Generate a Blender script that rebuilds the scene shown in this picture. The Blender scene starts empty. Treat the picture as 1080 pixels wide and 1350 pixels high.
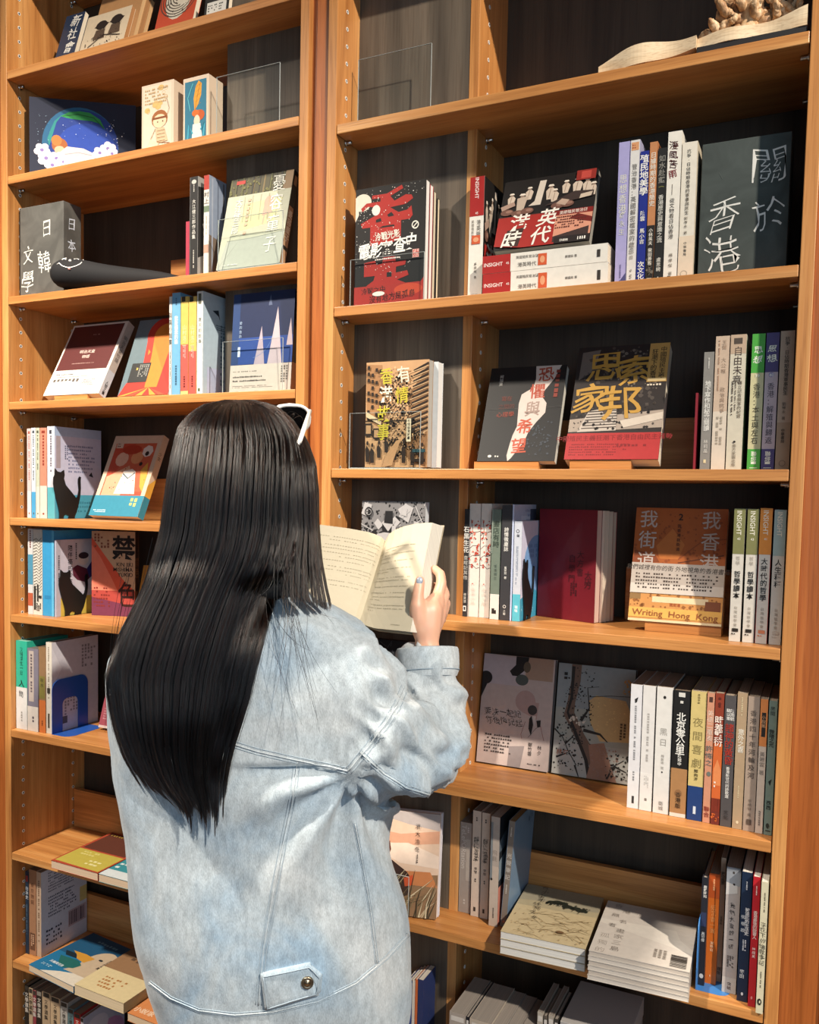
import bpy, bmesh, math, random
import numpy as np
from mathutils import Vector, Matrix
R = math.radians
rnd = random.Random(7)
scene = bpy.context.scene
COL = scene.collection

# ------------------------------------------------------------------ camera
F_PX, CAM = 1165.48, Vector((0.84408, -1.48898, 1.45))
YAW, PIT, ROL = R(26.87442), R(3.513356), R(1.078465)
PPX, PPY = -51.087, 52.8505
fwd = Vector((-math.sin(YAW) * math.cos(PIT), math.cos(YAW) * math.cos(PIT), -math.sin(PIT)))
_r = fwd.cross(Vector((0, 0, 1))).normalized(); _u = _r.cross(fwd)
rt = _r * math.cos(ROL) + _u * math.sin(ROL)
up = -_r * math.sin(ROL) + _u * math.cos(ROL)
cd = bpy.data.cameras.new('camera'); cam = bpy.data.objects.new('camera', cd); COL.objects.link(cam)
cam.matrix_world = Matrix(((rt.x, up.x, -fwd.x, CAM.x), (rt.y, up.y, -fwd.y, CAM.y), (rt.z, up.z, -fwd.z, CAM.z), (0, 0, 0, 1)))
cd.sensor_fit = 'VERTICAL'; cd.sensor_height = 36.0; cd.lens = F_PX / 1350 * 36
cd.shift_x = -PPX / 1350; cd.shift_y = PPY / 1350; cd.clip_start = 0.02; cd.clip_end = 60
scene.camera = cam

# ------------------------------------------------------------------ world, lamps, exposure
w = bpy.data.worlds.new('world'); scene.world = w; w.use_nodes = True
w.node_tree.nodes['Background'].inputs[0].default_value = (0.66, 0.82, 1.0, 1)
w.node_tree.nodes['Background'].inputs[1].default_value = 0.13

def lamp(name, kind, loc, target, energy, color, **kw):
    d = bpy.data.lights.new(name, kind); d.energy = energy; d.color = color
    for k, v in kw.items(): setattr(d, k, v)
    o = bpy.data.objects.new(name, d); COL.objects.link(o); o.location = loc
    o.rotation_euler = (Vector(target) - Vector(loc)).to_track_quat('-Z', 'Y').to_euler()
    return o
lamp('ceiling_spot_right', 'SPOT', (3.85, -2.45, 4.6), (-0.05, 0.0, 1.25), 1500, (1.0, 0.90, 0.77), spot_size=R(48), spot_blend=0.5, shadow_soft_size=0.07)
lamp('ceiling_spot_left', 'SPOT', (-0.95, -1.75, 3.7), (-0.62, -0.1, 0.45), 720, (1.0, 0.90, 0.77), spot_size=R(62), spot_blend=0.8, shadow_soft_size=0.08)
lamp('shop_window_daylight', 'AREA', (2.3, -3.1, 1.9), (-0.1, 0, 1.0), 34, (0.62, 0.81, 1.0), shape='RECTANGLE', size=2.6, size_y=2.0)
scene.view_settings.view_transform = 'Standard'; scene.view_settings.look = 'None'
scene.view_settings.gamma = 1.0; scene.view_settings.use_curve_mapping = False
scene.view_settings.exposure = 0.13

# ------------------------------------------------------------------ picture-to-place helpers (all return metres in the room)
def ray(px, py):
    return (fwd + rt * ((px - 540 - PPX) / F_PX) - up * ((py - 675 - PPY) / F_PX))
def at_y(px, py, Y):
    d = ray(px, py); return CAM + d * ((Y - CAM.y) / d.y)
def at_z(px, py, Z):
    d = ray(px, py); return CAM + d * ((Z - CAM.z) / d.z)
def at_x(px, py, X):
    d = ray(px, py); return CAM + d * ((X - CAM.x) / d.x)
def at_d(px, py, t):
    return CAM + ray(px, py) * t
def proj(P):
    d = Vector(P) - CAM; z = d.dot(fwd)
    return (540 + PPX + F_PX * d.dot(rt) / z, 675 + PPY - F_PX * d.dot(up) / z)
def x_at(px, Y, Z):                       # the x of the point of height Z and depth Y seen at column px
    a = (px - 540 - PPX) / F_PX; n = rt - fwd * a
    return CAM.x - (n.y * (Y - CAM.y) + n.z * (Z - CAM.z)) / n.x
def z_at(py, X, Y):
    a = (py - 675 - PPY) / F_PX; n = up + fwd * a
    return CAM.z - (n.x * (X - CAM.x) + n.y * (Y - CAM.y)) / n.z

# ------------------------------------------------------------------ materials
def srgb(c):
    if isinstance(c, str):
        c = [int(c.lstrip('#')[i:i + 2], 16) / 255 for i in (0, 2, 4)]
    return tuple(x / 12.92 if x <= .04045 else ((x + .055) / 1.055) ** 2.4 for x in c) + (1,)
MATS = {}
def newmat(name):
    m = bpy.data.materials.new(name); m.use_nodes = True
    return m, m.node_tree.nodes, m.node_tree.links, m.node_tree.nodes['Principled BSDF']
def flat(c, rough=0.5, metal=0.0, coat=0.0, spec=0.5):
    key = ('flat', c, rough, metal, coat, spec)
    if key not in MATS:
        m, n, l, b = newmat('colour_' + str(c).lstrip('#'))
        b.inputs['Base Color'].default_value = srgb(c); b.inputs['Roughness'].default_value = rough
        b.inputs['Metallic'].default_value = metal; b.inputs['Specular IOR Level'].default_value = spec
        if coat: b.inputs['Coat Weight'].default_value = coat; b.inputs['Coat Roughness'].default_value = 0.12
        MATS[key] = m
    return MATS[key]
def paper(c, gloss=0.0, amount=0.10):
    """printed card: the ink colour with a faint mottling; gloss = laminated"""
    key = ('paper', c, gloss, amount)
    if key not in MATS:
        m, n, l, b = newmat('card_' + str(c).lstrip('#'))
        tc = n.new('ShaderNodeTexCoord'); no = n.new('ShaderNodeTexNoise'); no.inputs['Scale'].default_value = 90; no.inputs['Detail'].default_value = 4
        mx = n.new('ShaderNodeMix'); mx.data_type = 'RGBA'; mx.blend_type = 'MULTIPLY'
        l.new(tc.outputs['Object'], no.inputs['Vector']); l.new(no.outputs['Fac'], mx.inputs[0])
        mx.inputs[6].default_value = srgb(c); g = 1 - amount * 2; mx.inputs[7].default_value = (g, g, g, 1)
        l.new(mx.outputs[2], b.inputs['Base Color'])
        b.inputs['Roughness'].default_value = 0.55 - 0.3 * gloss; b.inputs['Specular IOR Level'].default_value = 0.35
        if gloss: b.inputs['Coat Weight'].default_value = gloss; b.inputs['Coat Roughness'].default_value = 0.1
        MATS[key] = m
    return MATS[key]
def pages_mat(c='#d9cbb4'):
    key = ('pages', c)
    if key not in MATS:
        m, n, l, b = newmat('page_edges_' + c.lstrip('#'))
        tc = n.new('ShaderNodeTexCoord'); mp = n.new('ShaderNodeMapping'); mp.inputs['Scale'].default_value = (3, 1400, 3)
        no = n.new('ShaderNodeTexNoise'); no.inputs['Scale'].default_value = 1.0; no.inputs['Detail'].default_value = 3
        cr = n.new('ShaderNodeValToRGB'); cc = srgb(c)
        cr.color_ramp.elements[0].position = .3; cr.color_ramp.elements[0].color = tuple(x * .72 for x in cc[:3]) + (1,)
        cr.color_ramp.elements[1].position = .65; cr.color_ramp.elements[1].color = cc
        l.new(tc.outputs['Object'], mp.inputs[0]); l.new(mp.outputs[0], no.inputs['Vector']); l.new(no.outputs['Fac'], cr.inputs[0])
        l.new(cr.outputs[0], b.inputs['Base Color']); b.inputs['Roughness'].default_value = .8; b.inputs['Specular IOR Level'].default_value = .2
        MATS[key] = m
    return MATS[key]
def wood(name, axis, dark, mid, light, rough=0.38, scale=1.0, bump=0.12):
    key = ('wood', name, axis)
    if key in MATS: return MATS[key]
    m, n, l, b = newmat(name + '_' + 'xyz'[axis])
    geo = n.new('ShaderNodeTexCoord'); oi = n.new('ShaderNodeObjectInfo')
    off = n.new('ShaderNodeVectorMath'); off.operation = 'MULTIPLY_ADD'
    cmb = n.new('ShaderNodeCombineXYZ')
    for i in range(3): l.new(oi.outputs['Random'], cmb.inputs[i])
    off.inputs[1].default_value = (17.3, 9.1, 23.7)
    l.new(cmb.outputs[0], off.inputs[0]); l.new(geo.outputs['Object'], off.inputs[2])
    mp = n.new('ShaderNodeMapping'); s = [26 * scale] * 3; s[axis] = 1.3 * scale; mp.inputs['Scale'].default_value = s
    l.new(off.outputs[0], mp.inputs[0])
    n1 = n.new('ShaderNodeTexNoise'); n1.inputs['Scale'].default_value = 1; n1.inputs['Detail'].default_value = 5; n1.inputs['Distortion'].default_value = .9
    l.new(mp.outputs[0], n1.inputs['Vector'])
    mp2 = n.new('ShaderNodeMapping'); s2 = [330 * scale] * 3; s2[axis] = 11 * scale; mp2.inputs['Scale'].default_value = s2
    l.new(off.outputs[0], mp2.inputs[0])
    n2 = n.new('ShaderNodeTexNoise'); n2.inputs['Scale'].default_value = 1; n2.inputs['Detail'].default_value = 3
    l.new(mp2.outputs[0], n2.inputs['Vector'])
    cr = n.new('ShaderNodeValToRGB'); e = cr.color_ramp.elements
    e[0].position = .22; e[0].color = srgb(dark); e[1].position = .78; e[1].color = srgb(light)
    x = e.new(.5); x.color = srgb(mid)
    l.new(n1.outputs['Fac'], cr.inputs[0])
    cr2 = n.new('ShaderNodeValToRGB'); cr2.color_ramp.elements[0].position = .33; cr2.color_ramp.elements[0].color = (.62, .55, .5, 1)
    cr2.color_ramp.elements[1].position = .52; cr2.color_ramp.elements[1].color = (1, 1, 1, 1)
    l.new(n2.outputs['Fac'], cr2.inputs[0])
    mx = n.new('ShaderNodeMix'); mx.data_type = 'RGBA'; mx.blend_type = 'MULTIPLY'; mx.inputs[0].default_value = .5
    l.new(cr.outputs[0], mx.inputs[6]); l.new(cr2.outputs[0], mx.inputs[7]); l.new(mx.outputs[2], b.inputs['Base Color'])
    b.inputs['Roughness'].default_value = rough
    bp = n.new('ShaderNodeBump'); bp.inputs['Strength'].default_value = bump; bp.inputs['Distance'].default_value = .002
    l.new(n2.outputs['Fac'], bp.inputs['Height']); l.new(bp.outputs[0], b.inputs['Normal'])
    MATS[key] = m
    return m
def oak(axis): return wood('golden_oak', axis, '#9b6130', '#c08348', '#d59f62')
def oak_strip(axis): return wood('reddish_oak_strip', axis, '#8c4a1c', '#a95e2a', '#bf773a')
def dark_oak(axis): return wood('smoked_oak_veneer', axis, '#463d33', '#5d5245', '#756757', rough=.55, scale=.8)
def shaded_oak(axis): return wood('shaded_back_veneer', axis, '#33291f', '#42362a', '#504233', rough=.6, scale=.8)  # the casing's veneer, darkened to put the deep recess shade into the colour
METAL = flat('#c9c6c0', .3, 1.0)
SLEEVE = flat('#d9d5cc', .3)  # pale non-metal: the glint of the metal is put into the colour
BLACK = flat('#0c0c0d', .55)

# ------------------------------------------------------------------ mesh helpers
def link_mesh(name, verts, faces, mats, parent=None, fmat=None, smooth=False):
    me = bpy.data.meshes.new(name); me.from_pydata([tuple(v) for v in verts], [], faces)
    if not isinstance(mats, (list, tuple)): mats = [mats]
    for m in mats: me.materials.append(m)
    if fmat: me.polygons.foreach_set('material_index', fmat)
    if smooth: me.polygons.foreach_set('use_smooth', [True] * len(me.polygons))
    me.update()
    o = bpy.data.objects.new(name, me); COL.objects.link(o)
    if parent: o.parent = parent
    return o
class MB:
    """collects shapes, then links them as ONE mesh object"""
    def __init__(s): s.v = []; s.f = []; s.m = []; s.mats = []; s.sm = []
    def mi(s, m):
        if m not in s.mats: s.mats.append(m)
        return s.mats.index(m)
    def add(s, verts, faces, mat, smooth=False):
        o = len(s.v); k = s.mi(mat); s.v += [tuple(p) for p in verts]
        for f in faces: s.f.append(tuple(i + o for i in f)); s.m.append(k); s.sm.append(smooth)
    def box(s, a, b, mat, bev=0.0, M=None):
        x0, y0, z0 = [min(a[i], b[i]) for i in range(3)]; x1, y1, z1 = [max(a[i], b[i]) for i in range(3)]
        if bev <= 0:
            vs = [(x, y, z) for z in (z0, z1) for y in (y0, y1) for x in (x0, x1)]
            fs = [(0, 2, 3, 1), (4, 5, 7, 6), (0, 1, 5, 4), (2, 6, 7, 3), (0, 4, 6, 2), (1, 3, 7, 5)]
        else:
            bm = bmesh.new(); bmesh.ops.create_cube(bm, size=1)
            for v in bm.verts: v.co = Vector(((x0 + x1) / 2 + v.co.x * (x1 - x0), (y0 + y1) / 2 + v.co.y * (y1 - y0), (z0 + z1) / 2 + v.co.z * (z1 - z0)))
            bmesh.ops.bevel(bm, geom=bm.edges[:], offset=bev, segments=2, affect='EDGES', profile=.5)
            bm.verts.index_update(); vs = [tuple(v.co) for v in bm.verts]; fs = [tuple(v.index for v in f.verts) for f in bm.faces]; bm.free()
        if M is not None: vs = [M @ Vector(p) for p in vs]
        s.add(vs, fs, mat)
    def tube(s, pts, r, mat, n=8, cap=True, smooth=True):
        pts = [Vector(p) for p in pts]; rs = r if isinstance(r, (list, tuple)) else [r] * len(pts)
        vs = []; fs = []; prev = None
        for i, p in enumerate(pts):
            t = (pts[min(i + 1, len(pts) - 1)] - pts[max(i - 1, 0)]).normalized()
            a = prev if prev is not None else (Vector((0, 0, 1)) if abs(t.z) < .9 else Vector((1, 0, 0)))
            u = (a - t * a.dot(t)).normalized(); v = t.cross(u); prev = u
            for k in range(n):
                an = 2 * math.pi * k / n; vs.append(p + (u * math.cos(an) + v * math.sin(an)) * rs[i])
        for i in range(len(pts) - 1):
            for k in range(n):
                fs.append((i * n + k, i * n + (k + 1) % n, (i + 1) * n + (k + 1) % n, (i + 1) * n + k))
        if cap: fs.append(tuple(range(n))[::-1]); fs.append(tuple(range((len(pts) - 1) * n, len(pts) * n)))
        s.add(vs, fs, mat, smooth)
    def build(s, name, parent=None, smooth=None):
        o = link_mesh(name, s.v, s.f, s.mats, parent, s.m)
        o.data.polygons.foreach_set('use_smooth', s.sm if smooth is None else [smooth] * len(s.f))
        return o
def empty(name, loc=(0, 0, 0), rot=(0, 0, 0)):
    o = bpy.data.objects.new(name, None); COL.objects.link(o); o.location = loc; o.rotation_euler = rot
    o.empty_display_size = .05
    return o
def tag(o, label=None, cat=None, group=None, kind=None):
    if label: o['label'] = label
    if cat: o['category'] = cat
    if group: o['group'] = group
    if kind: o['kind'] = kind
    return o
def part_box(name, a, b, mat, parent, bev=0.0):
    mb = MB(); mb.box(a, b, mat, bev); return mb.build(name, parent)

# ------------------------------------------------------------------ the room
tag(part_box('floor', (-4, -5, -.06), (4, 1.0, 0), wood('floor_boards', 0, '#5d4632', '#6d543c', '#7a6048', rough=.4), None), kind='structure')
tag(part_box('wall_back', (-4, .262, 0), (4, .36, 3.6), flat('#5a5048', .8), None), kind='structure')

# ------------------------------------------------------------------ the two bookcase bays
T = .018
ZR = [2.1499, 1.8109, 1.5049, 1.23, .9263, .6504]
ZL = [2.4178, 2.1803, 1.9047, 1.6597, 1.3866, 1.1544, .8744, .5707, .2986]
ZR_ALL = [2.475] + ZR + [.36, .07]
ZL_ALL = [2.69] + ZL + [.045]
XL0, XL1, XR0, XR1, XD = -.87747, -.08275, 0.0, .80, .24958
YP, YB = .08677, .241
XPL = x_at(299.5, YP, 2.28)      # left edge of the column casing in the left bay
TOP = 2.78
def pin_holes(panel, X, side, ys, z0, z1):
    """metal sleeves let into the panel face, too small to tell one from another: one part"""
    mb = MB(); z = z0
    while z < z1:
        for y in ys:
            vs = []; n = 8
            for r_, dx in ((.0042, 0), (.0040, .0008), (.0024, .0008), (.0022, -.0006)):
                for k in range(n): vs.append((X + side * dx, y + r_ * math.cos(k * math.pi / 4), z + r_ * math.sin(k * math.pi / 4)))
            fs = [(i * n + k, i * n + (k + 1) % n, (i + 1) * n + (k + 1) % n, (i + 1) * n + k) for i in range(3) for k in range(n)]
            mb.add(vs, fs, SLEEVE); mb.add([(X + side * .0002, y + .0022 * math.cos(k * math.pi / 4), z + .0022 * math.sin(k * math.pi / 4)) for k in range(n)], [tuple(range(n))], BLACK)
        z += .032
    return tag(mb.build('shelf_pin_holes', panel), kind='stuff')
def shelf_pin(panel, X, side, y, z):
    mb = MB(); mb.tube([(X - side * .004, y, z - .0035), (X + side * .013, y, z - .0035)], .0033, METAL)
    mb.tube([(X, y, z - .0035), (X + side * .003, y, z - .0035)], .0055, METAL)
    return mb.build('shelf_pin', panel)
def bay(name, x0, x1, zs, label, extra):
    root = empty(name, (x0, 0, 0)); tag(root, label, 'bookcase')
    def P(n, a, b, m, par=None, bev=0.0):
        par = par or root
        mb = MB(); mb.box(a, b, m, bev); o = mb.build(n, par)
        o.matrix_parent_inverse = Matrix.Translation((-x0, 0, 0)); return o
    Lp = P('side_panel', (x0 - .0205, 0, 0), (x0 - .0005, YB, TOP), oak(2), bev=.0012)
    Rp = P('side_panel', (x1 + .0005, 0, 0), (x1 + .0205, YB, TOP), oak(2), bev=.0012)
    P('back_panel', (x0, YB, 0), (x1, YB + .012, TOP), shaded_oak(2))
    for z in zs:
        P('shelf', (x0 + .001, 0, z - T), (x1 - .001, YB - .001, z), oak(0), bev=.0012)
    holes = [(Lp, x0, 1, (.037, .20)), (Rp, x1, -1, (.037, .20))]
    for panel, X, side, ys in holes:
        pin_holes(panel, X - side * .0005, side, ys, .10, TOP - .05)
        for z in zs:
            for y in (.037, .20): shelf_pin(panel, X, side, y, z - T - .0005)
    extra(P, root)
    return root
def extra_right(P, root):
    P('casing_panel', (XR0, YP, 0), (XD - .0185, YP + .012, TOP), dark_oak(2))
    d = P('divider_panel', (XD - .0185, YP - .001, 0), (XD, YB, TOP), oak(2), bev=.0008)
    pin_holes(d, XD, 1, (.135,), .10, TOP - .05)
    for z in ZR_ALL: shelf_pin(d, XD, 1, .135, z - T - .0005)
    for z, xs in ((ZR[2], XD + .002), (ZR[3], .525), (ZR[5], XD + .002)):
        P('riser_board', (xs, .2, z + .0005), (XR1 - .002, .215, z + .1), oak(0), bev=.001)
    P('filler_strip', (XR1 + .0205, .005, 0), (XR1 + .0775, .03, TOP), oak_strip(2), bev=.0008)
    P('filler_strip', (XR1 + .078, 0, 0), (XR1 + .0985, YB, TOP), oak(2), bev=.0012)
    P('plinth_board', (XR0, .02, 0), (XR1, .035, .05), oak(0))
def extra_left(P, root):
    P('casing_panel', (XPL, YP, 0), (XL1, YP + .012, TOP), dark_oak(2))
    P('casing_panel', (XPL, YP + .012, 0), (XPL + .012, YB, TOP), dark_oak(2))
    for z, xs in ((ZL[2], -.56), (ZL[4], XL0 + .002), (ZL[7], XL0 + .002), (ZL[8], XL0 + .002)):
        P('riser_board', (xs, .2, z + .0005), (XPL - .002, .215, z + .1), oak(0), bev=.001)
    P('filler_strip', (XL1 + .021, .014, 0), (XL1 + .034, .03, TOP), oak_strip(2))
    P('filler_strip', (XL1 + .0345, .006, 0), (XR0 - .0213, .03, TOP), oak_strip(2), bev=.0006)
    P('filler_strip', (XL0 - .075, .006, 0), (XL0 - .021, .03, TOP), oak_strip(2), bev=.0008)
    P('plinth_board', (XL0, .02, 0), (XL1, .035, .025), oak(0))
bay('bookcase', XR0, XR1, ZR_ALL, 'golden oak bookcase bay right of the centre post, holding the green chalkboard', extra_right)
bay('bookcase', XL0, XL1, ZL_ALL, 'golden oak bookcase bay behind the woman, left of the centre post, closely spaced shelves', extra_left)

# ------------------------------------------------------------------ lettering: glyph outlines turned into thin printed meshes
_G = {}
def glyphs(s, bold=0.0):
    key = (s, round(bold, 3))
    if key not in _G:
        c = bpy.data.curves.new('g', 'FONT'); c.body = s; c.resolution_u = 2; c.offset = bold
        o = bpy.data.objects.new('g', c); COL.objects.link(o)
        dg = bpy.context.evaluated_depsgraph_get(); me = bpy.data.meshes.new_from_object(o.evaluated_get(dg))
        v = [(p.co.x, p.co.y) for p in me.vertices]; f = [tuple(q.vertices) for q in me.polygons]
        bpy.data.objects.remove(o); bpy.data.curves.remove(c); bpy.data.meshes.remove(me)
        xs = [p[0] for p in v] or [0]
        wd = max(xs); adv = max(1.0, wd) if ord(s[0]) > 0x2e80 else wd
        _G[key] = ([(x - adv / 2, y - .38) for x, y in v], f, adv)
    return _G[key]
def hand(pts, seed, amt):
    r_ = random.Random(seed); a, b, c, d = [r_.uniform(0, 6.3) for _ in range(4)]; sl = r_.uniform(-.12, .12)
    return [(x + sl * y + amt * math.sin(5 * y + a) + .4 * amt * math.sin(11 * x + b), y + amt * math.sin(5 * x + c) + .4 * amt * math.sin(13 * y + d)) for x, y in pts]

CUR = [None]
class Print:
    """flat print on one face of a thing: (u, v) in metres over that face -> object space"""
    def __init__(s, fn, W, H, base=.00018):
        s.fn, s.W, s.H, s.k, s.base = fn, W, H, 0, base; s.art = MB(); s.txt = MB(); s.seed = rnd.randint(0, 9999)
    def put(s, mb, pts, faces, col):
        s.k += 1; e = s.base + .00005 * s.k
        if mb is s.art: pts = [(min(max(u, -.0002), s.W + .0002), min(max(v, 0), s.H)) for u, v in pts]
        mb.add([s.fn(u, v, e) for u, v in pts], faces, paper(col) if isinstance(col, str) else col)
    def rect(s, u0, v0, u1, v1, c): s.put(s.art, [(u0 * s.W, v0 * s.H), (u1 * s.W, v0 * s.H), (u1 * s.W, v1 * s.H), (u0 * s.W, v1 * s.H)], [(0, 1, 2, 3)], c)
    def poly(s, pts, c): s.put(s.art, [(u * s.W, v * s.H) for u, v in pts], [tuple(range(len(pts)))], c)
    def ell(s, u, v, ru, rv, c, n=20, rot=0):
        P = []
        for k in range(n):
            a = 2 * math.pi * k / n; x, y = ru * s.W * math.cos(a), rv * s.H * math.sin(a)
            P.append((u * s.W + x * math.cos(rot) - y * math.sin(rot), v * s.H + x * math.sin(rot) + y * math.cos(rot)))
        s.put(s.art, P, [tuple(range(n))], c)
    def line(s, pts, wd, c, mb=None):
        P = [Vector((u * s.W, v * s.H)) for u, v in pts]; ws = wd if isinstance(wd, (list, tuple)) else [wd] * len(P); vs = []
        for i, p in enumerate(P):
            t = (P[min(i + 1, len(P) - 1)] - P[max(i - 1, 0)]).normalized(); nrm = Vector((-t.y, t.x)) * ws[i] * s.H / 2
            vs += [p + nrm, p - nrm]
        s.put(mb or s.art, [tuple(v) for v in vs], [(2 * i, 2 * i + 1, 2 * i + 3, 2 * i + 2) for i in range(len(P) - 1)], c)
    def ring(s, u, v, r_, wd, c, a0=0, a1=360, n=28, asp=1):
        s.line([(u + r_ * math.cos(R(a0 + (a1 - a0) * k / n)) * s.H / s.W * asp, v + r_ * math.sin(R(a0 + (a1 - a0) * k / n))) for k in range(n + 1)], wd, c)
    def dots(s, n, box, r_, c, seed=1):
        q = random.Random(seed); vs = []; fs = []
        for _ in range(n):
            x = q.uniform(box[0], box[2]) * s.W; y = q.uniform(box[1], box[3]) * s.H; m = q.randint(4, 6); r1 = r_ * s.H * q.uniform(.4, 1.3); a0 = q.uniform(0, 6)
            b = len(vs); vs += [(x + r1 * math.cos(a0 + 6.283 * k / m) * q.uniform(.6, 1.3), y + r1 * math.sin(a0 + 6.283 * k / m)) for k in range(m)]; fs.append(tuple(range(b, b + m)))
        s.put(s.art, vs, fs, c)
    def micro(s, u0, v0, u1, v1, rows, c, seed=1, vert=False, fill=.85, ragged=.3):
        """lines of small print too small to read in the photograph"""
        q = random.Random(seed); vs = []; fs = []
        for i in range(rows):
            if vert:
                L = (v1 - v0) * s.H; wd = abs(u1 - u0) * s.W / rows; size = wd * .62; n = max(2, int(L / (size * 1.25)))
            else:
                L = (u1 - u0) * s.W; wd = abs(v1 - v0) * s.H / rows; size = wd * .55; n = max(2, int(L / (size * 1.25)))
            n = min(n, 60); stop = int(n * (1 - q.random() * ragged)); st = L / n
            for k in range(stop):
                if q.random() > fill: continue
                a, b = k * st, k * st + st * q.uniform(.55, .85); o = len(vs)
                if vert:
                    x = u0 * s.W + wd * i + wd * .2; vs += [(x, v1 * s.H - b), (x + size, v1 * s.H - b), (x + size, v1 * s.H - a), (x, v1 * s.H - a)]
                else:
                    y = v1 * s.H - wd * i - wd * .8; h = size * q.uniform(.7, 1); vs += [(u0 * s.W + a, y), (u0 * s.W + b, y), (u0 * s.W + b, y + h), (u0 * s.W + a, y + h)]
                fs.append((o, o + 1, o + 2, o + 3))
        if fs: s.put(s.txt, vs, fs, c)
    def bars(s, u0, v0, u1, v1, n, c, seed=3, horiz=False):
        q = random.Random(seed); t = 0
        for k in range(n):
            w_ = q.uniform(.3, .8) / n; a = k / n
            if horiz: s.rect(u0, v0 + (v1 - v0) * a, u1, v0 + (v1 - v0) * (a + w_), c)
            else: s.rect(u0 + (u1 - u0) * a, v0, u0 + (u1 - u0) * (a + w_), v1, c)
    def text(s, st, u, v, size, c, bold=0.0, rot=0, sx=1.0, brush=0.0, align='c', slant=0.0):
        if not st.strip(): return
        vs0, fs, adv = glyphs(st, bold * .75 if bold > 0 else bold)
        if brush: vs0 = hand(vs0, s.seed + len(st) + ord(st[0]), brush)
        k = size * s.H; sh = {'c': 0, 'l': adv / 2, 'r': -adv / 2}[align]; cr, sr = math.cos(R(rot)), math.sin(R(rot)); P = []
        for x, y in vs0:
            x = ((x + sh) + slant * y) * k * sx; y = y * k
            P.append((u * s.W + x * cr - y * sr, v * s.H + x * sr + y * cr))
        s.put(s.txt, P, fs, c)
    def vtext(s, st, u, v, size, c, bold=0.0, pitch=1.05, sx=1.0, brush=0.0, drift=0.0):
        for i, ch in enumerate(st):
            if ch == ' ': v -= size * pitch * .6; continue
            s.text(ch, u + drift * i, v - size / 2, size, c, bold, 0, sx, brush); v -= size * pitch
    def build(s, parent):
        out = []
        if s.art.f: out.append(tag(s.art.build('artwork', parent), kind='stuff'))
        if s.txt.f: out.append(tag(s.txt.build('lettering', parent), kind='stuff'))
        return out

def fill_prints(o, W, H, T, front, spine, back=None):
    """front/spine: functions that draw on a Print"""
    if front: p = Print(lambda u, v, e: (u, -e, v), W, H); front(p); p.build(o)
    if spine:
        sp, side = spine
        p = Print((lambda u, v, e: (-e, T - u, v)) if side == 'L' else (lambda u, v, e: (W + e, u, v)), T, H); sp(p); p.build(o)

def book(label, W, H, T, cover, loc, rot=(0, 0, 0), front=None, spine=None, side='L', spine_c=None, back_c=None, pages='#d9cbb4', hard=False, gloss=.25,
         band=None, group=None, name='book', flush=True):
    o = empty(name, loc, rot); tag(o, label, 'book', group or CUR[0])
    c = .0026 if hard else .0006; m = .0035 if hard else .0007
    mat = lambda x: paper(x, gloss) if isinstance(x, str) else x
    mb = MB(); F = mat(cover); S = mat(spine_c or cover); B = mat(back_c or cover)
    c = min(c, T * .2)
    mb.box((0, 0, 0), (W, c, H), F, .0004 if hard else 0); mb.box((0, T - c, 0), (W, T, H), B, .0004 if hard else 0)
    if side == 'L': mb.box((0, c * .98, 0), (c, T - c * .98, H), S)
    else: mb.box((W - c, c * .98, 0), (W, T - c * .98, H), S)
    mb.build('cover', o)
    part_box('pages', (c if side == 'L' else m, c, m), (W - m if side == 'L' else W - c, T - c, H - m), pages_mat(pages), o)
    if band:
        h, bc = band[0], band[1]; e = .00022; bm_ = MB(); M_ = mat(bc); lo = band[2] if len(band) > 2 else 0
        bm_.box((-e if side == 'L' else 0, -e, lo * H), (W if side == 'L' else W + e, -.00002, (lo + h) * H), M_)
        if side == 'L': bm_.box((-e, -e, lo * H), (-.00002, T, (lo + h) * H), M_)
        else: bm_.box((W + .00002, -e, lo * H), (W + e, T, (lo + h) * H), M_)
        bm_.build('paper_band', o)
    base = .0003 if band else .00018
    def mk(fn, fw, draw):
        p = Print(fn, fw, H, base); draw(p); p.build(o)
    if front: mk(lambda u, v, e: (u, -e, v), W, front)
    if spine: mk((lambda u, v, e: (-e, T - u, v)) if side == 'L' else (lambda u, v, e: (W + e, u, v)), T, spine)
    return o
def spine_out(label, z, pl, pr, ytop, cover, Y=.035, W=.148, spine=None, front=None, lean=0, yb=None, **kw):
    """a book standing with its spine to the room and its front cover turned to the right"""
    z += .0004
    if yb: Y = at_z((pl + pr) / 2, yb, z).y
    if any(abs(z - .0004 - q) < .002 for q in (ZR[2], ZR[3], ZR[5], ZL[2], ZL[4], ZL[7], ZL[8])): W = min(W, .1985 - Y)      # a riser board stands behind
    X0, X1 = x_at(pl, Y, z), x_at(pr, Y, z); Tn = max(.003, X1 - X0 - .0006); H = z_at(ytop, (X0 + X1) / 2, Y) - z
    return book(label, W, H, Tn, kw.pop('front_c', cover), (X1, Y, z), (R(lean), 0, R(90)), front=front, spine=spine, spine_c=cover, **kw)
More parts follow.
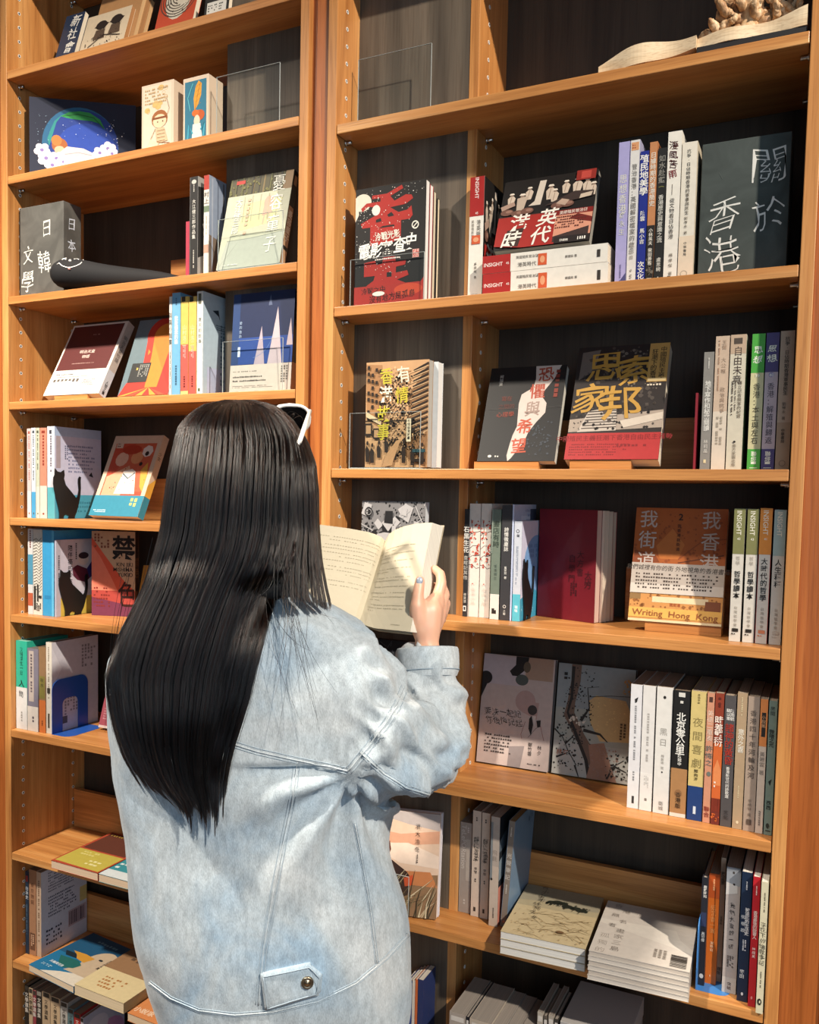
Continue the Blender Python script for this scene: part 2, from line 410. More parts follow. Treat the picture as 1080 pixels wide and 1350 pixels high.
def face_out(label, z, Y, pl, pr, cover, tl=None, top=None, tilt=None, Tn=.018, block=True, yaw=0, lift=.014, **kw):
    """a book facing the room, tilted back on a small easel block"""
    t0 = tilt if tilt is not None else 12
    for _ in range(6):
        sn = Tn * math.sin(R(t0)); z0 = z + (max(lift, sn + .004) if block else sn + .0008)
        X0, X1 = x_at(pl, Y, z0), x_at(pr, Y, z0)
        if tilt is None: P = at_x(tl[0], tl[1], X0); t0 = math.degrees(math.atan2(P.y - Y, P.z - z0))
    if tilt is None:
        P = at_x(tl[0], tl[1], X0); dy, dz = P.y - Y, P.z - z0; tilt = math.degrees(math.atan2(dy, dz)); H = math.hypot(dy, dz)
    else:
        px = top if top is not None else tl[1]; H = .2
        for _ in range(20):
            q = (X0 if tl else (X0 + X1) / 2, Y + H * math.sin(R(tilt)), z0 + H * math.cos(R(tilt))); H = max(.03, H + (proj(q)[1] - px) * .001)
    o = book(label, X1 - X0, H, Tn, cover, (X0, Y, z0), (R(-tilt), 0, R(yaw)), **kw)
    if 0: print('face_out', label[:40], 'W %.3f H %.3f tilt %.1f' % (X1 - X0, H, tilt))
    if block:
        b0, b1 = block if isinstance(block, tuple) else (.12, .75)
        xa, xb = X0 + (X1 - X0) * b0, X0 + (X1 - X0) * b1
        t = math.tan(R(tilt)); zt = z0 - z - .0008; y0 = Y + .001; d = Tn * math.cos(R(tilt)) + .002
        low = max(.0015, zt - (Tn + .002) * math.sin(R(tilt)) * 1.02 - .0006)
        prof = [(y0, 0), (y0, zt - .0004), (y0 + d, low), (y0 + d + .05 * t + .001, low + .05), (y0 + d + .05 * t + .018, low + .05), (y0 + d + .03, 0)]
        n = len(prof); vs = [(x, y, zz + z + .0004) for x in (xa, xb) for y, zz in prof]
        fs = [tuple(range(n))[::-1], tuple(range(n, 2 * n))] + [(i, (i + 1) % n, n + (i + 1) % n, n + i) for i in range(n)]
        bo = link_mesh('display_block', vs, fs, oak(0)); tag(bo, 'small oak display block under the ' + label.split(' with ')[0].split(' on ')[0], 'display block', 'oak display blocks')
        if len(bo['label'].split()) > 15: bo['label'] = 'small oak display block under the ' + ' '.join(label.split()[:8])
    return o
def lying(label, z, fl, fr, depth, H, cover, top=None, side='L', zt=None, **kw):
    """a book lying flat, seen from its bottom edge; fl, fr = its near corners at pixel positions on the plane z"""
    A, B = at_z(*fl, zt or z), at_z(*fr, zt or z); yaw = math.atan2(B.y - A.y, B.x - A.x); W = math.hypot(B.x - A.x, B.y - A.y)
    # canonical book rotated so that its front cover looks up: x stays, z (height) runs to the back
    Rm = Matrix.Rotation(yaw, 4, 'Z') @ Matrix.Rotation(R(-90), 4, 'X')
    loc = (A.x, A.y, z + H)
    return book(label, W, depth, H, cover, loc, Rm.to_euler(), front=top, side=side, **kw)
def plate(pts, thick, mat, fn):
    """flat outline given thickness along the third axis"""
    n = len(pts); vs = [fn(a, b, 0) for a, b in pts] + [fn(a, b, thick) for a, b in pts]
    return vs, [tuple(range(n))[::-1], tuple(range(n, 2 * n))] + [(i, (i + 1) % n, n + (i + 1) % n, n + i) for i in range(n)]
GLASS = None
def acrylic():
    global GLASS
    if GLASS is None:
        m, n, l, b = newmat('clear_acrylic')
        tr = n.new('ShaderNodeBsdfTransparent'); tr.inputs[0].default_value = (.95, .97, .97, 1)
        gl = n.new('ShaderNodeBsdfGlossy'); gl.inputs['Roughness'].default_value = .03
        lw = n.new('ShaderNodeLayerWeight'); fr = n.new('ShaderNodeMapRange'); fr.inputs[1].default_value = .55; fr.inputs[3].default_value = .03; fr.inputs[4].default_value = .6
        l.new(lw.outputs['Facing'], fr.inputs[0])
        mx = n.new('ShaderNodeMixShader'); l.new(fr.outputs[0], mx.inputs[0]); l.new(tr.outputs[0], mx.inputs[1]); l.new(gl.outputs[0], mx.inputs[2])
        l.new(mx.outputs[0], n['Material Output'].inputs['Surface']); n.remove(b); GLASS = m
    return GLASS
EDGE = flat('#a9aeab', .3)
def acrylic_stand(label, z, Y, pl, pr, ytop, depth=.045, base=True):
    x0, x1 = x_at(pl, Y, z), x_at(pr, Y, z); h = z_at(ytop, x0, Y) - z
    o = empty('acrylic_stand', (x0, Y, z)); tag(o, label, 'book stand')
    w_ = x1 - x0; t = .0025
    def pane(nm, a, b):
        mb = MB(); mb.box(a, b, acrylic()); p = mb.build(nm, o); d = sorted(range(3), key=lambda i: abs(b[i] - a[i]))[0]
        e = MB()
        ax = [i for i in range(3) if i != d]
        for i in ax:
            j = [k for k in ax if k != i][0]
            for s_ in (0, 1):
                lo, hi = list(a), list(b); c = (a if s_ == 0 else b)[j]
                lo[j] = c - .00025; hi[j] = c + .00025; lo[d] += .0002; hi[d] -= .0002; e.box(lo, hi, EDGE)
        e.build('pane_edge', p)
    pane('front_pane', (0, 0, .0005), (w_, t, h))
    if base: pane('base_pane', (0, t + .0005, .0005), (w_, depth, t))
    return o

# ------------------------------------------------------------------ right bay: shelf below the first full opening (chalkboard shelf)
CUR[0] = 'books on the chalkboard shelf'; z = ZR[1]
W1, W2 = '#e8e3d8', '#ded6c6'
def film_cover(p):
    p.rect(0, 0, 1, 1, '#1d1a18')
    p.ell(.10, .88, .13, .075, '#ddd3c0'); p.poly([(0, .72), (.05, .78), (.04, .9), (0, .93)], '#ddd3c0')
    red = '#ad2a22'
    p.poly([(.24, .93), (.45, .93), (.66, .985), (.68, .955), (.5, .905), (.56, .86), (.72, .9), (.80, .89), (.82, .86), (.72, .82), (.5, .81), (.62, .76), (.74, .77), (.8, .80), (.82, .72), (.78, .69), (.66, .69),
            (.66, .52), (.22, .50), (.22, .66), (.1, .66), (.08, .70), (.34, .77), (.36, .82), (.18, .84), (.10, .80), (.08, .83), (.16, .87), (.36, .87), (.36, .9), (.24, .9)], red)
    p.poly([(.34, .645), (.4, .66), (.56, .66), (.57, .645)], '#1d1a18'); p.poly([(.46, .75), (.52, .77), (.56, .735), (.48, .73)], '#1d1a18'); p.poly([(.3, .72), (.37, .73), (.38, .70), (.3, .695)], '#1d1a18')
    p.poly([(.14, .36), (.3, .37), (.32, .33), (.4, .34), (.42, .39), (.58, .39), (.6, .34), (.74, .35), (.73, .31), (.6, .3), (.6, .25), (.76, .26), (.78, .22), (.62, .19), (.9, .11), (1, .20), (1, .13), (.7, .0), (.2, .0), (.18, .16), (.28, .2), (.3, .24), (.14, .24), (.14, .21)], red)
    p.poly([(.47, .26), (.54, .26), (.54, .22), (.47, .22)], '#1d1a18'); p.ell(.30, .80, .06, .045, '#e8e2d2', 16); p.ell(.86, .635, .05, .035, '#e8e2d2', 16); p.ell(.86, .635, .036, .024, '#1d1a18', 16); p.line([(.83, .615), (.89, .655)], .008, '#e8e2d2')
    p.dots(90, (.02, .3, .35, .99), .004, '#e9e4da', 3); p.dots(70, (.3, .2, .8, .98), .0045, '#e9d9cf', 4); p.dots(14, (.75, .88, .98, .99), .004, '#e9e4da', 8)
    p.rect(.83, .36, .92, .43, '#d8a49a'); p.dots(30, (.835, .365, .915, .425), .005, '#c3271f', 5)
    p.text('冷戰光影', .47, .575, .075, '#eee6d6', .02, 4, .8, .03); 
    for ch, u, v in zip('電影審查史', (.14, .31, .47, .65, .81), (.455, .455, .465, .485, .5)): p.text(ch, u, v, .145, '#f2ede2', .022, 6, .85, .03, slant=.15)
    p.micro(.3, .365, .72, .39, 1, '#e6d5cc', 4)
film_band = lambda p: (film_cover(p), p.rect(-.001, 0, 1.001, .155, '#a92c23'), p.ell(.78, .1, .2, .05, '#c9482c'), p.text('冷戰之中', .28, .115, .06, '#2b1512', .01, 3, 1, .05), p.text('沒有地方是孤島', .55, .05, .07, '#2b1512', .01, 4, .9, .05), p.ell(.36, .083, .09, .02, '#ece4d8', 14))
sx = x_at(465, .012, z)
def film_stack():
    Y0 = .020
    z0 = z + .004
    X0, X1 = x_at(467, Y0, z0), x_at(559, Y0, z0); H = z_at(236, X1, Y0) - z0
    book('black paperback with large red brush characters and snow specks, front copy in acrylic stand', X1 - X0, H, .016, '#1d1a18', (X0, Y0, z0), (0, 0, 0), film_band, None, side='L', pages='#e6e2dc', gloss=.5)
    book('second copy of the black and red brush character paperback, directly behind the front one', X1 - X0, H - .004, .014, '#b13a34', (X0 + .001, Y0 + .0165, z0), (0, 0, 0), None, None, pages='#e6e2dc')
    book('cream edged paperback hidden behind the two black and red copies, dark back cover', X1 - X0 - .001, H - .012, .012, '#1d1a18', (X0 + .003, Y0 + .031, z0), (0, 0, 0), None, None, pages='#d5c6ac')
    book('rearmost thin cream paperback of the pile behind the red brush character book', X1 - X0, H - .022, .009, '#262220', (X0 + .005, Y0 + .0437, z0), (0, 0, 0), None, None, pages='#e4d2b2')
film_stack()
acrylic_stand('clear acrylic stand holding the black book with red brush characters', z, .010, 461, 558, 343, .065)
def hk_photo(p):
    p.rect(0, 0, 1, 1, '#1a1614')
    def man(u, v, s, c='#c9b6a2', d='#8d7767'):
        p.poly([(u - .03 * s, v - .12 * s), (u - .045 * s, v), (u - .02 * s, v + .035 * s), (u + .025 * s, v + .035 * s), (u + .05 * s, v), (u + .03 * s, v - .12 * s)], c)
        p.ell(u, v + .05 * s, .02 * s, .02 * s, d, 10); p.poly([(u - .032 * s, v + .06 * s), (u + .032 * s, v + .06 * s), (u + .02 * s, v + .085 * s), (u - .02 * s, v + .085 * s)], '#e2d5c3')
        p.line([(u - .01 * s, v - .1 * s), (u, v + .02 * s)], .008 * s, d)
    p.poly([(.30, .60), (.43, .60), (.46, .95), (.39, .95), (.36, .66)], '#cdbfae')
    for u, v, s in ((.10, .74, .9), (.22, .70, 1.1), (.29, .80, .9), (.52, .78, 1.05), (.57, .72, .9), (.68, .82, .9), (.80, .82, 1.1), (.90, .80, 1.0), (.97, .74, .9)): man(u, v, s)
    p.poly([(.18, .50), (.24, .52), (.29, .74), (.17, .72)], '#b8a592'); p.poly([(0, .62), (.14, .68), (.16, .62), (.02, .56)], '#a58877'); p.poly([(.48, .56), (.78, .72), (.98, .70), (.98, .62), (.7, .58)], '#3a2d29')
    for u, v in ((.08, .53), (.2, .50), (.62, .54), (.72, .55), (.30, .52)): p.ell(u, v, .07, .045, '#6d4b3f'); p.ell(u + .02, v + .01, .035, .02, '#8f6a5a')
    p.poly([(.6, .57), (.66, .63), (.74, .60), (.7, .53)], '#b59a86'); p.poly([(.84, .6), (.96, .62), (.97, .68), (.85, .66)], '#c3b09b')
    p.rect(0, .28, .45, .46, '#64271f'); p.poly([(0, .05), (.3, .0), (.75, .0), (.62, .45), (0, .45)], '#9c241d'); p.poly([(.12, .26), (.30, .28), (.26, .02), (.1, .04)], '#3a2420')
    p.rect(.62, .08, 1, .43, '#cf8f74'); p.poly([(.62, .1), (.98, .2), (.98, .06), (.62, .02)], '#3b2b28'); p.poly([(.76, .33), (1, .25), (1, .32), (.85, .39)], '#6d211c'); p.rect(.6, .39, 1, .46, '#7a1d18')
    p.rect(.78, .86, .98, 1, '#8b2a22'); p.rect(.83, .88, .93, .98, '#b5453a'); p.rect(.64, .0, 1, .09, '#241c1b')
    for ch, u, v in zip('港英時代', (.24, .54, .18, .49), (.36, .39, .12, .14)): p.text(ch, u, v, .25, '#e6dfd2', .018, 2, .98, .012, slant=.12)
    p.text('英國殖民管治術', .8, .425, .052, '#e3cfc0', .012, 2, .9); p.micro(.63, .2, .97, .38, 5, '#5c2a22', 6)
    p.text('鄺健銘', .74, .035, .035, '#efe8dc', .01); p.bars(.88, .02, .97, .06, 4, '#efe8dc')
insight_red = lambda st: (lambda p: (p.rect(0, .685, 1, 1, '#a51f1c'), p.text('INSIGHT', .5, .91, .045, '#f0e4dc', .012, -90), p.text('45', .5, .71, .026, '#f0e4dc', .01), p.vtext(st, .66, .655, .047, '#6d6459', .004, .98, .8), p.vtext('英國殖民管治術', .25, .655, .026, '#6d6459', .004, 1.1, .9),
        p.rect(.2, .46, .8, .53, '#cf5a30'), p.ell(.5, .495, .2, .02, '#e2a075', 10), p.vtext('鄺健銘 著', .5, .31, .022, '#3a342e', .005, 1.35), p.text('聯經', .5, .045, .025, '#3a342e', .01)))
spine_out('paperback with red topped white spine standing at the divider, two white books lying beside it', z, 616, 635, 233, '#e9e3d6', Y=.052, W=.148, spine=insight_red('港英時代'), front=hk_photo, gloss=.3)
# two copies lying with their spines to the room, a third propped on them
def lie_spine(label, z0, pl, pr, py_b, py_t, cover, draw, Wd=.148, Y=.03, yaw=0, front=None):
    X0, X1 = x_at(pl, Y, z0), x_at(pr, Y, z0); Tn = z_at(py_t, X0, Y) - z0
    # canonical book on its back with the spine (x = 0) to the room: height runs to the right, thickness upward
    Rm = Matrix(((0, 0, 1), (1, 0, 0), (0, 1, 0))).to_4x4()          # x->+Y, y->+Z, z->+X : front cover looks down
    return book(label, Wd, X1 - X0, Tn, cover, (X0, Y, z0), (Matrix.Rotation(R(yaw), 4, 'Z') @ Rm).to_euler(), spine=draw, gloss=.3)
def red_side(p):
    # the spine's height axis runs to the right here, so the red end is drawn at v = 0
    p.rect(0, 0, 1, .235, '#a51f1c'); p.text('INSIGHT', .5, .09, .042, '#f0e4dc', .012, 90); p.text('45', .5, .21, .026, '#f0e4dc', .01, 90)
    p.text('港英時代', .68, .37, .038, '#6d6459', .004, 90); p.text('英國殖民管治術', .26, .37, .026, '#6d6459', .004, 90); p.rect(.18, .46, .82, .53, '#cf5a30'); p.ell(.5, .495, .2, .02, '#e2a075', 10)
    p.text('鄺健銘 著', .5, .72, .022, '#3a342e', .005, 90); p.rect(.3, .92, .7, .945, '#3a342e')
lie_spine('lower of two identical white books lying flat with red spine ends', z + .0004, 636, 801, 386, 362, '#e9e3d6', red_side)
tb = z_at(362, x_at(636, .03, z), .03)
lie_spine('upper white book lying flat with red spine end under the propped photo cover', tb + .0006, 636, 801, 362, 338.5, '#e9e3d6', red_side)
tb2 = z_at(338.5, x_at(636, .03, z), .03) + .0012
face_out('photo covered book with four large white characters, propped on two lying white books', tb2, .036, 651, 777, '#1a1614', top=241, tl=(672, 241), tilt=22, Tn=.018, block=False, front=hk_photo, pages='#8f8a80', gloss=.7)
S = lambda *a: a
def sp_basic(title, c, size=.06, v=.9, u=.5, author=None, av=.3, ac=None, asz=.03, bold=.006, pitch=1.1, pub=None, pc=None, sx=.9, brush=0):
    def d(p):
        p.vtext(title, u, v, size, c, bold, pitch, sx, brush)
        if author: p.vtext(author, u, av, asz, ac or c, .004, 1.25, sx)
        if pub: p.vtext(pub, .5, .12, .026, pc or c, .006, 1.1)
    return d
Y = .05
spine_out('lavender spine beside the small gap, first of the standing row left of chalkboard', z, 809.5, 824, 187, '#a9a3cf', Y, spine=lambda p: (sp_basic('思想香港', '#d9d6c8', .062, .78, author='羅永生', av=.52, asz=.045)(p), p.poly([(0, 0), (1, 0), (1, .1)], '#4a4a78'), p.micro(.4, .03, .6, .16, 1, '#6a6490', 3, True)))
spine_out('white spine with a small orange emblem, second of the row left of chalkboard', z, 824.5, 837.5, 184.5, '#dcd8d2', Y, front_c='#a8a6c0', spine=lambda p: (p.rect(.12, .93, .88, .985, '#d59a6c'), p.micro(.2, .94, .8, .975, 2, '#a4583a', 3), p.vtext('管治香港：英國解密檔案的啟示', .5, .84, .042, '#77716a', .003, 1.05, .9), p.vtext('李彭廣', .5, .29, .03, '#a8a29a', .002, 1.2), p.micro(.35, .02, .65, .12, 1, '#a8a29a', 5, True)))
spine_out('royal blue spine with bold white characters, third of the row left of chalkboard', z, 838, 849.5, 199, '#232f86', Y, spine=lambda p: (p.vtext('殖民地美學', .5, .975, .062, '#f1eee6', .018, .97, 1.05), p.vtext('陳雲', .5, .56, .038, '#f1eee6', .01), p.vtext('馬小吉', .5, .43, .038, '#f1eee6', .01), p.vtext('次文化堂', .5, .185, .046, '#f1eee6', .016, .98, 1.1)))
spine_out('orange spine with black lower quarter, between blue and black spines near the chalkboard', z, 850, 860.5, 187, '#c08356', Y, W=.14, front_c='#b8764a', spine=lambda p: (p.vtext('日據時期的香港簡史', .5, .93, .042, '#efe6d6', .006, 1.0), p.rect(0, 0, 1, .42, '#26221e'), p.vtext('小林英夫 柴田善雅', .5, .40, .03, '#e9e2d2', .01, 1.0), p.rect(.2, .02, .8, .05, '#e9e2d2'), p.dots(12, (.1, .08, .9, .2), .01, '#6a6256')))
spine_out('black spine with grey characters beside the tall white calligraphy book', z, 861, 873, 195, '#262522', Y, spine=lambda p: (p.vtext('如水赴壑', .5, .95, .05, '#8f8c82', .008, 1.05), p.line([(.2, .715), (.5, .72), (.8, .715)], .004, '#8c8a4a'), p.vtext('香港歷史與意識之流', .5, .66, .04, '#d9d6ca', .006, .98), p.vtext('盧思騁', .5, .2, .034, '#d9d6ca', .006), p.poly([(.2, .02), (.5, .06), (.8, .02)], '#d9d6ca')))
spine_out('tall white spine with four red and black brush characters', z, 873.5, 892, 173, '#e8e2d5', Y, spine=lambda p: ([p.text(ch, .42, .91 - .062 * i, .058, '#4a1b18' if i < 3 else '#7a1d1a', .012, 0, 1, .07) for i, ch in enumerate('淒風苦雨')], p.line([(.42, .655), (.42, .585)], .003, '#5a4a3a'), p.vtext('從文物看日佔香港', .45, .565, .033, '#443c34', .003, 1.03), p.vtext('楊偉傑 著', .5, .2, .026, '#7a7166', .002, 1.3), p.rect(.3, .02, .55, .05, '#443c34')))
spine_out('cream hardcover with rounded corner, standing directly against the chalkboard', z, 892.5, 913, 187, '#e2dac9', Y, back_c='#d8cdb8', front_c='#cfc2aa', spine=lambda p: (p.vtext('抗爭·日佔時期香港的軍事與民生', .45, .95, .03, '#4a443c', .004, 1.04), p.vtext('劉蜀永 著', .42, .47, .024, '#5d564c', .003, 1.2), p.rect(0, .0, 1, .33, '#e0cdb4'), p.vtext('中華書局', .42, .29, .024, '#4a443c', .006, 1.1), p.ring(.4, .06, .022, .004, '#a89a84')))
# the chalkboard box
def chalk_mat(c):
    m, n, l, b = newmat('chalkboard'); tc = n.new('ShaderNodeTexCoord'); no = n.new('ShaderNodeTexNoise'); no.inputs['Scale'].default_value = 14; no.inputs['Detail'].default_value = 6; no.inputs['Distortion'].default_value = 1.5
    cr = n.new('ShaderNodeValToRGB'); cr.color_ramp.elements[0].position = .35; cr.color_ramp.elements[0].color = srgb(c); cr.color_ramp.elements[1].position = .85; cr.color_ramp.elements[1].color = tuple(min(1, x * 1.9 + .01) for x in srgb(c)[:3]) + (1,)
    l.new(tc.outputs['Object'], no.inputs['Vector']); l.new(no.outputs['Fac'], cr.inputs[0]); l.new(cr.outputs[0], b.inputs['Base Color']); b.inputs['Roughness'].default_value = .75
    return m
CHALK = '#dcdad2'
def chalk_box(label, X0, X1, Y, D, z, H, yaw, draw, side_draw, mat, edge, nm='chalkboard_box'):
    o = empty(nm, (X0, Y, z + .0004), (0, 0, R(yaw))); tag(o, label, 'sign box'); W = X1 - X0
    mb = MB(); mb.box((0, 0, 0), (W, D, H), mat, .0012); mb.build('board_body', o)
    if edge: part_box('edge_strip', (-.003, .001, 0), (-.0002, D, H - .004), flat('#15130f', .5), o)
    p = Print(lambda u, v, e: (u, -e, v), W, H); draw(p); p.build(o)
    if side_draw: p = Print(lambda u, v, e: (W + e, u, v), D, H); side_draw(p); p.build(o)
    return o
X0, X1 = x_at(919, .055, z), x_at(1036, .055, z)
def hk_chalk(p):
    for ch, u, v, s in (('關', .775, .79, .285), ('於', .78, .44, .25), ('香', .27, .47, .26), ('港', .28, .185, .29)):
        p.text(ch, u, v, s, CHALK, -.012, 2, .95, .05)
    for i in range(7): q = random.Random(i); u, v = q.uniform(.1, .9), q.uniform(.1, .9); p.line([(u, v), (u + q.uniform(-.08, .08), v + q.uniform(-.1, .1))], .002, '#5a605c')
chalk_box('dark green chalkboard box with four large chalk characters at the right post', X0, X1, .055, .1, z, z_at(191, X0, .055) - z, 0, hk_chalk, None, chalk_mat('#2f3633'), False)

# ------------------------------------------------------------------ right bay: shelf 3
CUR[0] = 'books on the shelf below the green chalkboard'; z = ZR[2]
def street(p):
    p.rect(0, 0, 1, 1, '#c59a6f'); k = '#2c211a'; q = random.Random(5)
    p.poly([(0, .98), (.02, .45), (.28, .36), (.34, .55), (.3, .7), (.26, .97)], '#a87b52'); p.poly([(1, .97), (.98, .0), (.62, .1), (.66, .35), (.72, .7)], '#8a6442')
    for i in range(13):
        v = .30 + i * .05; p.line([(.72 + .004 * i, v + .0), (1, v + .07)], .018, k); p.line([(.70, v - .02), (1, v + .045)], .006, '#d8b58a')
    for i in range(9):
        for j in range(4):
            if q.random() < .75: u = .03 + j * .065; v = .45 + i * .06 - j * .012; p.rect(u, v, u + .04, v + .035, k)
    p.poly([(.02, .48), (.26, .40), (.27, .44), (.02, .53)], '#e0c59c'); p.rect(.0, .30, .12, .42, k); p.rect(.14, .27, .24, .37, k); p.rect(.02, .32, .1, .4, '#b99067'); p.rect(.155, .285, .225, .355, '#b99067')
    p.dots(220, (.28, .35, .75, .85), .011, k, 4); p.dots(120, (.4, .1, .95, .45), .014, k, 5); p.dots(90, (.3, .45, .7, .95), .008, '#d9b98e', 9); p.dots(60, (.35, .05, .95, .35), .008, '#caa377', 11)
    for u, v, h in ((.05, .05, .2), (.13, .04, .19), (.24, .09, .16), (.36, .14, .16), (.5, .07, .2), (.64, .04, .22), (.78, .02, .2), (.93, .03, .2)):
        p.poly([(u - .025, v), (u - .035, v + h * .6), (u - .01, v + h * .8), (u + .03, v + h * .55), (u + .03, v)], k); p.ell(u, v + h * .9, .018, .022, k, 8)
    p.poly([(.30, .0), (.36, .12), (.52, .25), (.60, .27), (.50, .1), (.46, .02)], '#b98f66'); p.rect(.68, .24, .75, .46, '#e6d6b4'); p.vtext('有情香港故事', .715, .45, .032, k, .008, 1.0)
    p.rect(.78, .14, .98, .17, '#2a4a50'); p.rect(.76, .05, .98, .08, k)
    for ch, u, v, c in (('有', .62, .87, '#e0d5bf'), ('情', .60, .68, '#c8b83a'), ('香', .35, .86, '#c6bb3e'), ('港', .34, .69, '#ece4cf'), ('故', .31, .51, '#c8b83a'), ('事', .31, .34, '#c8b83a')):
        p.text(ch, u, v, .165, c, .014, 4, .85, .015)
X0, X1, Y0, z0 = x_at(481, .026, z), x_at(563, .026, z), .026, z + .0035
H = z_at(473.5, X1, Y0) - z0
book('sepia street picture paperback with yellow and white characters in a clear stand', X1 - X0, H, .020, '#a77b50', (X0, Y0, z0), (0, 0, 0), street, None, pages='#b3ada2', gloss=.4)
book('thick white edged paperback standing right behind the sepia street picture book', X1 - X0 + .004, H - .002, .024, '#cfd2d2', (X0 + .006, Y0 + .0206, z0), (0, 0, 0), None, None, pages='#e6e6e2')
acrylic_stand('clear acrylic stand in front of the sepia street picture book', z, .012, 460, 553, 545, .07)
def torn(p):
    p.rect(0, 0, 1, 1, '#191716')
    p.poly([(.60, 1), (.93, 1), (.86, .86), (.74, .72), (.74, .66), (.80, .6), (.80, .5), (.70, .4), (.62, .3), (.58, .2), (.44, .03), (.40, 0), (.38, .06), (.40, .18), (.42, .27), (.46, .36), (.45, .48), (.44, .6), (.46, .70), (.60, .77), (.62, .86)], '#c9b9ae')
    for ch, u, v, c in (('恐', .745, .91, '#a6452e'), ('懼', .66, .73, '#a6452e'), ('與', .63, .545, '#9b8478'), ('希', .56, .36, '#b24a2e'), ('望', .52, .16, '#b24a2e')): p.text(ch, u, v, .165, c, .02, 3, .95, .01)
    p.vtext('柯旭東', .16, .92, .04, '#b9b3aa', .006, 1.0); p.text('寫在', .27, .66, .055, '#6d3326', .004, 2); p.text('之間的', .28, .575, .055, '#5b2c22', .004, 2); p.text('心理學', .28, .49, .06, '#8a3a28', .006, 2)
    p.dots(60, (.62, .05, .92, .45), .010, '#3b4047', 3); p.line([(.0, .545), (.45, .55)], .003, '#4a4643'); p.line([(.8, .55), (1, .56)], .003, '#4a4643'); p.ell(.16, .05, .025, .014, '#d9d4ca', 10); p.micro(.2, .035, .34, .065, 1, '#d9d4ca', 2)
    p.micro(.86, .6, .94, .95, 1, '#7a2f22', 3, True)
face_out('black book with a torn pale strip of rust coloured characters, tilted on its block', z, .058, 629, 731, '#191716', tl=(656, 486), tilt=21, Tn=.017, lift=.016, block=(-.04, .8), front=torn, pages='#c9c3b6', gloss=.75)
def nation(p):
    p.rect(0, 0, 1, 1, '#2a2321'); p.poly([(0, .35), (1, .42), (1, .27), (0, .24)], '#a39384'); p.poly([(.1, .24), (.52, .25), (.5, .46), (.2, .42)], '#bdb0a2')
    for i in range(7): p.line([(.14 + .01 * i, .27 + i * .024), (.52, .28 + i * .024)], .009, '#4a403a')
    p.poly([(.05, .95), (.25, .97), (.2, .78), (.04, .7)], '#6d625a'); p.dots(110, (.05, .3, .95, .99), .016, '#4c433d', 3); p.dots(80, (.4, .6, .95, .95), .012, '#6f6459', 6); p.dots(70, (.05, .25, .9, .5), .011, '#1e1917', 9); p.poly([(.55, .33), (1, .4), (1, .34), (.6, .27)], '#c7b9a8')
    g = '#b98d3e'
    for ch, u, v, s, r_ in (('思', .32, .82, .28, 5), ('索', .65, .77, .26, 6), ('家', .20, .53, .27, 4), ('邦', .54, .49, .31, 6)): p.text(ch, u, v, s, g, .014, r_, 1.1, .035, slant=.12)
    p.rect(.79, .66, 1, 1, '#c69a55'); p.vtext('中國殖民主義', .94, .97, .05, '#2a2321', .006, .95); p.vtext('狂潮下的香港', .85, .95, .05, '#2a2321', .006, .95); p.rect(.80, .665, .99, .69, '#e0c48c'); p.micro(.8, .62, .99, .65, 1, '#d8c8b0')
    p.rect(-.001, -.0, 1.001, .225, '#a92c2c'); p.text('中國殖民主義狂潮下香港自由民主運動', .5, .185, .052, '#7a1416', .012, 1, 1.0); p.micro(.04, .03, .75, .14, 5, '#7d1a1c', 8); p.micro(.55, .1, .95, .14, 1, '#7d1a1c', 9)
face_out('book with four huge gold brush characters and red band, tilted on its block', z, .058, 744, 868, '#2a2321', tl=(778, 459), tilt=22, Tn=.030, lift=.018, block=(.06, .72), front=nation, pages='#d8ccb6', gloss=.6)
Y = .045
spine_out('very thin crimson spine standing alone right of the gold character book', z, 913, 916.5, 518, '#8a2430', Y, W=.13)
spine_out('short grey spine with white characters beside the crimson sliver', z, 922, 935.5, 464, '#8b8780', Y, spine=lambda p: (p.vtext('地下寫作和秘密閱讀', .5, .76, .05, '#eae6dc', .014, .95), p.vtext('林莉晶', .5, .26, .036, '#d5d0c6', .004, 1.1), p.micro(.4, .83, .6, .95, 1, '#d5d0c6', 4, True), p.rect(.35, .06, .6, .09, '#d8c9a0')))
spine_out('beige spine with a paler paper band on its lower half', z, 936.5, 955, 443, '#cdb49c', Y, spine=lambda p: (p.rect(0, 0, 1, .44, '#d9cbb8'), p.vtext('大公報', .62, .84, .036, '#a38a74', .003, 1.15), p.vtext('政治與抗爭', .62, .62, .036, '#a38a74', .003, 1.1), p.micro(.2, .5, .35, .97, 1, '#b08a70', 5, True), p.micro(.2, .1, .75, .4, 2, '#a79a88', 5, True), p.vtext('王健', .65, .97, .034, '#a38a74', .003)))
spine_out('cream spine with tall dark title characters, next to the gap', z, 956, 977, 441, '#d5ccb6', Y, spine=lambda p: (p.rect(0, .86, 1, 1, '#c2a88e'), p.rect(.2, .93, .75, .975, '#54483e'), p.vtext('自由未竟', .5, .915, .072, '#4a3a30', .0, .97, .9), p.vtext('獨立記者關軍的紀實', .7, .66, .03, '#6a5f52', .002, 1.02), p.micro(.16, .38, .3, .66, 1, '#4a3a30', 3, True), p.micro(.38, .42, .48, .66, 1, '#4a3a30', 4, True), p.vtext('南方家園出版', .5, .195, .028, '#6a5f52', .002, 1.0), p.ell(.5, .21, .09, .008, '#26211d', 8)))
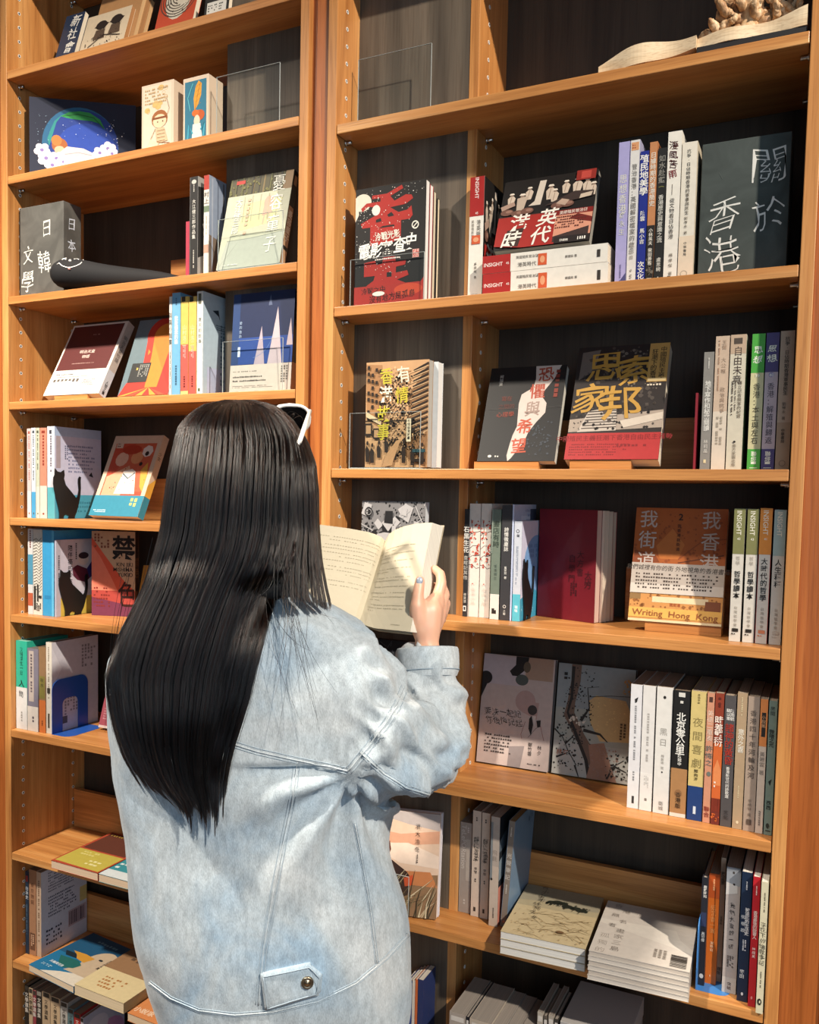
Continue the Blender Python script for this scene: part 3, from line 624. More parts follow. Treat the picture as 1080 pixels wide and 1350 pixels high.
def thought(title, num, c, pale, ink):
    return lambda p: (p.rect(0, 0, 1, 1, pale), p.rect(0, .715, 1, 1, c), p.text('思', .5, .885, .055, '#eef0dd', .016, 0, 1.1, .05), p.text('想', .5, .815, .06, '#eef0dd', .016, 0, 1.1, .05), p.ell(.5, .695, .22, .018, '#b9b48c' if num != '40' else '#8d86ac', 12), p.text(num, .5, .695, .032, '#f2efe2', .006), p.vtext(title, .5, .64, .055, ink, .0, 1.02, .9),
        p.rect(0, 0, 1, .155, c), p.vtext('聯經', .5, .14, .04, '#eef0dd', .014, 1.0), p.rect(.3, .045, .7, .06, '#eef0dd'), p.rect(.2, .015, .8, .019, '#eef0dd'))
spine_out('spine with bright green top and bottom and pale yellow middle', z, 984, 1001.5, 440, '#4ea642', Y, spine=thought('香港：本土與左右', '39', '#4ea642', '#cfc79a', '#4a4432'))
spine_out('spine with deep violet top and bottom and pale lilac middle', z, 1002.5, 1020, 438.5, '#4d4474', Y, spine=thought('香港：解殖與歸返', '40', '#4d4474', '#c1b0b6', '#4a3f48'))
spine_out('taupe spine at the far right end beside the violet one', z, 1021, 1040, 436, '#bca892', Y, spine=lambda p: (p.rect(0, 0, 1, .345, '#a8937c'), p.vtext('抗爭·日佔時期香港軍事民生', .5, .96, .033, '#3b332b', .01, .98), p.vtext('劉蜀永 著', .45, .49, .026, '#5d5246', .003, 1.1), p.vtext('中華書局', .45, .3, .026, '#3b332b', .01, 1.0), p.ring(.5, .05, .02, .004, '#7d6c58')))

# ------------------------------------------------------------------ right bay: shelf 4
CUR[0] = 'books on the shelf with the maroon pile'; z = ZR[3]
def city_map(p):
    p.rect(0, 0, 1, 1, '#7d7a7a'); q = random.Random(11); k = '#1d1c1e'
    p.dots(260, (.0, .0, 1, 1), .012, k, 3); p.dots(160, (.55, .55, 1, 1), .010, k, 5); p.dots(120, (.0, .4, .45, .8), .010, k, 6)
    for i in range(26): u, v = q.random(), q.random(); p.line([(u, v), (min(1, u + q.uniform(-.3, .3)), min(1, max(0, v + q.uniform(-.2, .2))))], .006, '#2a292b' if i % 2 else '#c4c0be')
    for i in range(34): u, v = q.uniform(.05, .95), q.uniform(.05, .95); a = q.uniform(0, 3); d = q.uniform(.05, .13); p.poly([(u + d * math.cos(a + t), v + .7 * d * math.sin(a + t)) for t in (0, 1.2, 2.9, 4.4)], '#b4b0af' if i % 3 else k)
    p.ell(.12, .9, .06, .045, k, 16); p.ring(.12, .9, .026, .004, '#b4b0af'); p.micro(.09, .88, .15, .92, 2, '#b4b0af', 3)
face_out('grey and black city map cover standing behind the open book she reads', z, .03, 473, 556, '#a9a5a4', tl=(470, 660), tilt=2, Tn=.018, block=False, front=city_map, pages='#cfd3d6')
Y = .072
def blossoms(p):
    p.rect(0, 0, 1, 1, '#ddd3c8'); q = random.Random(3); k = '#4a2c28'
    for v0, v1 in ((.60, .64), (.52, .55), (.46, .44), (.72, .76)): p.line([(0, v0), (.35, (v0 + v1) / 2 + .01), (.7, v1 - .01), (1, v1)], .005, k)
    p.line([(.15, .86), (.3, .78), (.25, .7)], .004, k)
    for i in range(34): u, v = q.uniform(.05, .95), q.uniform(.43, .85); r_ = q.uniform(.06, .11); p.ell(u, v, r_, r_ * p.W / p.H, '#b5402f' if i % 3 else '#cf7a68', 7)
    p.ell(.45, .295, .06, .006, '#b5402f', 8); p.vtext('百年小說', .5, .26, .03, '#c7b8ac', .0, 1.3); p.rect(0, 0, 1, .003, '#b9aea4')
spine_out('black spine with white characters, leftmost of the row by the divider', z, 609.2, 615.3, 671, '#2b2b2d', Y - .004, W=.12, spine=lambda p: (p.vtext('石黑生花', .5, .84, .058, '#dedbd3', .01, 1.08), p.vtext('查經記其他', .5, .57, .042, '#b9b6ae', .006, 1.1), p.vtext('黃寶蓮', .5, .22, .03, '#b9b6ae', .004), p.rect(.15, .05, .85, .1, '#dedbd3'), p.rect(.3, .06, .7, .09, '#2b2b2d')))
spine_out('white spine with red blossom branches, left one of the pair', z, 615.8, 630.3, 664, '#ddd3c8', Y, spine=blossoms)
spine_out('white spine with red blossom branches, right one of the pair', z, 631, 644.5, 664, '#ddd3c8', Y, spine=blossoms)
spine_out('grey green spine with a white foot carrying a small black square', z, 645.2, 657.3, 671.5, '#6f7b6e', Y - .01, spine=lambda p: (p.vtext('書店有時', .5, .9, .062, '#2e3a30', .004, 1.0), p.vtext('香港獨立', .5, .5, .03, '#56645a', .002, 1.2), p.rect(0, 0, 1, .23, '#d9d4ca'), p.rect(.2, .05, .7, .1, '#26241f'), p.rect(.5, .085, .75, .11, '#d9d4ca'), p.rect(0, .6, .12, 1, '#8d998c')))
spine_out('charcoal spine with small white characters between the green and the lilac book', z, 658, 671, 666, '#39393c', Y - .012, spine=lambda p: (p.vtext('詩情微塵誌', .5, .81, .042, '#e5e2da', .012, 1.0), p.vtext('黃燦然 著', .5, .47, .024, '#e5e2da', .008, 1.0), p.ring(.5, .12, .012, .004, '#e5e2da'), p.vtext('三聯', .5, .09, .022, '#e5e2da', .004)))
spine_out('tall lilac white book showing its cover above the smaller moon and cat book', z, 671.6, 674, 665, '#b9c4df', Y - .012, W=.15, front_c='#c9d0e6', front=lambda p: (p.rect(.3, .86, .95, .9, '#d8dcec'), p.micro(.5, .8, .9, .97, 4, '#9aa4c4', 4), p.rect(.72, .0, 1, .96, '#4a4f66'), p.rect(0, .0, .25, .45, '#3d7fb0')))
def moon_cat(p):
    p.rect(0, 0, 1, 1, '#cfcfe4'); p.ell(.75, .55, .62, .3, '#7ba5d6', 28); p.micro(.35, .55, .95, .76, 7, '#5f88bd', 4, True); p.poly([(0, 0), (1, 0), (1, .22), (.6, .3), (.3, .27), (0, .22)], '#3f9cbc'); p.dots(14, (.05, .05, .95, .2), .008, '#bfe0e6', 3)
spine_out('smaller pale blue book with moon cover, cat shaped bookend against it', z, 674.6, 685, 687, '#c5c9d2', Y - .012, W=.128, front=moon_cat, spine=lambda p: (p.ring(.45, .9, .015, .005, '#33343c'), p.vtext('貓', .5, .87, .03, '#33343c', .01), p.micro(.3, .33, .6, .75, 2, '#8a94a6', 3, True), p.rect(0, 0, 1, .27, '#58b3c4'), p.vtext('貓咪', .5, .16, .035, '#e9f3f3', .012)))
CAT = [(318, 455), (335, 472), (358, 475), (378, 462), (382, 490), (377, 510), (390, 545), (415, 570), (445, 600), (462, 618), (472, 605), (480, 570), (475, 530), (476, 508), (484, 495), (494, 498), (491, 520), (493, 560), (490, 600), (482, 635), (474, 665), (464, 695), (452, 718), (449, 731), (405, 731), (412, 716), (390, 708), (378, 713), (373, 731), (346, 731), (346, 700), (340, 670), (325, 620), (312, 570), (307, 540), (309, 505), (317, 490)]
def cat_bookend(label, X, Y0, z, w_, h):
    """flat steel cat standing across the shelf against a cover, its foot plate running under the books"""
    o = empty('cat_bookend', (X, Y0, z)); tag(o, label, 'bookend', 'black cat bookends')
    pts = [((x - 305) / 190 * w_, (731 - y) / 276 * h + .0005) for x, y in CAT]
    vs, fs = plate(pts, .0022, None, lambda a, b, t: (t, a, b)); link_mesh('cat_silhouette', vs, fs, BLACK, o)
    part_box('foot_plate', (-.07, w_ * .18, .00002), (.0022, w_ * .78, .0003), BLACK, o)
    return o
cat_bookend('black metal cat bookend in front of the pale blue moon cover', x_at(685, Y - .012, z) + .0015, Y - .008, z, .07, z_at(737, .36, .07) - z)
# maroon pile
a0 = at_z(708, 812, z)
Hm = z_at(671, a0.x, a0.y) - z
ym = -20
for i, (tn, c, lb) in enumerate(((.0165, '#6d0f1f', 'maroon paperback with faint dark characters, front one of four turned face out'), (.015, '#d9c6b4', 'cream edged copy directly behind the maroon cover'), (.014, '#b9a492', 'second cream edged copy behind the maroon cover'), (.012, '#8a1a28', 'rearmost copy of the pile behind the maroon cover'))):
    off = [0, .017, .0325, .047][i]; dx, dy = -math.sin(R(ym)) * off, math.cos(R(ym)) * off
    def mdraw(p):
        for ch, u, v in zip('大方書店自學門', (.74, .74, .74, .88, .60, .60, .60), (.6, .52, .44, .36, .56, .47, .38)): p.text(ch, u, v, .075, '#3d0a14', .0)
        p.vtext('大方', .88, .46, .08, '#3d0a14', .0); p.micro(.58, .2, .7, .34, 3, '#3d0a14', 3, True)
    book(lb, .126 + .004 * (i > 0), Hm - .001 * i, tn, c, (a0.x + dx, a0.y + dy, z + .0004), (0, 0, R(ym)), front=mdraw if i == 0 else None, pages='#d4c1ab' if i else '#c9a99a', gloss=.15)
def street_hk(p):
    p.rect(0, 0, 1, 1, '#a2541f'); p.rect(0, 0, 1, .36, '#c68b4c'); p.dots(120, (0, .45, 1, .95), .012, '#8a431a', 3); p.poly([(.25, .66), (.42, .82), (.56, .68), (.5, .55), (.3, .55)], '#b5672c'); p.poly([(.02, .62), (.25, .58), (.3, .52), (0, .5)], '#7d3b18')
    p.line([(.5, .55), (.75, .72), (1, .74)], .01, '#8a431a'); p.line([(.5, .52), (.98, .6)], .008, '#5e2c14'); p.dots(50, (0, .1, 1, .25), .014, '#8f5a2a', 9); p.rect(.25, .17, .85, .22, '#dfc9a0'); p.rect(.0, .19, .12, .24, '#8b6a3e'); p.rect(.82, .1, .98, .2, '#7a4426'); p.text('我街道', .5, .155, .03, '#a8502a', .01)
    p.rect(0, .035, 1, .12, '#d8a653')
    for u, st in ((.15, '我街道'), (.83, '我香港')):
        for i, ch in enumerate(st): p.text(ch, u, .90 - .185 * i, .165, '#b9a79c', .008, 0, .95)
    p.text('2', .50, .925, .08, '#2a1711', .02); p.vtext('我香港我街道', .49, .86, .034, '#3d2117', .006, 1.2)
    p.rect(-.001, .245, 1.001, .51, '#b5a89c'); p.rect(-.001, .245, 1.001, .33, '#cdc2b6'); p.text('我們城裡有你的街 外地視角的香港書寫', .5, .465, .05, '#2f241e', .006, -1, .98, slant=.1); p.micro(.05, .28, .97, .43, 5, '#4a3d35', 3, False, .7, .1)
    p.text('Writing  Hong  Kong', .5, .075, .075, '#8a4a26', .0, -1, 1.08); p.rect(0, 0, 1, .02, '#d9c49c')
face_out('orange brown cover with six large grey characters and grey paper band, on its block', z, .075, 828, 951, '#a2541f', tl=(838, 669), tilt=13, Tn=.022, lift=.017, block=(.19, 1.0), front=street_hk, pages='#c8b79c', gloss=.4)
def insight(title, num, c, ink='#26211c', pre='哲學', pub='#26211c'):
    return lambda p: (p.rect(0, .66, 1, 1, c), p.text('INSIGHT', .5, .895, .048, '#e9e3d3', .004, -90), p.text(num, .5, .775, .024, '#e9e3d3', .014), p.vtext(pre, .5, .645, .032, '#b3aa9c', .0, 1.15), p.vtext(title, .5, .535 if pre.strip() else .635, .052, ink, .014, 1.03, .92), p.vtext('台灣哲學會編', .5, .27, .026, '#9a9184', .0, 1.25), p.rect(.25, .075, .8, .1, pub), p.micro(.2, .05, .85, .07, 1, pub, 3))
Y = .036
spine_out('white spine with olive green top, left one of the two olive ones', z, 960.4, 975.6, 670.5, '#d3ccc0', Y, spine=insight('哲學讀本', '42', '#7d7c4e'))
spine_out('white spine with olive green top, right one of the two olive ones', z, 978, 993.3, 671, '#d3ccc0', Y, spine=insight('哲學讀本', '43', '#7d7c4e'))
spine_out('white spine with orange top, between the olive and the pale blue ones', z, 994.5, 1011, 670, '#d6cec2', Y, front_c='#a02a26', spine=insight('大時代的哲學', '41', '#d98a3a', pre=' ', pub='#d0815a'))
spine_out('white spine with pale blue grey top at the far right by the post', z, 1013, 1029, 672, '#cbc8c0', Y, spine=insight('人生種種', '', '#9db3b3', pre=' ', pub='#b9b5ac'))

# ------------------------------------------------------------------ right bay: shelf 5
CUR[0] = 'books on the shelf with the two art covers'; z = ZR[4]
def scarf_art(p):
    p.rect(0, 0, 1, 1, '#b9a9a2'); p.poly([(.0, .73), (.55, .73), (.62, .98), (0, 1)], '#b8adb0'); p.poly([(.55, .6), (.82, .6), (.80, .45), (.6, .5), (.5, .56)], '#ab8f88'); p.ell(.63, .6, .14, .1, '#ab908a'); p.poly([(.6, .8), (.98, .8), (.98, 1), (.62, 1)], '#a38874'); p.poly([(.45, .18), (.66, .2), (.62, .0), (.44, .0)], '#8b807e')
    k = '#201d1d'; p.poly([(.38, .86), (.46, .92), (.46, 1), (.64, 1), (.62, .9), (.56, .86), (.5, .82), (.42, .82)], k); p.ell(.05, .78, .09, .06, k); p.poly([(0, .6), (.06, .7), (.1, .78), (0, .82)], k); p.ell(.56, .79, .09, .05, '#4d5450'); p.ell(.62, .91, .05, .05, '#5f5242')
    p.ell(.735, .53, .065, .045, '#3b3735', 16); p.poly([(.70, .45), (.73, .48), (.76, .40), (.74, .30), (.70, .36)], k); p.poly([(.80, .44), (.86, .45), (.86, .39), (.82, .38)], k); p.line([(.65, .42), (.6, .3), (.62, .26)], .003, '#7a2c28'); p.line([(.86, .4), (.92, .27)], .003, '#7a2c28'); p.line([(.7, .28), (.8, .37), (.86, .4)], .003, '#3b3735'); p.poly([(.74, .48), (.79, .48), (.78, .38)], '#c9bcb4')
    p.text('要決一起記', .32, .475, .075, '#2a2523', -.01, 0, .95, .08); p.text('你後悔記起', .35, .40, .075, '#2a2523', -.01, 0, .95, .08); p.micro(.1, .1, .55, .28, 6, '#4a4240', 5); p.vtext('鄭竹蓉', .74, .24, .04, '#3a3432', .008, 1.0); p.vtext('林夕', .87, .225, .042, '#3a3432', .0, 1.15); p.micro(.72, .04, .92, .06, 1, '#2a2523', 3)
face_out('pink grey art cover with ink blots and a suited figure, left of two tilted', z, .158, 628, 722, '#b9a9a2', tl=(642, 861), tilt=9, Tn=.017, block=False, front=scarf_art, pages='#8f8580', gloss=.3)
def branches(p):
    p.rect(0, 0, 1, 1, '#8b9394'); p.poly([(0, .6), (1, .62), (1, .2), (0, .25)], '#9a9d95'); p.rect(0, 0, 1, .3, '#a6a6a0'); p.poly([(.42, .68), (.52, .74), (.9, .72), (.98, .6), (.98, .36), (.6, .34), (.46, .5)], '#c4a674')
    k = '#2a2623'; b = '#6d584b'
    p.line([(.24, 1), (.24, .85), (.2, .66), (.18, .55), (.34, .36), (.5, .2), (.66, .02)], [.09, .085, .07, .1, .09, .1, .13], b); p.line([(.2, .98), (.2, .7), (.16, .56), (.3, .36), (.44, .16), (.5, .0)], [.03, .025, .02, .03, .03, .04], k)
    p.poly([(.46, .3), (.66, .33), (.78, .1), (.85, .0), (.46, .0), (.5, .14)], '#94705e'); p.line([(.34, .5), (.44, .62), (.4, .8), (.55, .82)], [.03, .012, .008, .004], k); p.line([(.43, .72), (.7, .75), (.95, .76)], .005, k); p.line([(.38, .42), (.6, .40), (.7, .34)], [.03, .02, .008], k)
    for pts in (((.0, .4), (.12, .33), (.2, .22), (.32, .1)), ((.16, .28), (.24, .34), (.3, .33)), ((.05, .15), (.2, .2)), ((.72, .02), (.8, .14), (.92, .2)), ((.8, .14), (.96, .1)), ((.3, .1), (.36, .0))): p.line(pts, [.018] + [.008] * (len(pts) - 1), k)
    p.dots(150, (.1, .3, .5, .98), .008, k, 3); p.dots(80, (.02, .05, .4, .45), .009, k, 4); p.dots(60, (.7, .02, 1, .25), .010, k, 7); p.dots(60, (.55, .4, .95, .72), .006, '#d9b97e', 8); p.dots(90, (.5, .02, .85, .3), .008, '#96776a', 9); p.dots(20, (.85, .78, .98, .9), .012, '#b98a4e', 2); p.dots(14, (.2, .45, .4, .55), .012, '#d2c8b8', 3)
    p.text('林夕', .12, .2, .06, '#9a5a3a', 0, 0, .9, .05); p.micro(.84, .34, .93, .52, 2, '#5f4a30', 4, True); p.micro(.07, .8, .14, .92, 1, '#2a2623', 4, True)
face_out('dark slate painting cover of a gnarled blossom branch before a golden moon', z, .160, 727, 829, '#6f7678', tl=(742, 873.5), tilt=9, Tn=.018, block=False, front=branches, pages='#4a4540', gloss=.2)
PG = '#9c8d7c'
def sp5(lab, pl, pr, yt, c, draw, **kw):
    Yb = .046 - (pl - 826) / 194 * .02
    spine_out(lab, z, pl, pr, yt, c, Y=Yb, W=.145, spine=draw, pages=kw.pop('pages', PG), **kw)
sp5('pale grey white spine with tiny bird mark, first standing after the branch painting', 826, 841.5, 902.4, '#d3d2d4', lambda p: (p.poly([(.35, .88), (.65, .9), (.55, .86), (.4, .85)], '#222'.replace('#222', '#222222')), p.micro(.35, .35, .6, .83, 1, '#8a8a8c', 3, True), p.micro(.35, .2, .6, .3, 1, '#8a8a8c', 4, True), p.rect(.4, .04, .6, .1, '#333333')), band=(.3, '#d9d8d8'))
sp5('plain white spine with faint small print, second after the branch painting', 842, 858.6, 904, '#d6d3cf', lambda p: (p.micro(.35, .35, .62, .78, 1, '#a5a19c', 3, True), p.micro(.3, .17, .7, .28, 3, '#b9b4ae', 5, True), p.micro(.35, .04, .65, .1, 1, '#77736e', 6, True)), band=(.3, '#dcd9d4'))
sp5('wide white spine with two light grey title characters', 860, 881, 906, '#d8d5cf', lambda p: (p.vtext('黑日', .5, .68, .062, '#9b968e', .0, 1.35), p.ell(.5, .92, .09, .013, '#2a2825', 10), p.ell(.5, .33, .05, .008, '#2a2825', 8), p.vtext('韓麗珠 著', .5, .47, .024, '#9b968e', 0, 1.1), p.vtext('衛城', .5, .1, .036, '#8b867e', .0)))
sp5('black spine with five bold white characters and a brown lower part', 882, 903.7, 910.5, '#1c1b1a', lambda p: (p.rect(0, .02, 1, .385, '#a4794e'), p.rect(0, 0, 1, .03, '#d6cdbf'), p.vtext('北京零公里', .5, .83, .072, '#eceae2', .014, .92), p.vtext('陳冠中', .5, .5, .03, '#eceae2', .012), p.rect(.3, .95, .7, .985, '#cfccc4'), p.micro(.35, .86, .65, .92, 1, '#cfccc4', 3, True), p.ell(.5, .19, .22, .03, '#8a6340', 12), p.vtext('香港版', .5, .2, .042, '#3a2a1c', .012)), pages='#77695a')
sp5('pale yellow spine with a navy blue bottom quarter', 904.8, 925, 911.5, '#cdb878', lambda p: (p.rect(0, 0, 1, .265, '#1d3a70'), p.vtext('夜間喜劇', .5, .80, .078, '#8a7a4a', .0, 1.35), p.vtext('鯨向海', .5, .4, .03, '#4a3f26', .01), p.micro(.4, .88, .6, .98, 1, '#8a7a4a', 3, True), p.rect(.4, .05, .58, .11, '#c9d2dc')))
sp5('narrow salmon spine beside the navy footed yellow one', 925.6, 935.6, 913.7, '#c98d70', lambda p: (p.rect(.25, .93, .75, .97, '#4a3028'), p.vtext('美德二重奏', .5, .87, .048, '#e8cdb8', .0, 1.0), p.vtext('許悔之', .5, .6, .05, '#5c6a66', 0, 1.1), p.ell(.6, .38, .3, .018, '#6a6f68', 10), p.vtext('聯合', .5, .13, .042, '#8a2f22', .008)))
sp5('narrow rust red spine with flame orange middle and white characters', 936, 948, 914, '#8a3a26', lambda p: (p.rect(0, .2, 1, .62, '#c9622e'), p.poly([(.1, .42), (.5, .5), (.95, .42), (.95, .3), (.1, .3)], '#d98550'), p.rect(0, 0, 1, .1, '#6d2c22'), p.bars(0, .1, 1, .2, 5, '#7a2e20', 3), p.vtext('時差繁衍', .5, .83, .062, '#f0ded0', .018, .92), p.micro(.3, .87, .7, .97, 1, '#5c241a', 5, True), p.micro(.2, .28, .8, .34, 2, '#f0ded0', 7), p.dots(10, (.1, .02, .9, .1), .008, '#c9622e', 3)))
sp5('dark grey spine with red title characters', 948.6, 963.7, 917, '#504c4c', lambda p: (p.vtext('陳雨航', .7, .9, .03, '#e3dfd8', .01, 1.0), p.vtext('駱以軍', .35, .9, .03, '#e3dfd8', .01, 1.0), p.vtext('諸神的黃昏', .5, .79, .066, '#a03428', .014, .95), p.vtext('香港新世代的詩歌選', .5, .46, .028, '#e3dfd8', .008, .95), p.vtext('文化', .5, .13, .036, '#2f2c2c', .004)))
sp5('tan spine with white title characters right of the dark grey one', 964.6, 978.2, 914, '#ab9274', lambda p: (p.vtext('意外之喜', .5, .74, .046, '#e8e0d0', .006, .95), p.micro(.35, .82, .6, .97, 1, '#cbb894', 3, True), p.micro(.35, .2, .6, .32, 1, '#cbb894', 4, True), p.ell(.5, .05, .14, .012, '#d9c9a8', 8)))
sp5('taupe spine with dark title characters and a small square seal', 978.7, 994.2, 918.5, '#a39080', lambda p: (p.vtext('香港四十年河輪及河', .5, .9, .046, '#57493f', .004, 1.25), p.vtext('李維怡 著', .5, .24, .024, '#6d5e52', .0, 1.2), p.rect(.3, .05, .7, .09, '#57493f')))
sp5('white spine with orange upper third and a black label', 994.8, 1005, 921.7, '#d0bfae', lambda p: (p.rect(0, .65, 1, 1, '#d8874a'), p.rect(.25, .72, .8, .9, '#2a2522'), p.vtext('小說集', .5, .88, .03, '#c9a07a', .0), p.vtext('黃碧雲 著', .5, .61, .036, '#8b7f74', 0, 1.05), p.micro(.3, .04, .7, .17, 1, '#8b7f74', 3, True)))
sp5('teal grey spine at the far right end with a small bird', 1006, 1017.2, 924, '#73877f', lambda p: (p.vtext('房間', .45, .96, .034, '#2c3430', .004), p.vtext('微暗之光', .45, .79, .036, '#2c3430', .014, .9), p.poly([(.3, .4), (.7, .42), (.5, .37)], '#1d2421'), p.vtext('西西', .45, .26, .034, '#2c3430', .01), p.ell(.45, .07, .2, .02, '#2c3430', 10), p.rect(.2, .03, .8, .036, '#2c3430')))
# dark book in the left cell behind her elbow
def scratch(p):
    p.rect(0, 0, 1, 1, '#17181d'); q = random.Random(5)
    for i in range(26): u, v = q.uniform(.1, .9), q.uniform(.3, .98); p.line([(u, v), (min(1, max(0, u + q.uniform(-.25, .25))), min(1, v + q.uniform(-.08, .08)))], .0025, '#5a5d66')
face_out('black cover with fine white scratch lines, half hidden behind her raised forearm', z, .03, 487, 553, '#17181d', tl=(487, 842), tilt=3, Tn=.018, block=False, front=scratch, pages='#3a3836')
acrylic_stand('clear acrylic stand holding the black scratch line book behind the elbow', z, .016, 470, 560, 862, .011)

# ------------------------------------------------------------------ right bay: shelf 6
CUR[0] = 'books on the shelf with the two flat piles'; z = ZR[5]
def grass_art(p):
    p.rect(0, 0, 1, 1, '#d8b9a0'); p.poly([(0, 1), (1, 1), (1, .84), (.6, .88), (.3, .93), (0, .9)], '#b3a7a2'); p.poly([(0, .82), (.5, .78), (1, .84), (1, .72), (.6, .68), (0, .7)], '#cf9a7c'); p.poly([(.05, .66), (.6, .70), (1, .6), (1, .48), (.5, .5)], '#e2cbb8'); p.poly([(0, .34), (1, .42), (1, 0), (0, 0)], '#8a6a4c'); p.poly([(.3, .42), (.9, .44), (1, .3), (.5, .3)], '#c07a4a')
    p.poly([(.30, .72), (.36, .70), (.38, .62), (.36, .58), (.32, .6)], '#5a2c20'); p.poly([(.26, .5), (.4, .52), (.6, .42), (.66, .36), (.62, .2), (.3, .1), (.2, .2)], '#3a2620'); p.poly([(.56, .36), (.68, .4), (.68, .3), (.58, .28)], '#c9532e')
    q = random.Random(4)
    for i in range(46):
        u = q.uniform(.05, 1); h = q.uniform(.15, .46); b = q.uniform(-.05, .35); p.line([(u - .1, 0), (u - .08 + b * .3, h * .5), (u + b, h)], [.014, .010, .002], ('#b9a483', '#7d6a4c', '#4a3e2c', '#d2c2a0')[i % 4])
    p.vtext('浪大浩奇', .72, .90, .055, '#2a211d', .0, 1.35, .9, .03); p.micro(.715, .5, .74, .6, 1, '#2a211d', 3, True)
A = at_z(574.5, 1215, z); yw = 14; Wc = .150; A = Vector((A.x - Wc * math.cos(R(yw)), A.y - Wc * math.sin(R(yw)) + .002, 0))
Hc = z_at(1078, A.x + Wc, A.y + .055) - z
book('sunset grass cover with four vertical brush characters, front copy partly hidden by the jacket', Wc, Hc, .011, '#d8b9a0', (A.x, A.y, z + .003), (R(-8), 0, R(yw)), front=grass_art, pages='#d9d4d4', gloss=.5)
o_ = .0125; book('second copy right behind the sunset grass cover, pale spine edge showing', Wc, Hc - .001, .011, '#c9c3c6', (A.x + .003 - o_ * math.sin(R(yw)), A.y + o_ * math.cos(R(yw)), z + .003), (R(-8), 0, R(yw)), pages='#dcd8da')
acrylic_stand('clear acrylic stand before the sunset grass cover, half hidden by the jacket', z, .0, 470, 537.5, 1141, .02, base=False)
PG = '#8f8378'
spine_out('wide grey spine with large latin lettering running downward', z, 604, 619.5, 1084.5, '#9d9188', yb=1203, W=.14, pages=PG, spine=lambda p: (p.text('TeLePORtation', .36, .73, .075, '#c3b9b0', .008, -90, 1.02), p.rect(.55, .36, .9, .82, '#b0a499'), p.micro(.6, .86, .8, .95, 1, '#c3b9b0', 3, True), p.micro(.35, .05, .6, .15, 1, '#c3b9b0', 4, True)))
twin = lambda p: (p.vtext('靜に温柔', .5, .76, .062, '#2c2622', .0, .95, .85, .06), p.vtext('李智', .5, .47, .03, '#3a332e', .004), p.micro(.35, .88, .62, .94, 1, '#4a423c', 3, True), p.micro(.35, .30, .62, .36, 1, '#4a423c', 4, True), p.rect(.35, .05, .6, .09, '#3a332e'))
spine_out('cream spine with black brush title, left one of the identical pair', z, 620, 631, 1069, '#d2bfae', yb=1208, W=.145, spine=twin, pages=PG)
spine_out('cream spine with black brush title, right one of the identical pair', z, 632, 642.7, 1072, '#d2bfae', yb=1211, W=.145, spine=twin, pages=PG)
spine_out('cream and grey spine whose black pictured cover shows beside it', z, 643.8, 655.5, 1077, '#c8b6a6', yb=1221, W=.145, pages='#a9a39c', front=lambda p: (p.rect(0, 0, 1, 1, '#23262a'), p.rect(0, 0, 1, .36, '#c47a68'), p.poly([(0, .6), (1, .75), (1, .5), (0, .42)], '#7d8a92'), p.poly([(0, .78), (.6, .9), (.6, .7), (0, .68)], '#55606a')), spine=lambda p: (p.rect(0, .55, 1, 1, '#b5a79c'), p.rect(0, .42, .25, .95, '#7d8286'), p.vtext('飛氈', .5, .7, .05, '#8d8178', .0, 1.1), p.ell(.2, .43, .12, .012, '#2c2622', 8), p.micro(.4, .06, .6, .17, 1, '#5a5048', 3, True)))
spine_out('grey spine leaning right with a plain slate blue cover', z, 659, 667.5, 1081, '#857a70', yb=1222, W=.15, lean=3.4, pages='#8b7d5c', front_c='#7088a0', front=lambda p: (p.vtext('光', .85, .93, .05, '#3d4a58', 0, 1.1, .9, .05), p.vtext('聲', .72, .91, .05, '#3d4a58', 0, 1.1, .9, .05)), spine=lambda p: (p.vtext('光聲筆記', .5, .7, .05, '#d8cfc4', .0, 1.35), p.micro(.35, .84, .6, .94, 1, '#d8cfc4', 3, True), p.micro(.35, .3, .6, .4, 1, '#d8cfc4', 4, True), p.ell(.5, .05, .2, .012, '#c07a60', 8)))
# two piles lying flat
def sketch(p):
    p.rect(0, 0, 1, 1, '#c9b68f'); p.rect(0, .62, 1, 1, '#a09781'); p.poly([(0, .66), (.3, .7), (.6, .64), (1, .68), (1, .58), (0, .56)], '#b3a585'); q = random.Random(2)
    for i in range(34): u, v = q.uniform(.1, .8), q.uniform(.06, .5); p.line([(u, v), (u + .12, v + q.uniform(-.06, .06)), (u + .25, v + q.uniform(-.1, .08))], [.002, .005, .002], '#8a6f48')
    for u, v in ((.42, .70), (.48, .72), (.62, .67), (.72, .66), (.8, .64), (.55, .71)): p.ell(u, v, .07, .03, '#252a22', 9, .2); p.line([(u, v), (u - .03, v - .07)], .006, '#3a3226')
    p.dots(40, (.35, .62, .9, .74), .012, '#252a22', 3); p.dots(120, (.05, .02, .98, .45), .006, '#ab8e5f', 5); p.ell(.66, .17, .05, .02, '#7a5c3e', 10)
    for i, ch in enumerate('在小山和綠野之'): p.text(ch, .26 + .02 * (i % 2), .95 - .085 * i, .075, '#3a332a', -.01, 6, .9, .08)
    p.text('北', .3, .35, .05, '#2c2622', .0, 0, 1, .05)
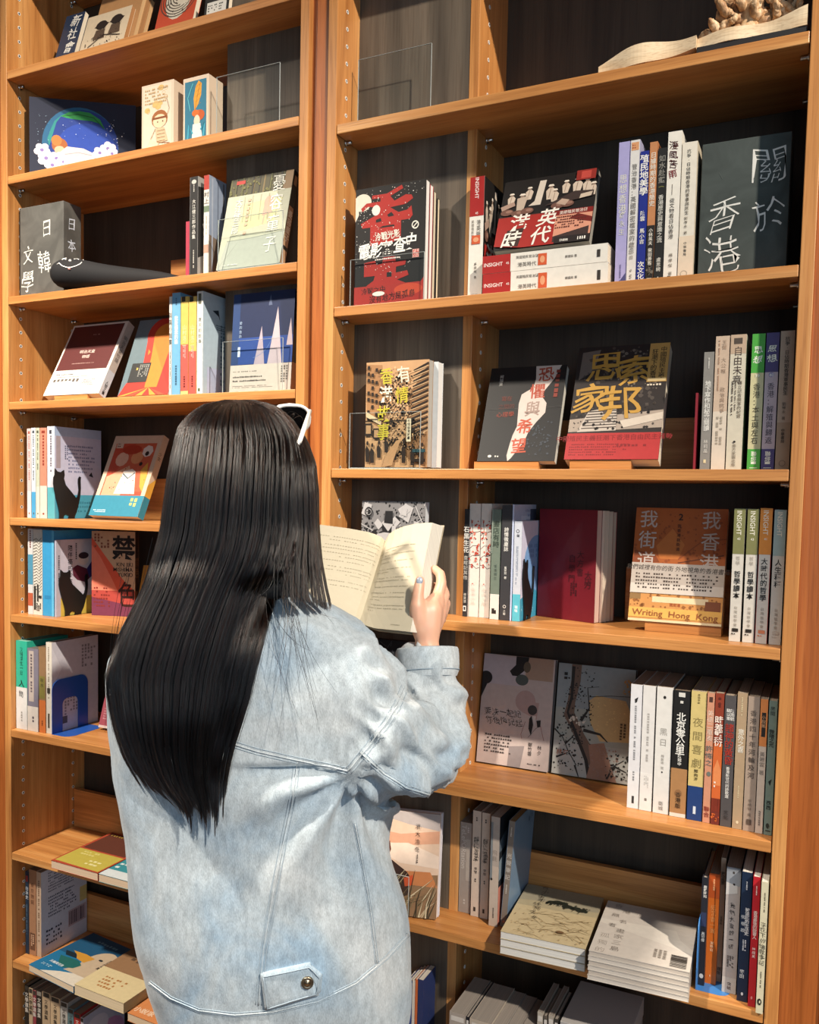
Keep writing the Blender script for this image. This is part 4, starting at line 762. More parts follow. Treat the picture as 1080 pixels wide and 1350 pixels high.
def white_cover(p):
    p.rect(0, 0, 1, 1, '#cfc5ba'); p.poly([(0, .62), (.8, .66), (.86, .5), (1, .36), (1, .3), (0, .55)], '#d9d0c4')
    for i, ch in enumerate('孤獨的'): p.text(ch, .10, .32 - .13 * i, .085, '#8f8378', -.012, 0, 1)
    for i, ch in enumerate('畫家三島'): p.text(ch, .24, .45 - .11 * i, .085, '#7d7268', -.01, 0, 1)
    for i, ch in enumerate('香港無名者'): p.text(ch, .14 + .1 * (i % 2), .93 - .1 * i, .075, '#83786e', -.01, 0, 1)
    p.bars(.80, .03, .96, .23, 12, '#4a433c', 4, True); p.micro(.62, .05, .76, .26, 3, '#9a8f84', 6, True)
tn = .0136; zz = z + .0004
for i in range(3):
    lying(('bottom', 'middle', 'top')[i] + ' book of the left flat pile, ' + ('white edges resting on the shelf', 'white edges between the other two', 'tan landscape sketch cover facing up')[i], zz, (659, 1257), (771, 1282), .212, tn - .0006, '#b9ad96' if i < 2 else '#c9b68f', top=sketch if i == 2 else None, zt=z, pages='#dedad2', gloss=.3, side='R')
    zz += tn
zz = z + .0004; tn = .0083
nm = ('lowest', 'second', 'third', 'fourth', 'fifth', 'top')
for i in range(6):
    lying(nm[i] + (' thin white book of the right flat pile counted from the shelf' if i < 5 else ' white book of the right flat pile with grey outlined characters and bar code'), zz, (774 + (i % 2), 1291), (908, 1322), .205, tn - .0005, '#cfc6bb', top=white_cover if i == 5 else None, zt=z, pages='#c4b8ab' if i % 2 else '#d3c9bd', gloss=.5, side='R')
    zz += tn
PG = '#857a6e'
yl = {}
def sp6(lab, pl, pr, yt, yb, c, draw, **kw): return spine_out(lab, z, pl, pr, yt, c, yb=yb, W=kw.pop('W', .14), spine=draw, pages=kw.pop('pages', PG), **kw)
be_y = at_z(940, 1310, z).y
sp6('black spine with a white dot near its foot, first of the lower right row', 919.5, 928.3, 1157, 1299, '#22242c', lambda p: (p.vtext('離散時刻', .55, .93, .03, '#dcd9d2', .012, .95), p.rect(.1, .55, .9, .68, '#2a3350'), p.vtext('黃可偉', .5, .5, .032, '#dcd9d2', .006, .95), p.ell(.5, .09, .33, .022, '#c9c6c0', 12)), hard=True, pages='#c9c0b4')
sp6('bright orange spine between the black one and the taupe one', 928.9, 943.3, 1152, 1297, '#d26a22', lambda p: (p.rect(0, .78, 1, 1, '#b8501e'), p.vtext('紙沉香一頁', .5, .72, .05, '#e89a5a', .006, 1.05, .9, .05), p.micro(.35, .83, .6, .95, 1, '#e0a070', 3, True), p.vtext('謝曉虹', .5, .39, .03, '#f0c59a', .004), p.micro(.4, .06, .6, .1, 1, '#f0c59a', 4)))
sp6('slim taupe spine standing higher than its neighbours, right of the orange one', 943.8, 950.6, 1131, 1294, '#a8937f', lambda p: (p.vtext('霧中風景', .5, .89, .03, '#3a322a', .012, .85), p.vtext('王良和', .5, .53, .022, '#3a322a', .004), p.vtext('匯智', .5, .12, .03, '#5a4e42', .006)))
sp6('fat grey lilac spine with a scatter of dark brush characters', 951, 970, 1144, 1309, '#a69c98', lambda p: (p.rect(0, .86, 1, 1, '#8b8f96'), p.poly([(0, .78), (.8, .80), (.8, .86), (0, .88)], '#c3beba'), p.rect(0, 0, 1, .125, '#b3aca6'), p.vtext('我們大家的一切', .5, .72, .04, '#3f3834', .0, 1.35, .9, .08), p.micro(.25, .18, .75, .3, 3, '#5a4f4a', 4, True), p.ell(.55, .87, .08, .008, '#26211f', 8), p.micro(.4, .91, .6, .97, 1, '#3f3834', 5, True), p.vtext('突破', .5, .09, .03, '#5a4f4a', .004)))
sp6('dark navy spine with rows of small white characters', 970.6, 984.8, 1150, 1320, '#17273f', lambda p: (p.vtext('被淡忘的生活史', .66, .73, .032, '#e0e2e2', .014, .95), p.vtext('街巷故', .3, .67, .032, '#c9ccd0', .006, 1.6), p.micro(.3, .38, .7, .48, 2, '#c9ccd0', 3, True), p.micro(.4, .85, .6, .93, 1, '#c9ccd0', 4, True), p.vtext('麥田', .4, .25, .034, '#e0e2e2', .008), p.ell(.5, .06, .12, .013, '#d0d4d8', 8)), pages='#d0c8bc')
sp6('red spine between the navy one and the cream one', 985.2, 995.3, 1156, 1327, '#b3202a', lambda p: (p.vtext('香港最後的說書人', .5, .74, .030, '#f0d9d4', .01, .9), p.vtext('林超英', .5, .46, .024, '#f0d9d4', .006, 1.2), p.micro(.4, .85, .62, .93, 1, '#f0d9d4', 3, True), p.ell(.5, .07, .14, .013, '#d98a86', 8)), pages='#d8cfc2')
sp6('cream spine with brush title and round black mark at the bottom, far right', 995.8, 1005.6, 1163, 1336, '#cbc3a6', lambda p: (p.vtext('字花下的倫敦手記', .5, .70, .042, '#4a4436', -.004, .98, 1, .08), p.micro(.45, .75, .65, .92, 1, '#4a4436', 3, True), p.micro(.4, .18, .6, .32, 1, '#4a4436', 4, True), p.ell(.45, .09, .3, .026, '#26241f', 12), p.ell(.5, .09, .1, .012, '#cbc3a6', 8)), pages='#d9d4c6')
BLUE = flat('#3f78b5', .4)
def steel_bookend(label, X, Y, z, d, h, foot, mat, left=True):
    """bent sheet: an upright plate with an arched window across the shelf, and a rounded foot"""
    o = empty('steel_bookend', (X, Y, z)); tag(o, label, 'bookend')
    def outline(w_, hh, r_, x0=0, n=6):
        pts = [(x0, 0)]; 
        for k in range(n + 1): a = math.pi - math.pi / 2 * k / n; pts.append((x0 + r_ + r_ * math.cos(a), hh - r_ + r_ * math.sin(a)))
        for k in range(n + 1): a = math.pi / 2 - math.pi / 2 * k / n; pts.append((x0 + w_ - r_ + r_ * math.cos(a), hh - r_ + r_ * math.sin(a)))
        return pts + [(x0 + w_, 0)]
    out = outline(d, h, d * .2); inn = outline(d * .44, h * .62, d * .13, d * .28); n = len(out)
    vs = []
    for t in (0, .0016):
        vs += [(t, a, b) for a, b in out] + [(t, a, b) for a, b in inn]
    fs = []
    for i in range(n - 1):
        fs += [(i, i + 1, n + i + 1, n + i), (2 * n + i, 3 * n + i, 3 * n + i + 1, 2 * n + i + 1), (i, 2 * n + i, 2 * n + i + 1, i + 1), (n + i, n + i + 1, 3 * n + i + 1, 3 * n + i)]
    link_mesh('upright_plate', vs, fs, mat, o)
    s = -1 if left else 1
    rr = d * .2; pts = [(0, 0)] + [(s * (foot - rr + rr * math.sin(a)), rr - rr * math.cos(a)) for a in [k * math.pi / 12 for k in range(7)]] + [(s * (foot - rr + rr * math.cos(a)), d - rr + rr * math.sin(a)) for a in [k * math.pi / 12 for k in range(7)]] + [(0, d)]
    if s < 0: pts = pts[::-1]
    vs, fs = plate(pts, .0002, None, lambda a, b, t: (a, b, t + .00003)); link_mesh('foot_plate', vs, fs, mat, o)
    return o
bx = at_z(919, 1306, z)
steel_bookend('blue steel bookend under the lower right row, its upright behind the black spine', bx.x - .0028, bx.y + .002, z + .0001, .09, .115, .052, BLUE, left=False)

# ------------------------------------------------------------------ right bay: bottom shelf in view (only the tops show)
CUR[0] = 'books on the bottom right shelf'; z = ZR_ALL[7]
ztop = .513
def low_row(items, zt, Yf, lab):
    for i, (pl, pr, c, w_, dz) in enumerate(items):
        X0, X1 = x_at(pl, Yf, zt), x_at(pr, Yf, zt)
        book(lab[i], w_, zt + dz - z - .0004, X1 - X0 - .0006, c, (X1, Yf, z + .0004), (0, 0, R(90)), pages='#8f867d', flush=False,
             spine=lambda p: (p.rect(.1, .9, .9, .96, '#cfc8c0'), p.vtext('文集', .5, .85, .04, '#4a443e', .006)))
Yf = at_z(593, 1333, ztop).y
low_row([(592.5, 614, '#a59a90', .135, 0), (614.5, 618.5, '#1d1f26', .135, -.001), (619, 648, '#b5a898', .135, -.002), (648.5, 664, '#a39a92', .135, -.006), (664.5, 680, '#9d9389', .135, -.008), (680.5, 704, '#8f857c', .135, -.01)], ztop, Yf,
        ['cream topped thick book at the left end of the bottom row', 'thin black spined book second in the bottom row', 'wide beige topped book third in the bottom row', 'grey topped book fourth in the bottom row', 'grey topped book fifth in the bottom row', 'darker grey topped book at the right end of the bottom row'])
Yg = .03

low_row([(708.5, 716, '#b0a698', .11, 0), (717, 722, '#5d554c', .105, -.004), (723, 730, '#a79d90', .11, .0), (731, 736, '#3a3632', .1, -.004)], .53, Yg,
        ['small cream book right of the bottom row of grey topped books', 'small brown book among the short ones at the bottom', 'small beige book near the bottom edge beside the brown one', 'small black spined book at the bottom edge next to a pale box'])
X0, X1 = x_at(737, .02, .5), x_at(826, .02, .5)
o = empty('archive_box', (X0, .03, z + .0004)); tag(o, 'pale grey lidded box at the bottom edge right of the small books', 'box')
part_box('box_body', (0, 0, 0), (X1 - X0, .15, .13), flat('#8f8b88', .7), o, .001); part_box('box_lid', (-.001, -.001, .1305), (X1 - X0 + .001, .151, .165), flat('#a5a19d', .7), o, .001); part_box('label_card', (.02, -.0022, .137), (.05, -.0012, .16), flat('#2e3a52', .6), o)
Yl = .022
for i, (pl, pr, yt, c, lb) in enumerate(((533, 538, 1296, '#c9c4bb', 'white spine peeking out beside the jacket hem at the bottom'), (538.3, 543, 1293, '#2f4a8a', 'blue spine second beside the jacket hem at the bottom'), (543.3, 547, 1292, '#d5cfc4', 'slim white spine third beside the jacket hem'), (547.3, 550.5, 1291, '#c9683a', 'slim orange spine fourth beside the jacket hem'), (550.8, 558, 1291, '#26335f', 'navy spine fifth beside the jacket hem at the pillar panel'))):
    X0, X1 = x_at(pl, Yl, .5), x_at(pr, Yl, .5)
    book(lb, .06, z_at(yt, X0, Yl) - z, X1 - X0 - .0004, c, (X1, Yl, z + .0004), (0, 0, R(90)), pages='#c9c0b2')

# ------------------------------------------------------------------ right bay: top shelf in view
z = ZR[0]
acrylic_stand('large clear acrylic sheet stand alone on the top right shelf', z, .045, 471, 567, 79, .03)
PALE = wood('pale_driftwood', 0, '#c9a67c', '#dcc09a', '#ead6b4', rough=.6, scale=1.4)
o = empty('wood_carving', (x_at(788, .02, z), .0, z)); tag(o, 'pale carved wood open book with a gnarled root figure on the top right shelf', 'carving')
x0w = o.location.x
def slab(name, xa, xb, ya, yb, za, zb, mat, wav, seed, n=26, m=8):
    q = random.Random(seed); vs = []; fs = []
    for side in (0, 1):
        for i in range(n + 1):
            for j in range(m + 1):
                u, v = i / n, j / m; x = xa + (xb - xa) * u - x0w; y = ya + (yb - ya) * v + (.004 * math.sin(9 * u + seed) if j in (0,) else 0)
                t = zb(u, v) if side else za(u, v)
                vs.append((x, y, t))
    N = (n + 1) * (m + 1); I = lambda s_, i, j: s_ * N + i * (m + 1) + j
    for i in range(n):
        for j in range(m): fs += [(I(1, i, j), I(1, i + 1, j), I(1, i + 1, j + 1), I(1, i, j + 1)), (I(0, i, j), I(0, i, j + 1), I(0, i + 1, j + 1), I(0, i + 1, j))]
        fs += [(I(0, i, 0), I(0, i + 1, 0), I(1, i + 1, 0), I(1, i, 0)), (I(0, i, m), I(1, i, m), I(1, i + 1, m), I(0, i + 1, m))]
    for j in range(m): fs += [(I(0, 0, j), I(1, 0, j), I(1, 0, j + 1), I(0, 0, j + 1)), (I(0, n, j), I(0, n, j + 1), I(1, n, j + 1), I(1, n, j))]
    return link_mesh(name, vs, fs, mat, o, smooth=False)
xa, xb = x_at(789, .01, z), x_at(918, .01, z); xc = x_at(1064, .01, z)
slab('left_leaf', xa, xb, .006, .12, lambda u, v: .0006 + .010 * u * u * (1 - .5 * v), lambda u, v: .013 + .022 * u + .006 * math.sin(3.2 * u) * (1 - v) + .006 * math.sin(5 * u + 2 * v), PALE, 0, 1)
slab('right_leaf', xb + .0005, xc, .008, .12, lambda u, v: .0112, lambda u, v: .026 + .003 * math.sin(1.6 * u) + .0025 * math.sin(7 * u + 3 * v) + .010 * u * u, PALE, 0, 2)
part_box('base_board', (xb - x0w + .001, .006, .0006), (xc - x0w, .12, .0108), flat('#1f1b1a', .5), o)
def skin(name, verts, edges, radii, mat, parent, sub=1, root=0, smooth=True):
    me = bpy.data.meshes.new(name); me.from_pydata([tuple(v) for v in verts], edges, []); so = bpy.data.objects.new(name, me); COL.objects.link(so)
    md = so.modifiers.new('s', 'SKIN'); md.use_smooth_shade = smooth; md.branch_smoothing = .6
    for i, r_ in enumerate(radii):
        sv = me.skin_vertices[0].data[i]; sv.radius = (r_, r_) if not isinstance(r_, tuple) else r_; sv.use_root = (i == root)
    if sub: so.modifiers.new('u', 'SUBSURF').levels = sub; so.modifiers['u'].render_levels = sub
    dg = bpy.context.evaluated_depsgraph_get(); m2 = bpy.data.meshes.new_from_object(so.evaluated_get(dg)); m2.name = name
    bpy.data.objects.remove(so); m2.materials.clear(); m2.materials.append(mat)
    if smooth: m2.polygons.foreach_set('use_smooth', [True] * len(m2.polygons))
    ob = bpy.data.objects.new(name, m2); COL.objects.link(ob)
    if parent: ob.parent = parent
    return ob
ROOTM = wood('gnarled_root', 2, '#7a4a2a', '#c39a6e', '#ead2ae', rough=.55, scale=2.6, bump=.4)
q = random.Random(12)
def root_piece(nm, cx, hgt, n, r0):
    V = [(cx, .05, .034), (cx + q.uniform(-.004, .004), .05, .034 + hgt * .3)]; E_ = [(0, 1)]; Rr = [r0 * 1.6, r0 * 1.3]
    for k in range(n):
        a = 6.283 * k / n + q.uniform(-.6, .6); p = 1; x, y, zc = V[1]; rr = r0
        for s_ in range(5):
            a += q.uniform(-.9, .9); x += math.cos(a) * q.uniform(.003, .011); y = min(.10, max(.016, y + math.sin(a) * q.uniform(.002, .009))); zc = max(.036, zc + hgt / 5 * q.uniform(-.1, 1.3)); rr = max(.003, r0 * q.uniform(.35, 1.2) * (1 - .1 * s_))
            x = min(x, XR1 - .018 - x0w)
            V.append((x, y, zc)); Rr.append((rr, rr * q.uniform(.4, 1.2))); E_.append((p, len(V) - 1)); p = len(V) - 1
    for k in range(4):
        a = 6.283 * k / 4 + q.uniform(-.4, .4); V.append((min(cx + .022 * math.cos(a), XR1 - .018 - x0w), .05 + .018 * math.sin(a), .036)); Rr.append(r0 * .7); E_.append((0, len(V) - 1))
    ob_ = skin(nm, V, E_, Rr, ROOTM, o, 2)
    from mathutils import noise as _n
    for v in ob_.data.vertices:
        c = v.co; v.co = c + v.normal * (.0035 * _n.noise(c * 90) + .0022 * (1 - 2 * abs(_n.noise(c * 210)))); v.co.x = min(v.co.x, XR1 - .004 - x0w); v.co.z = max(v.co.z, .031)
    return ob_
for px, h_, n_, r0 in ((941, .020, 4, .006), (955, .03, 4, .007), (972, .075, 6, .009), (988, .12, 7, .010), (1006, .06, 6, .009), (1022, .03, 4, .007), (1038, .055, 5, .009), (1049, .035, 4, .008)):
    root_piece('root_knot', x_at(px, .05, z + .05) - x0w, h_, n_, r0)

# ------------------------------------------------------------------ left bay, top shelf in view
CUR[0] = 'books on the top left shelf'; z = ZL[0]
face_out('navy cover with white characters leaning at the left end of the top left shelf', z, .05, 68, 93, '#23364f', tl=(88, 22), Tn=.012, front=lambda p: [p.text(ch, .62, .86 - .24 * i, .22, '#e9e4d8', .014, -4, .9, .03) for i, ch in enumerate('新社會')], block=False)
def woodcut(p):
    p.rect(0, 0, 1, 1, '#d8c3a4'); k = '#2b221d'
    for cx, cy in ((.38, .74), (.72, .78)):
        p.ell(cx, cy, .13, .10, k, 12); p.poly([(cx - .16, cy - .03), (cx - .02, cy + .08), (cx + .17, cy + .02), (cx + .08, cy - .1)], k); p.poly([(cx - .12, cy - .3), (cx - .1, cy - .1), (cx + .1, cy - .1), (cx + .14, cy - .3)], '#6a5442')
        for i in range(9): p.line([(cx - .14 + .03 * i, cy - .32), (cx - .08 + .025 * i, cy - .08)], .008, k)
    p.dots(50, (.1, .2, .95, .6), .012, k, 3); p.line([(.2, .3), (.5, .5), (.9, .4)], .016, k)
face_out('woodcut cover with two black hatted figures on cream, in front of its copies', z, .05, 100, 158, '#d8c3a4', tl=(117, 24), Tn=.012, front=woodcut, block=False, pages='#a5764c')
for i in range(3):
    P0, P1 = x_at(100, .05, z), x_at(158, .05, z)
    book(('second', 'third', 'fourth')[i] + ' copy leaning behind the woodcut cover on the top left shelf', P1 - P0, .185 - .01 * i, .011, '#b98a5c', (P0 + .012, .064 + .0125 * i, z + .0038), (R(-18.1), 0, 0), pages=('#c9a274', '#a5764c', '#c9a274')[i])
def linocut(p):
    p.rect(0, 0, 1, 1, '#b9482c'); p.ell(.5, .55, .34, .3, '#cfc3ae', 18); k = '#4a4038'
    for i in range(7): p.ring(.5, .55, .05 + .035 * i, .012, k, 20 * i, 250 + 20 * i)
    p.dots(40, (.2, .3, .8, .8), .012, k, 5); p.bars(.05, .02, .95, .12, 8, '#8a2f1c', 3)
face_out('red linocut cover with a pale figure leaning on the top left shelf', z, .05, 200, 250, '#b9482c', tl=(222, -40), Tn=.014, front=linocut, block=False)
face_out('small black and white cover right of the red linocut book, mostly out of frame', z, .03, 268, 300, '#26241f', tl=(288, -20), tilt=8, Tn=.012, front=lambda p: (p.rect(.1, .2, .9, .5, '#d6d0c4'), p.micro(.15, .25, .85, .45, 3, '#26241f', 3)), block=False)
P0 = None

# ------------------------------------------------------------------ left bay, second shelf: painting, little boxes, acrylic
z = ZL[1]
class Lift:
    """shifts a drawing up over its board"""
    def __init__(s, p): s.p = p
    def m(s, u, v): return (.02 + u * .97, .12 + .14 * u + v * .80)
    def poly(s, pts, c): s.p.poly([s.m(*q) for q in pts], c)
    def line(s, pts, w_, c): s.p.line([s.m(*q) for q in pts], w_, c)
    def ell(s, u, v, a, b, c, n=20, rot=0): s.p.ell(*s.m(u, v), a, b * .85, c, n, rot)
    def dots(s, n, b, r_, c, seed=1): s.p.dots(n, (*s.m(b[0], b[1]), *s.m(b[2], b[3])), r_, c, seed)
    def rect(s, *a): s.p.rect(*a)
def moon_painting(p):
    p = Lift(p)
    p.rect(0, 0, 1, 1, '#161c33'); p.ell(.47, .33, .36, .55, '#1f5f86', 36); p.ell(.50, .34, .33, .50, '#1d3a8a', 36); p.ell(.53, .26, .28, .38, '#2346a6', 30)
    p.poly([(.18, .58), (.22, .72), (.30, .82), (.24, .70), (.2, .5), (.17, .34), (.15, .45)], '#2a8a86')
    p.poly([(.28, .79), (.36, .85), (.46, .86), (.56, .83), (.66, .72), (.71, .56), (.65, .66), (.58, .70), (.48, .72), (.40, .74), (.34, .76)], '#2f9a4c'); p.line([(.30, .79), (.45, .81), (.6, .75), (.7, .58)], .012, '#1d6a34')
    p.ell(.27, .34, .075, .11, '#a8602c', 14); p.ell(.24, .42, .05, .08, '#c07a3a', 12); p.ell(.27, .27, .05, .06, '#e0b794', 12); p.poly([(.24, .2), (.34, .32), (.50, .28), (.62, .18), (.62, .05), (.3, .05)], '#d9d2cc'); p.line([(.32, .2), (.45, .22), (.6, .16)], .01, '#a79fa6')
    def fl(u, v, s):
        for k in range(5): a = 6.283 * k / 5 + u * 9; p.ell(u + .045 * s * math.cos(a), v + .06 * s * math.sin(a), .036 * s, .05 * s, '#ddd6de', 10); 
        p.ell(u, v, .018 * s, .025 * s, '#8a74b0', 8)
    for u, v, s in ((.10, .28, 1), (.14, .15, 1.1), (.24, .14, 1), (.2, .04, 1), (.31, .08, .9), (.66, .2, .9), (.74, .26, 1), (.78, .18, .8), (.62, .1, .8), (.36, .02, .9)): fl(u, v, s)
    p.dots(22, (.72, .3, .9, .7), .006, '#dfe6ee', 3); p.dots(16, (.04, .4, .2, .8), .005, '#9ab0c4', 5); p.dots(14, (.3, .4, .7, .65), .005, '#c9d6ee', 8)
NAVY = flat('#161c33', .55)
X0 = x_at(39, .03, z); zt_ = z_at(127.5, X0, .03); Pt = at_z(179, 139.5, zt_); yw_ = math.atan2(Pt.y - .03, Pt.x - X0)
chalk_box('night blue painted box with a green leaf over a moon and white flowers', X0, X0 + math.hypot(Pt.x - X0, Pt.y - .03), .03, .010, z, zt_ - z, math.degrees(yw_), moon_painting, None, NAVY, False, 'painted_box')
CREAM = flat('#c9b49c', .6)
def little_box(label, pl, pr, yt, c, draw):
    Y_ = .03; xa, xb = x_at(pl, Y_, z), x_at(pr, Y_, z); H = z_at(yt, xa, Y_) - z; o = empty('picture_box', (xa, Y_, z + .0004)); tag(o, label, 'picture box')
    part_box('box_body', (0, 0, 0), (xb - xa, .05, H), c, o, .0012); p = Print(lambda u, v, e: (u, -e, v), xb - xa, H); draw(p); p.build(o)
def cap_figure(p):
    p.rect(.06, .03, .94, .97, '#d9c8b0'); k = '#8a5a30'; q = random.Random(2)
    for i in range(6): p.ring(q.uniform(.2, .8), q.uniform(.6, .92), .03, .004, '#c9a05a', 0, 360, 12); p.ell(q.uniform(.15, .8), q.uniform(.6, .92), .09, .04, '#d3ae6a', 10)
    p.micro(.12, .7, .9, .94, 5, '#b9976a', 3); p.ell(.58, .47, .25, .13, '#9a5c2e', 14); p.ell(.58, .44, .21, .10, '#e2c4a0', 14); p.rect(.36, .47, .8, .5, '#7a4420'); p.ell(.52, .43, .02, .012, '#3a2618', 6); p.ell(.68, .43, .02, .012, '#3a2618', 6)
    p.poly([(.45, .34), (.72, .34), (.84, .14), (.5, .12)], '#cbb08c'); p.line([(.45, .34), (.3, .2), (.14, .05)], .008, k); p.line([(.2, .06), (.5, .14), (.9, .1)], .008, k); p.line([(.78, .46), (.88, .6), (.8, .75)], .006, k)
    for i in range(4): p.line([(.5, .3 - .05 * i), (.75, .3 - .05 * i)], .006, k)
    p.poly([(.1, .05), (.3, .2), (.55, .12), (.5, .04)], '#d6d0a8')
little_box('narrow cream box with a sepia drawing of a figure in a cap', 186.5, 228.5, 114.5, CREAM, cap_figure)
def feather_figure(p):
    p.rect(.08, .04, .92, .94, '#2b6f86'); p.poly([(.46, .5), (.42, .68), (.5, .85), (.62, .93), (.74, .88), (.72, .72), (.6, .58)], '#d9962e'); p.line([(.46, .48), (.62, .8), (.7, .9)], .008, '#a8641c')
    for i in range(5): p.line([(.5, .56 + .07 * i), (.7, .6 + .07 * i)], .004, '#b97a20')
    p.ell(.66, .42, .2, .08, '#b8531e', 14); p.ell(.5, .46, .14, .05, '#c9641f', 12); p.ell(.56, .34, .12, .09, '#e3c4a8', 12); p.poly([(.4, .3), (.7, .3), (.78, .06), (.36, .06)], '#ddd4cc'); p.line([(.2, .08), (.24, .3), (.4, .16)], .03, '#3f9ab0'); p.line([(.82, .1), (.86, .3), (.7, .2)], .03, '#3f9ab0'); p.line([(.3, .5), (.2, .7), (.4, .9)], .014, '#5ab0b8')
little_box('narrow cream box with a blue picture of an orange feather', 241, 274.5, 105, CREAM, feather_figure)
acrylic_stand('clear acrylic sheet stand right of the little picture boxes', z, .02, 285, 368, 102, .04)

# ------------------------------------------------------------------ left bay, third shelf
CUR[0] = 'books on the seal figurine shelf'; z = ZL[2]
def lit_front(p):
    for ch, u, v, s in (('日', .62, .74, .20), ('韓', .56, .38, .26), ('文', .19, .47, .2), ('學', .18, .19, .25)): p.text(ch, u, v, s, '#d8d5cb', .002, 3, .8, .035)
def lit_side(p):
    for ch, v in (('日', .78), ('本', .55), ('文', .33)): p.text(ch, .45, v, .14, '#cdd3dc', .0, 0, .9, .04)
X0, X1 = x_at(27, .03, z), x_at(84, .03, z)
dside = at_x(107, 300, X1).y - .03
chalk_box('dark grey chalkboard box with four chalk characters behind the black seal figure', X0, X1, .03, max(.05, dside), z, z_at(275, X0, .03) - z, 0, lit_front, lit_side, chalk_mat('#46443f'), True)
# black seal figure
SEAL = flat('#1f1e1f', .8, spec=.25)
hd = at_y(89, 353, .012)
so = empty('seal_figurine', (hd.x, hd.y, z)); tag(so, 'long black seal figurine with a drawn white smile, lying before the chalkboard box', 'figurine')
path = [(-.034, -.004, .036), (-.020, -.006, .037), (.006, -.004, .038), (.035, .006, .036), (.07, .018, .031), (.12, .032, .026), (.17, .044, .022), (.225, .054, .018), (.27, .058, .012), (.30, .060, .008)]
rad = [.014, .030, .035, .033, .029, .025, .0215, .017, .010, .005]
def loft(name, path, rads, mat, parent, n=20, sy=1.0, closed=True, floor=None):
    vs = []; fs = []; P = [Vector(p) for p in path]
    for i, p in enumerate(P):
        t = (P[min(i + 1, len(P) - 1)] - P[max(i - 1, 0)]).normalized(); u = Vector((0, 0, 1)); u = (u - t * u.dot(t)).normalized(); v = t.cross(u)
        for k in range(n):
            a = 6.28318 * k / n; c = p + u * rads[i] * math.cos(a) + v * rads[i] * math.sin(a) * sy
            if floor is not None: c.z = max(c.z, floor)
            vs.append(c)
    for i in range(len(P) - 1):
        for k in range(n): fs.append((i * n + k, i * n + (k + 1) % n, (i + 1) * n + (k + 1) % n, (i + 1) * n + k))
    fs += [tuple(range(n))[::-1], tuple(range((len(P) - 1) * n, len(P) * n))]
    ob = link_mesh(name, vs, fs, mat, parent, smooth=True)
    return ob
sb = loft('body', path, rad, SEAL, so, floor=.0006); m_ = sb.modifiers.new('s', 'SUBSURF'); m_.levels = m_.render_levels = 1
from mathutils.bvhtree import BVHTree
bpy.context.view_layer.update()
_dg = bpy.context.evaluated_depsgraph_get(); seal_bvh = BVHTree.FromObject(sb, _dg)
def onseal(px, py, lift=.0006):
    d = ray(px, py).normalized(); h = seal_bvh.ray_cast(CAM - so.location, d)
    if h[0] is None: h = seal_bvh.find_nearest(CAM - so.location + d * (so.location - CAM).length)
    return h[0] + h[1] * lift
fm = MB(); WH = flat('#e6e2da', .5)
fm.tube([onseal(*p) for p in ((75.5, 349), (78, 347), (82, 350.5), (88, 352.8), (94, 352.8), (100, 351), (105.5, 348.5), (108, 346))], .0012, WH, 6)
for pts in (((81, 338.5), (82.5, 335.5), (85, 334.5), (87.5, 336.5)), ((82, 343), (84.5, 341.5), (87.5, 342.5)), ((98, 342), (101, 341), (104, 342.5)), ((106, 341.5), (107.5, 339.5), (110, 340.5), (110, 343))): fm.tube([onseal(*p) for p in pts], .0010, WH, 6)
fm.build('drawn_face', so)
nb = MB(); bm_ = bmesh.new(); bmesh.ops.create_icosphere(bm_, subdivisions=2, radius=1); bm_.verts.index_update(); bf = [tuple(v.index for v in f.verts) for f in bm_.faces]
nb.add([onseal(92.5, 344) + v.co * .0032 for v in bm_.verts], bf, WH, True); nb.build('nose', so)
tb_ = MB(); tb_.add([onseal(91.5, 354.3) + v.co * .0030 for v in bm_.verts], bf, flat('#d99a94', .5), True); tb_.build('tongue', so); bm_.free()
Y = .03
spine_out('thin pink red spine left of the black one, beside the seal', z, 244.5, 249.2, 292, '#a83a4c', Y, W=.13)
spine_out('black spine with white characters and a dot near the top', z, 249.6, 260.5, 233, '#2c2a28', Y, front_c='#8d8a86', front=lambda p: (p.rect(0, 0, 1, 1, '#a29e98'), p.poly([(0, .2), (.6, .4), (1, .38), (1, .75), (.5, .95), (0, .9)], '#2b2928'), p.poly([(.1, .55), (.5, .7), (.6, .55), (.2, .42)], '#c9c5be')), spine=lambda p: (p.ell(.5, .95, .3, .022, '#bdb8ae', 10), p.vtext('大江健三郎作品集', .5, .78, .045, '#d8d3c8', .006, 1.1), p.micro(.4, .08, .6, .28, 1, '#bdb8ae', 3, True), p.micro(.4, .83, .6, .92, 1, '#bdb8ae', 4, True)))
spine_out('white spine with red top, its misty forest cover turned right', z, 268, 275, 231, '#d6d0c4', Y, front=lambda p: (p.rect(0, 0, 1, 1, '#8f9aac'), p.poly([(0, 0), (1, 0), (1, .3), (0, .42)], '#7a6a5c'), [p.rect(.06 + .13 * i, .05, .09 + .13 * i, .98, ('#a9b0bd', '#6d7686', '#5a5a5c')[i % 3]) for i in range(7)]), spine=lambda p: (p.rect(0, .86, 1, 1, '#a83a30'), p.rect(0, .64, 1, .7, '#6a7a62'), p.vtext('村上', .5, .84, .06, '#4a443c', .006), p.rect(0, .24, 1, .32, '#b5907c'), p.micro(.4, .4, .6, .6, 1, '#8b857a', 3, True)))
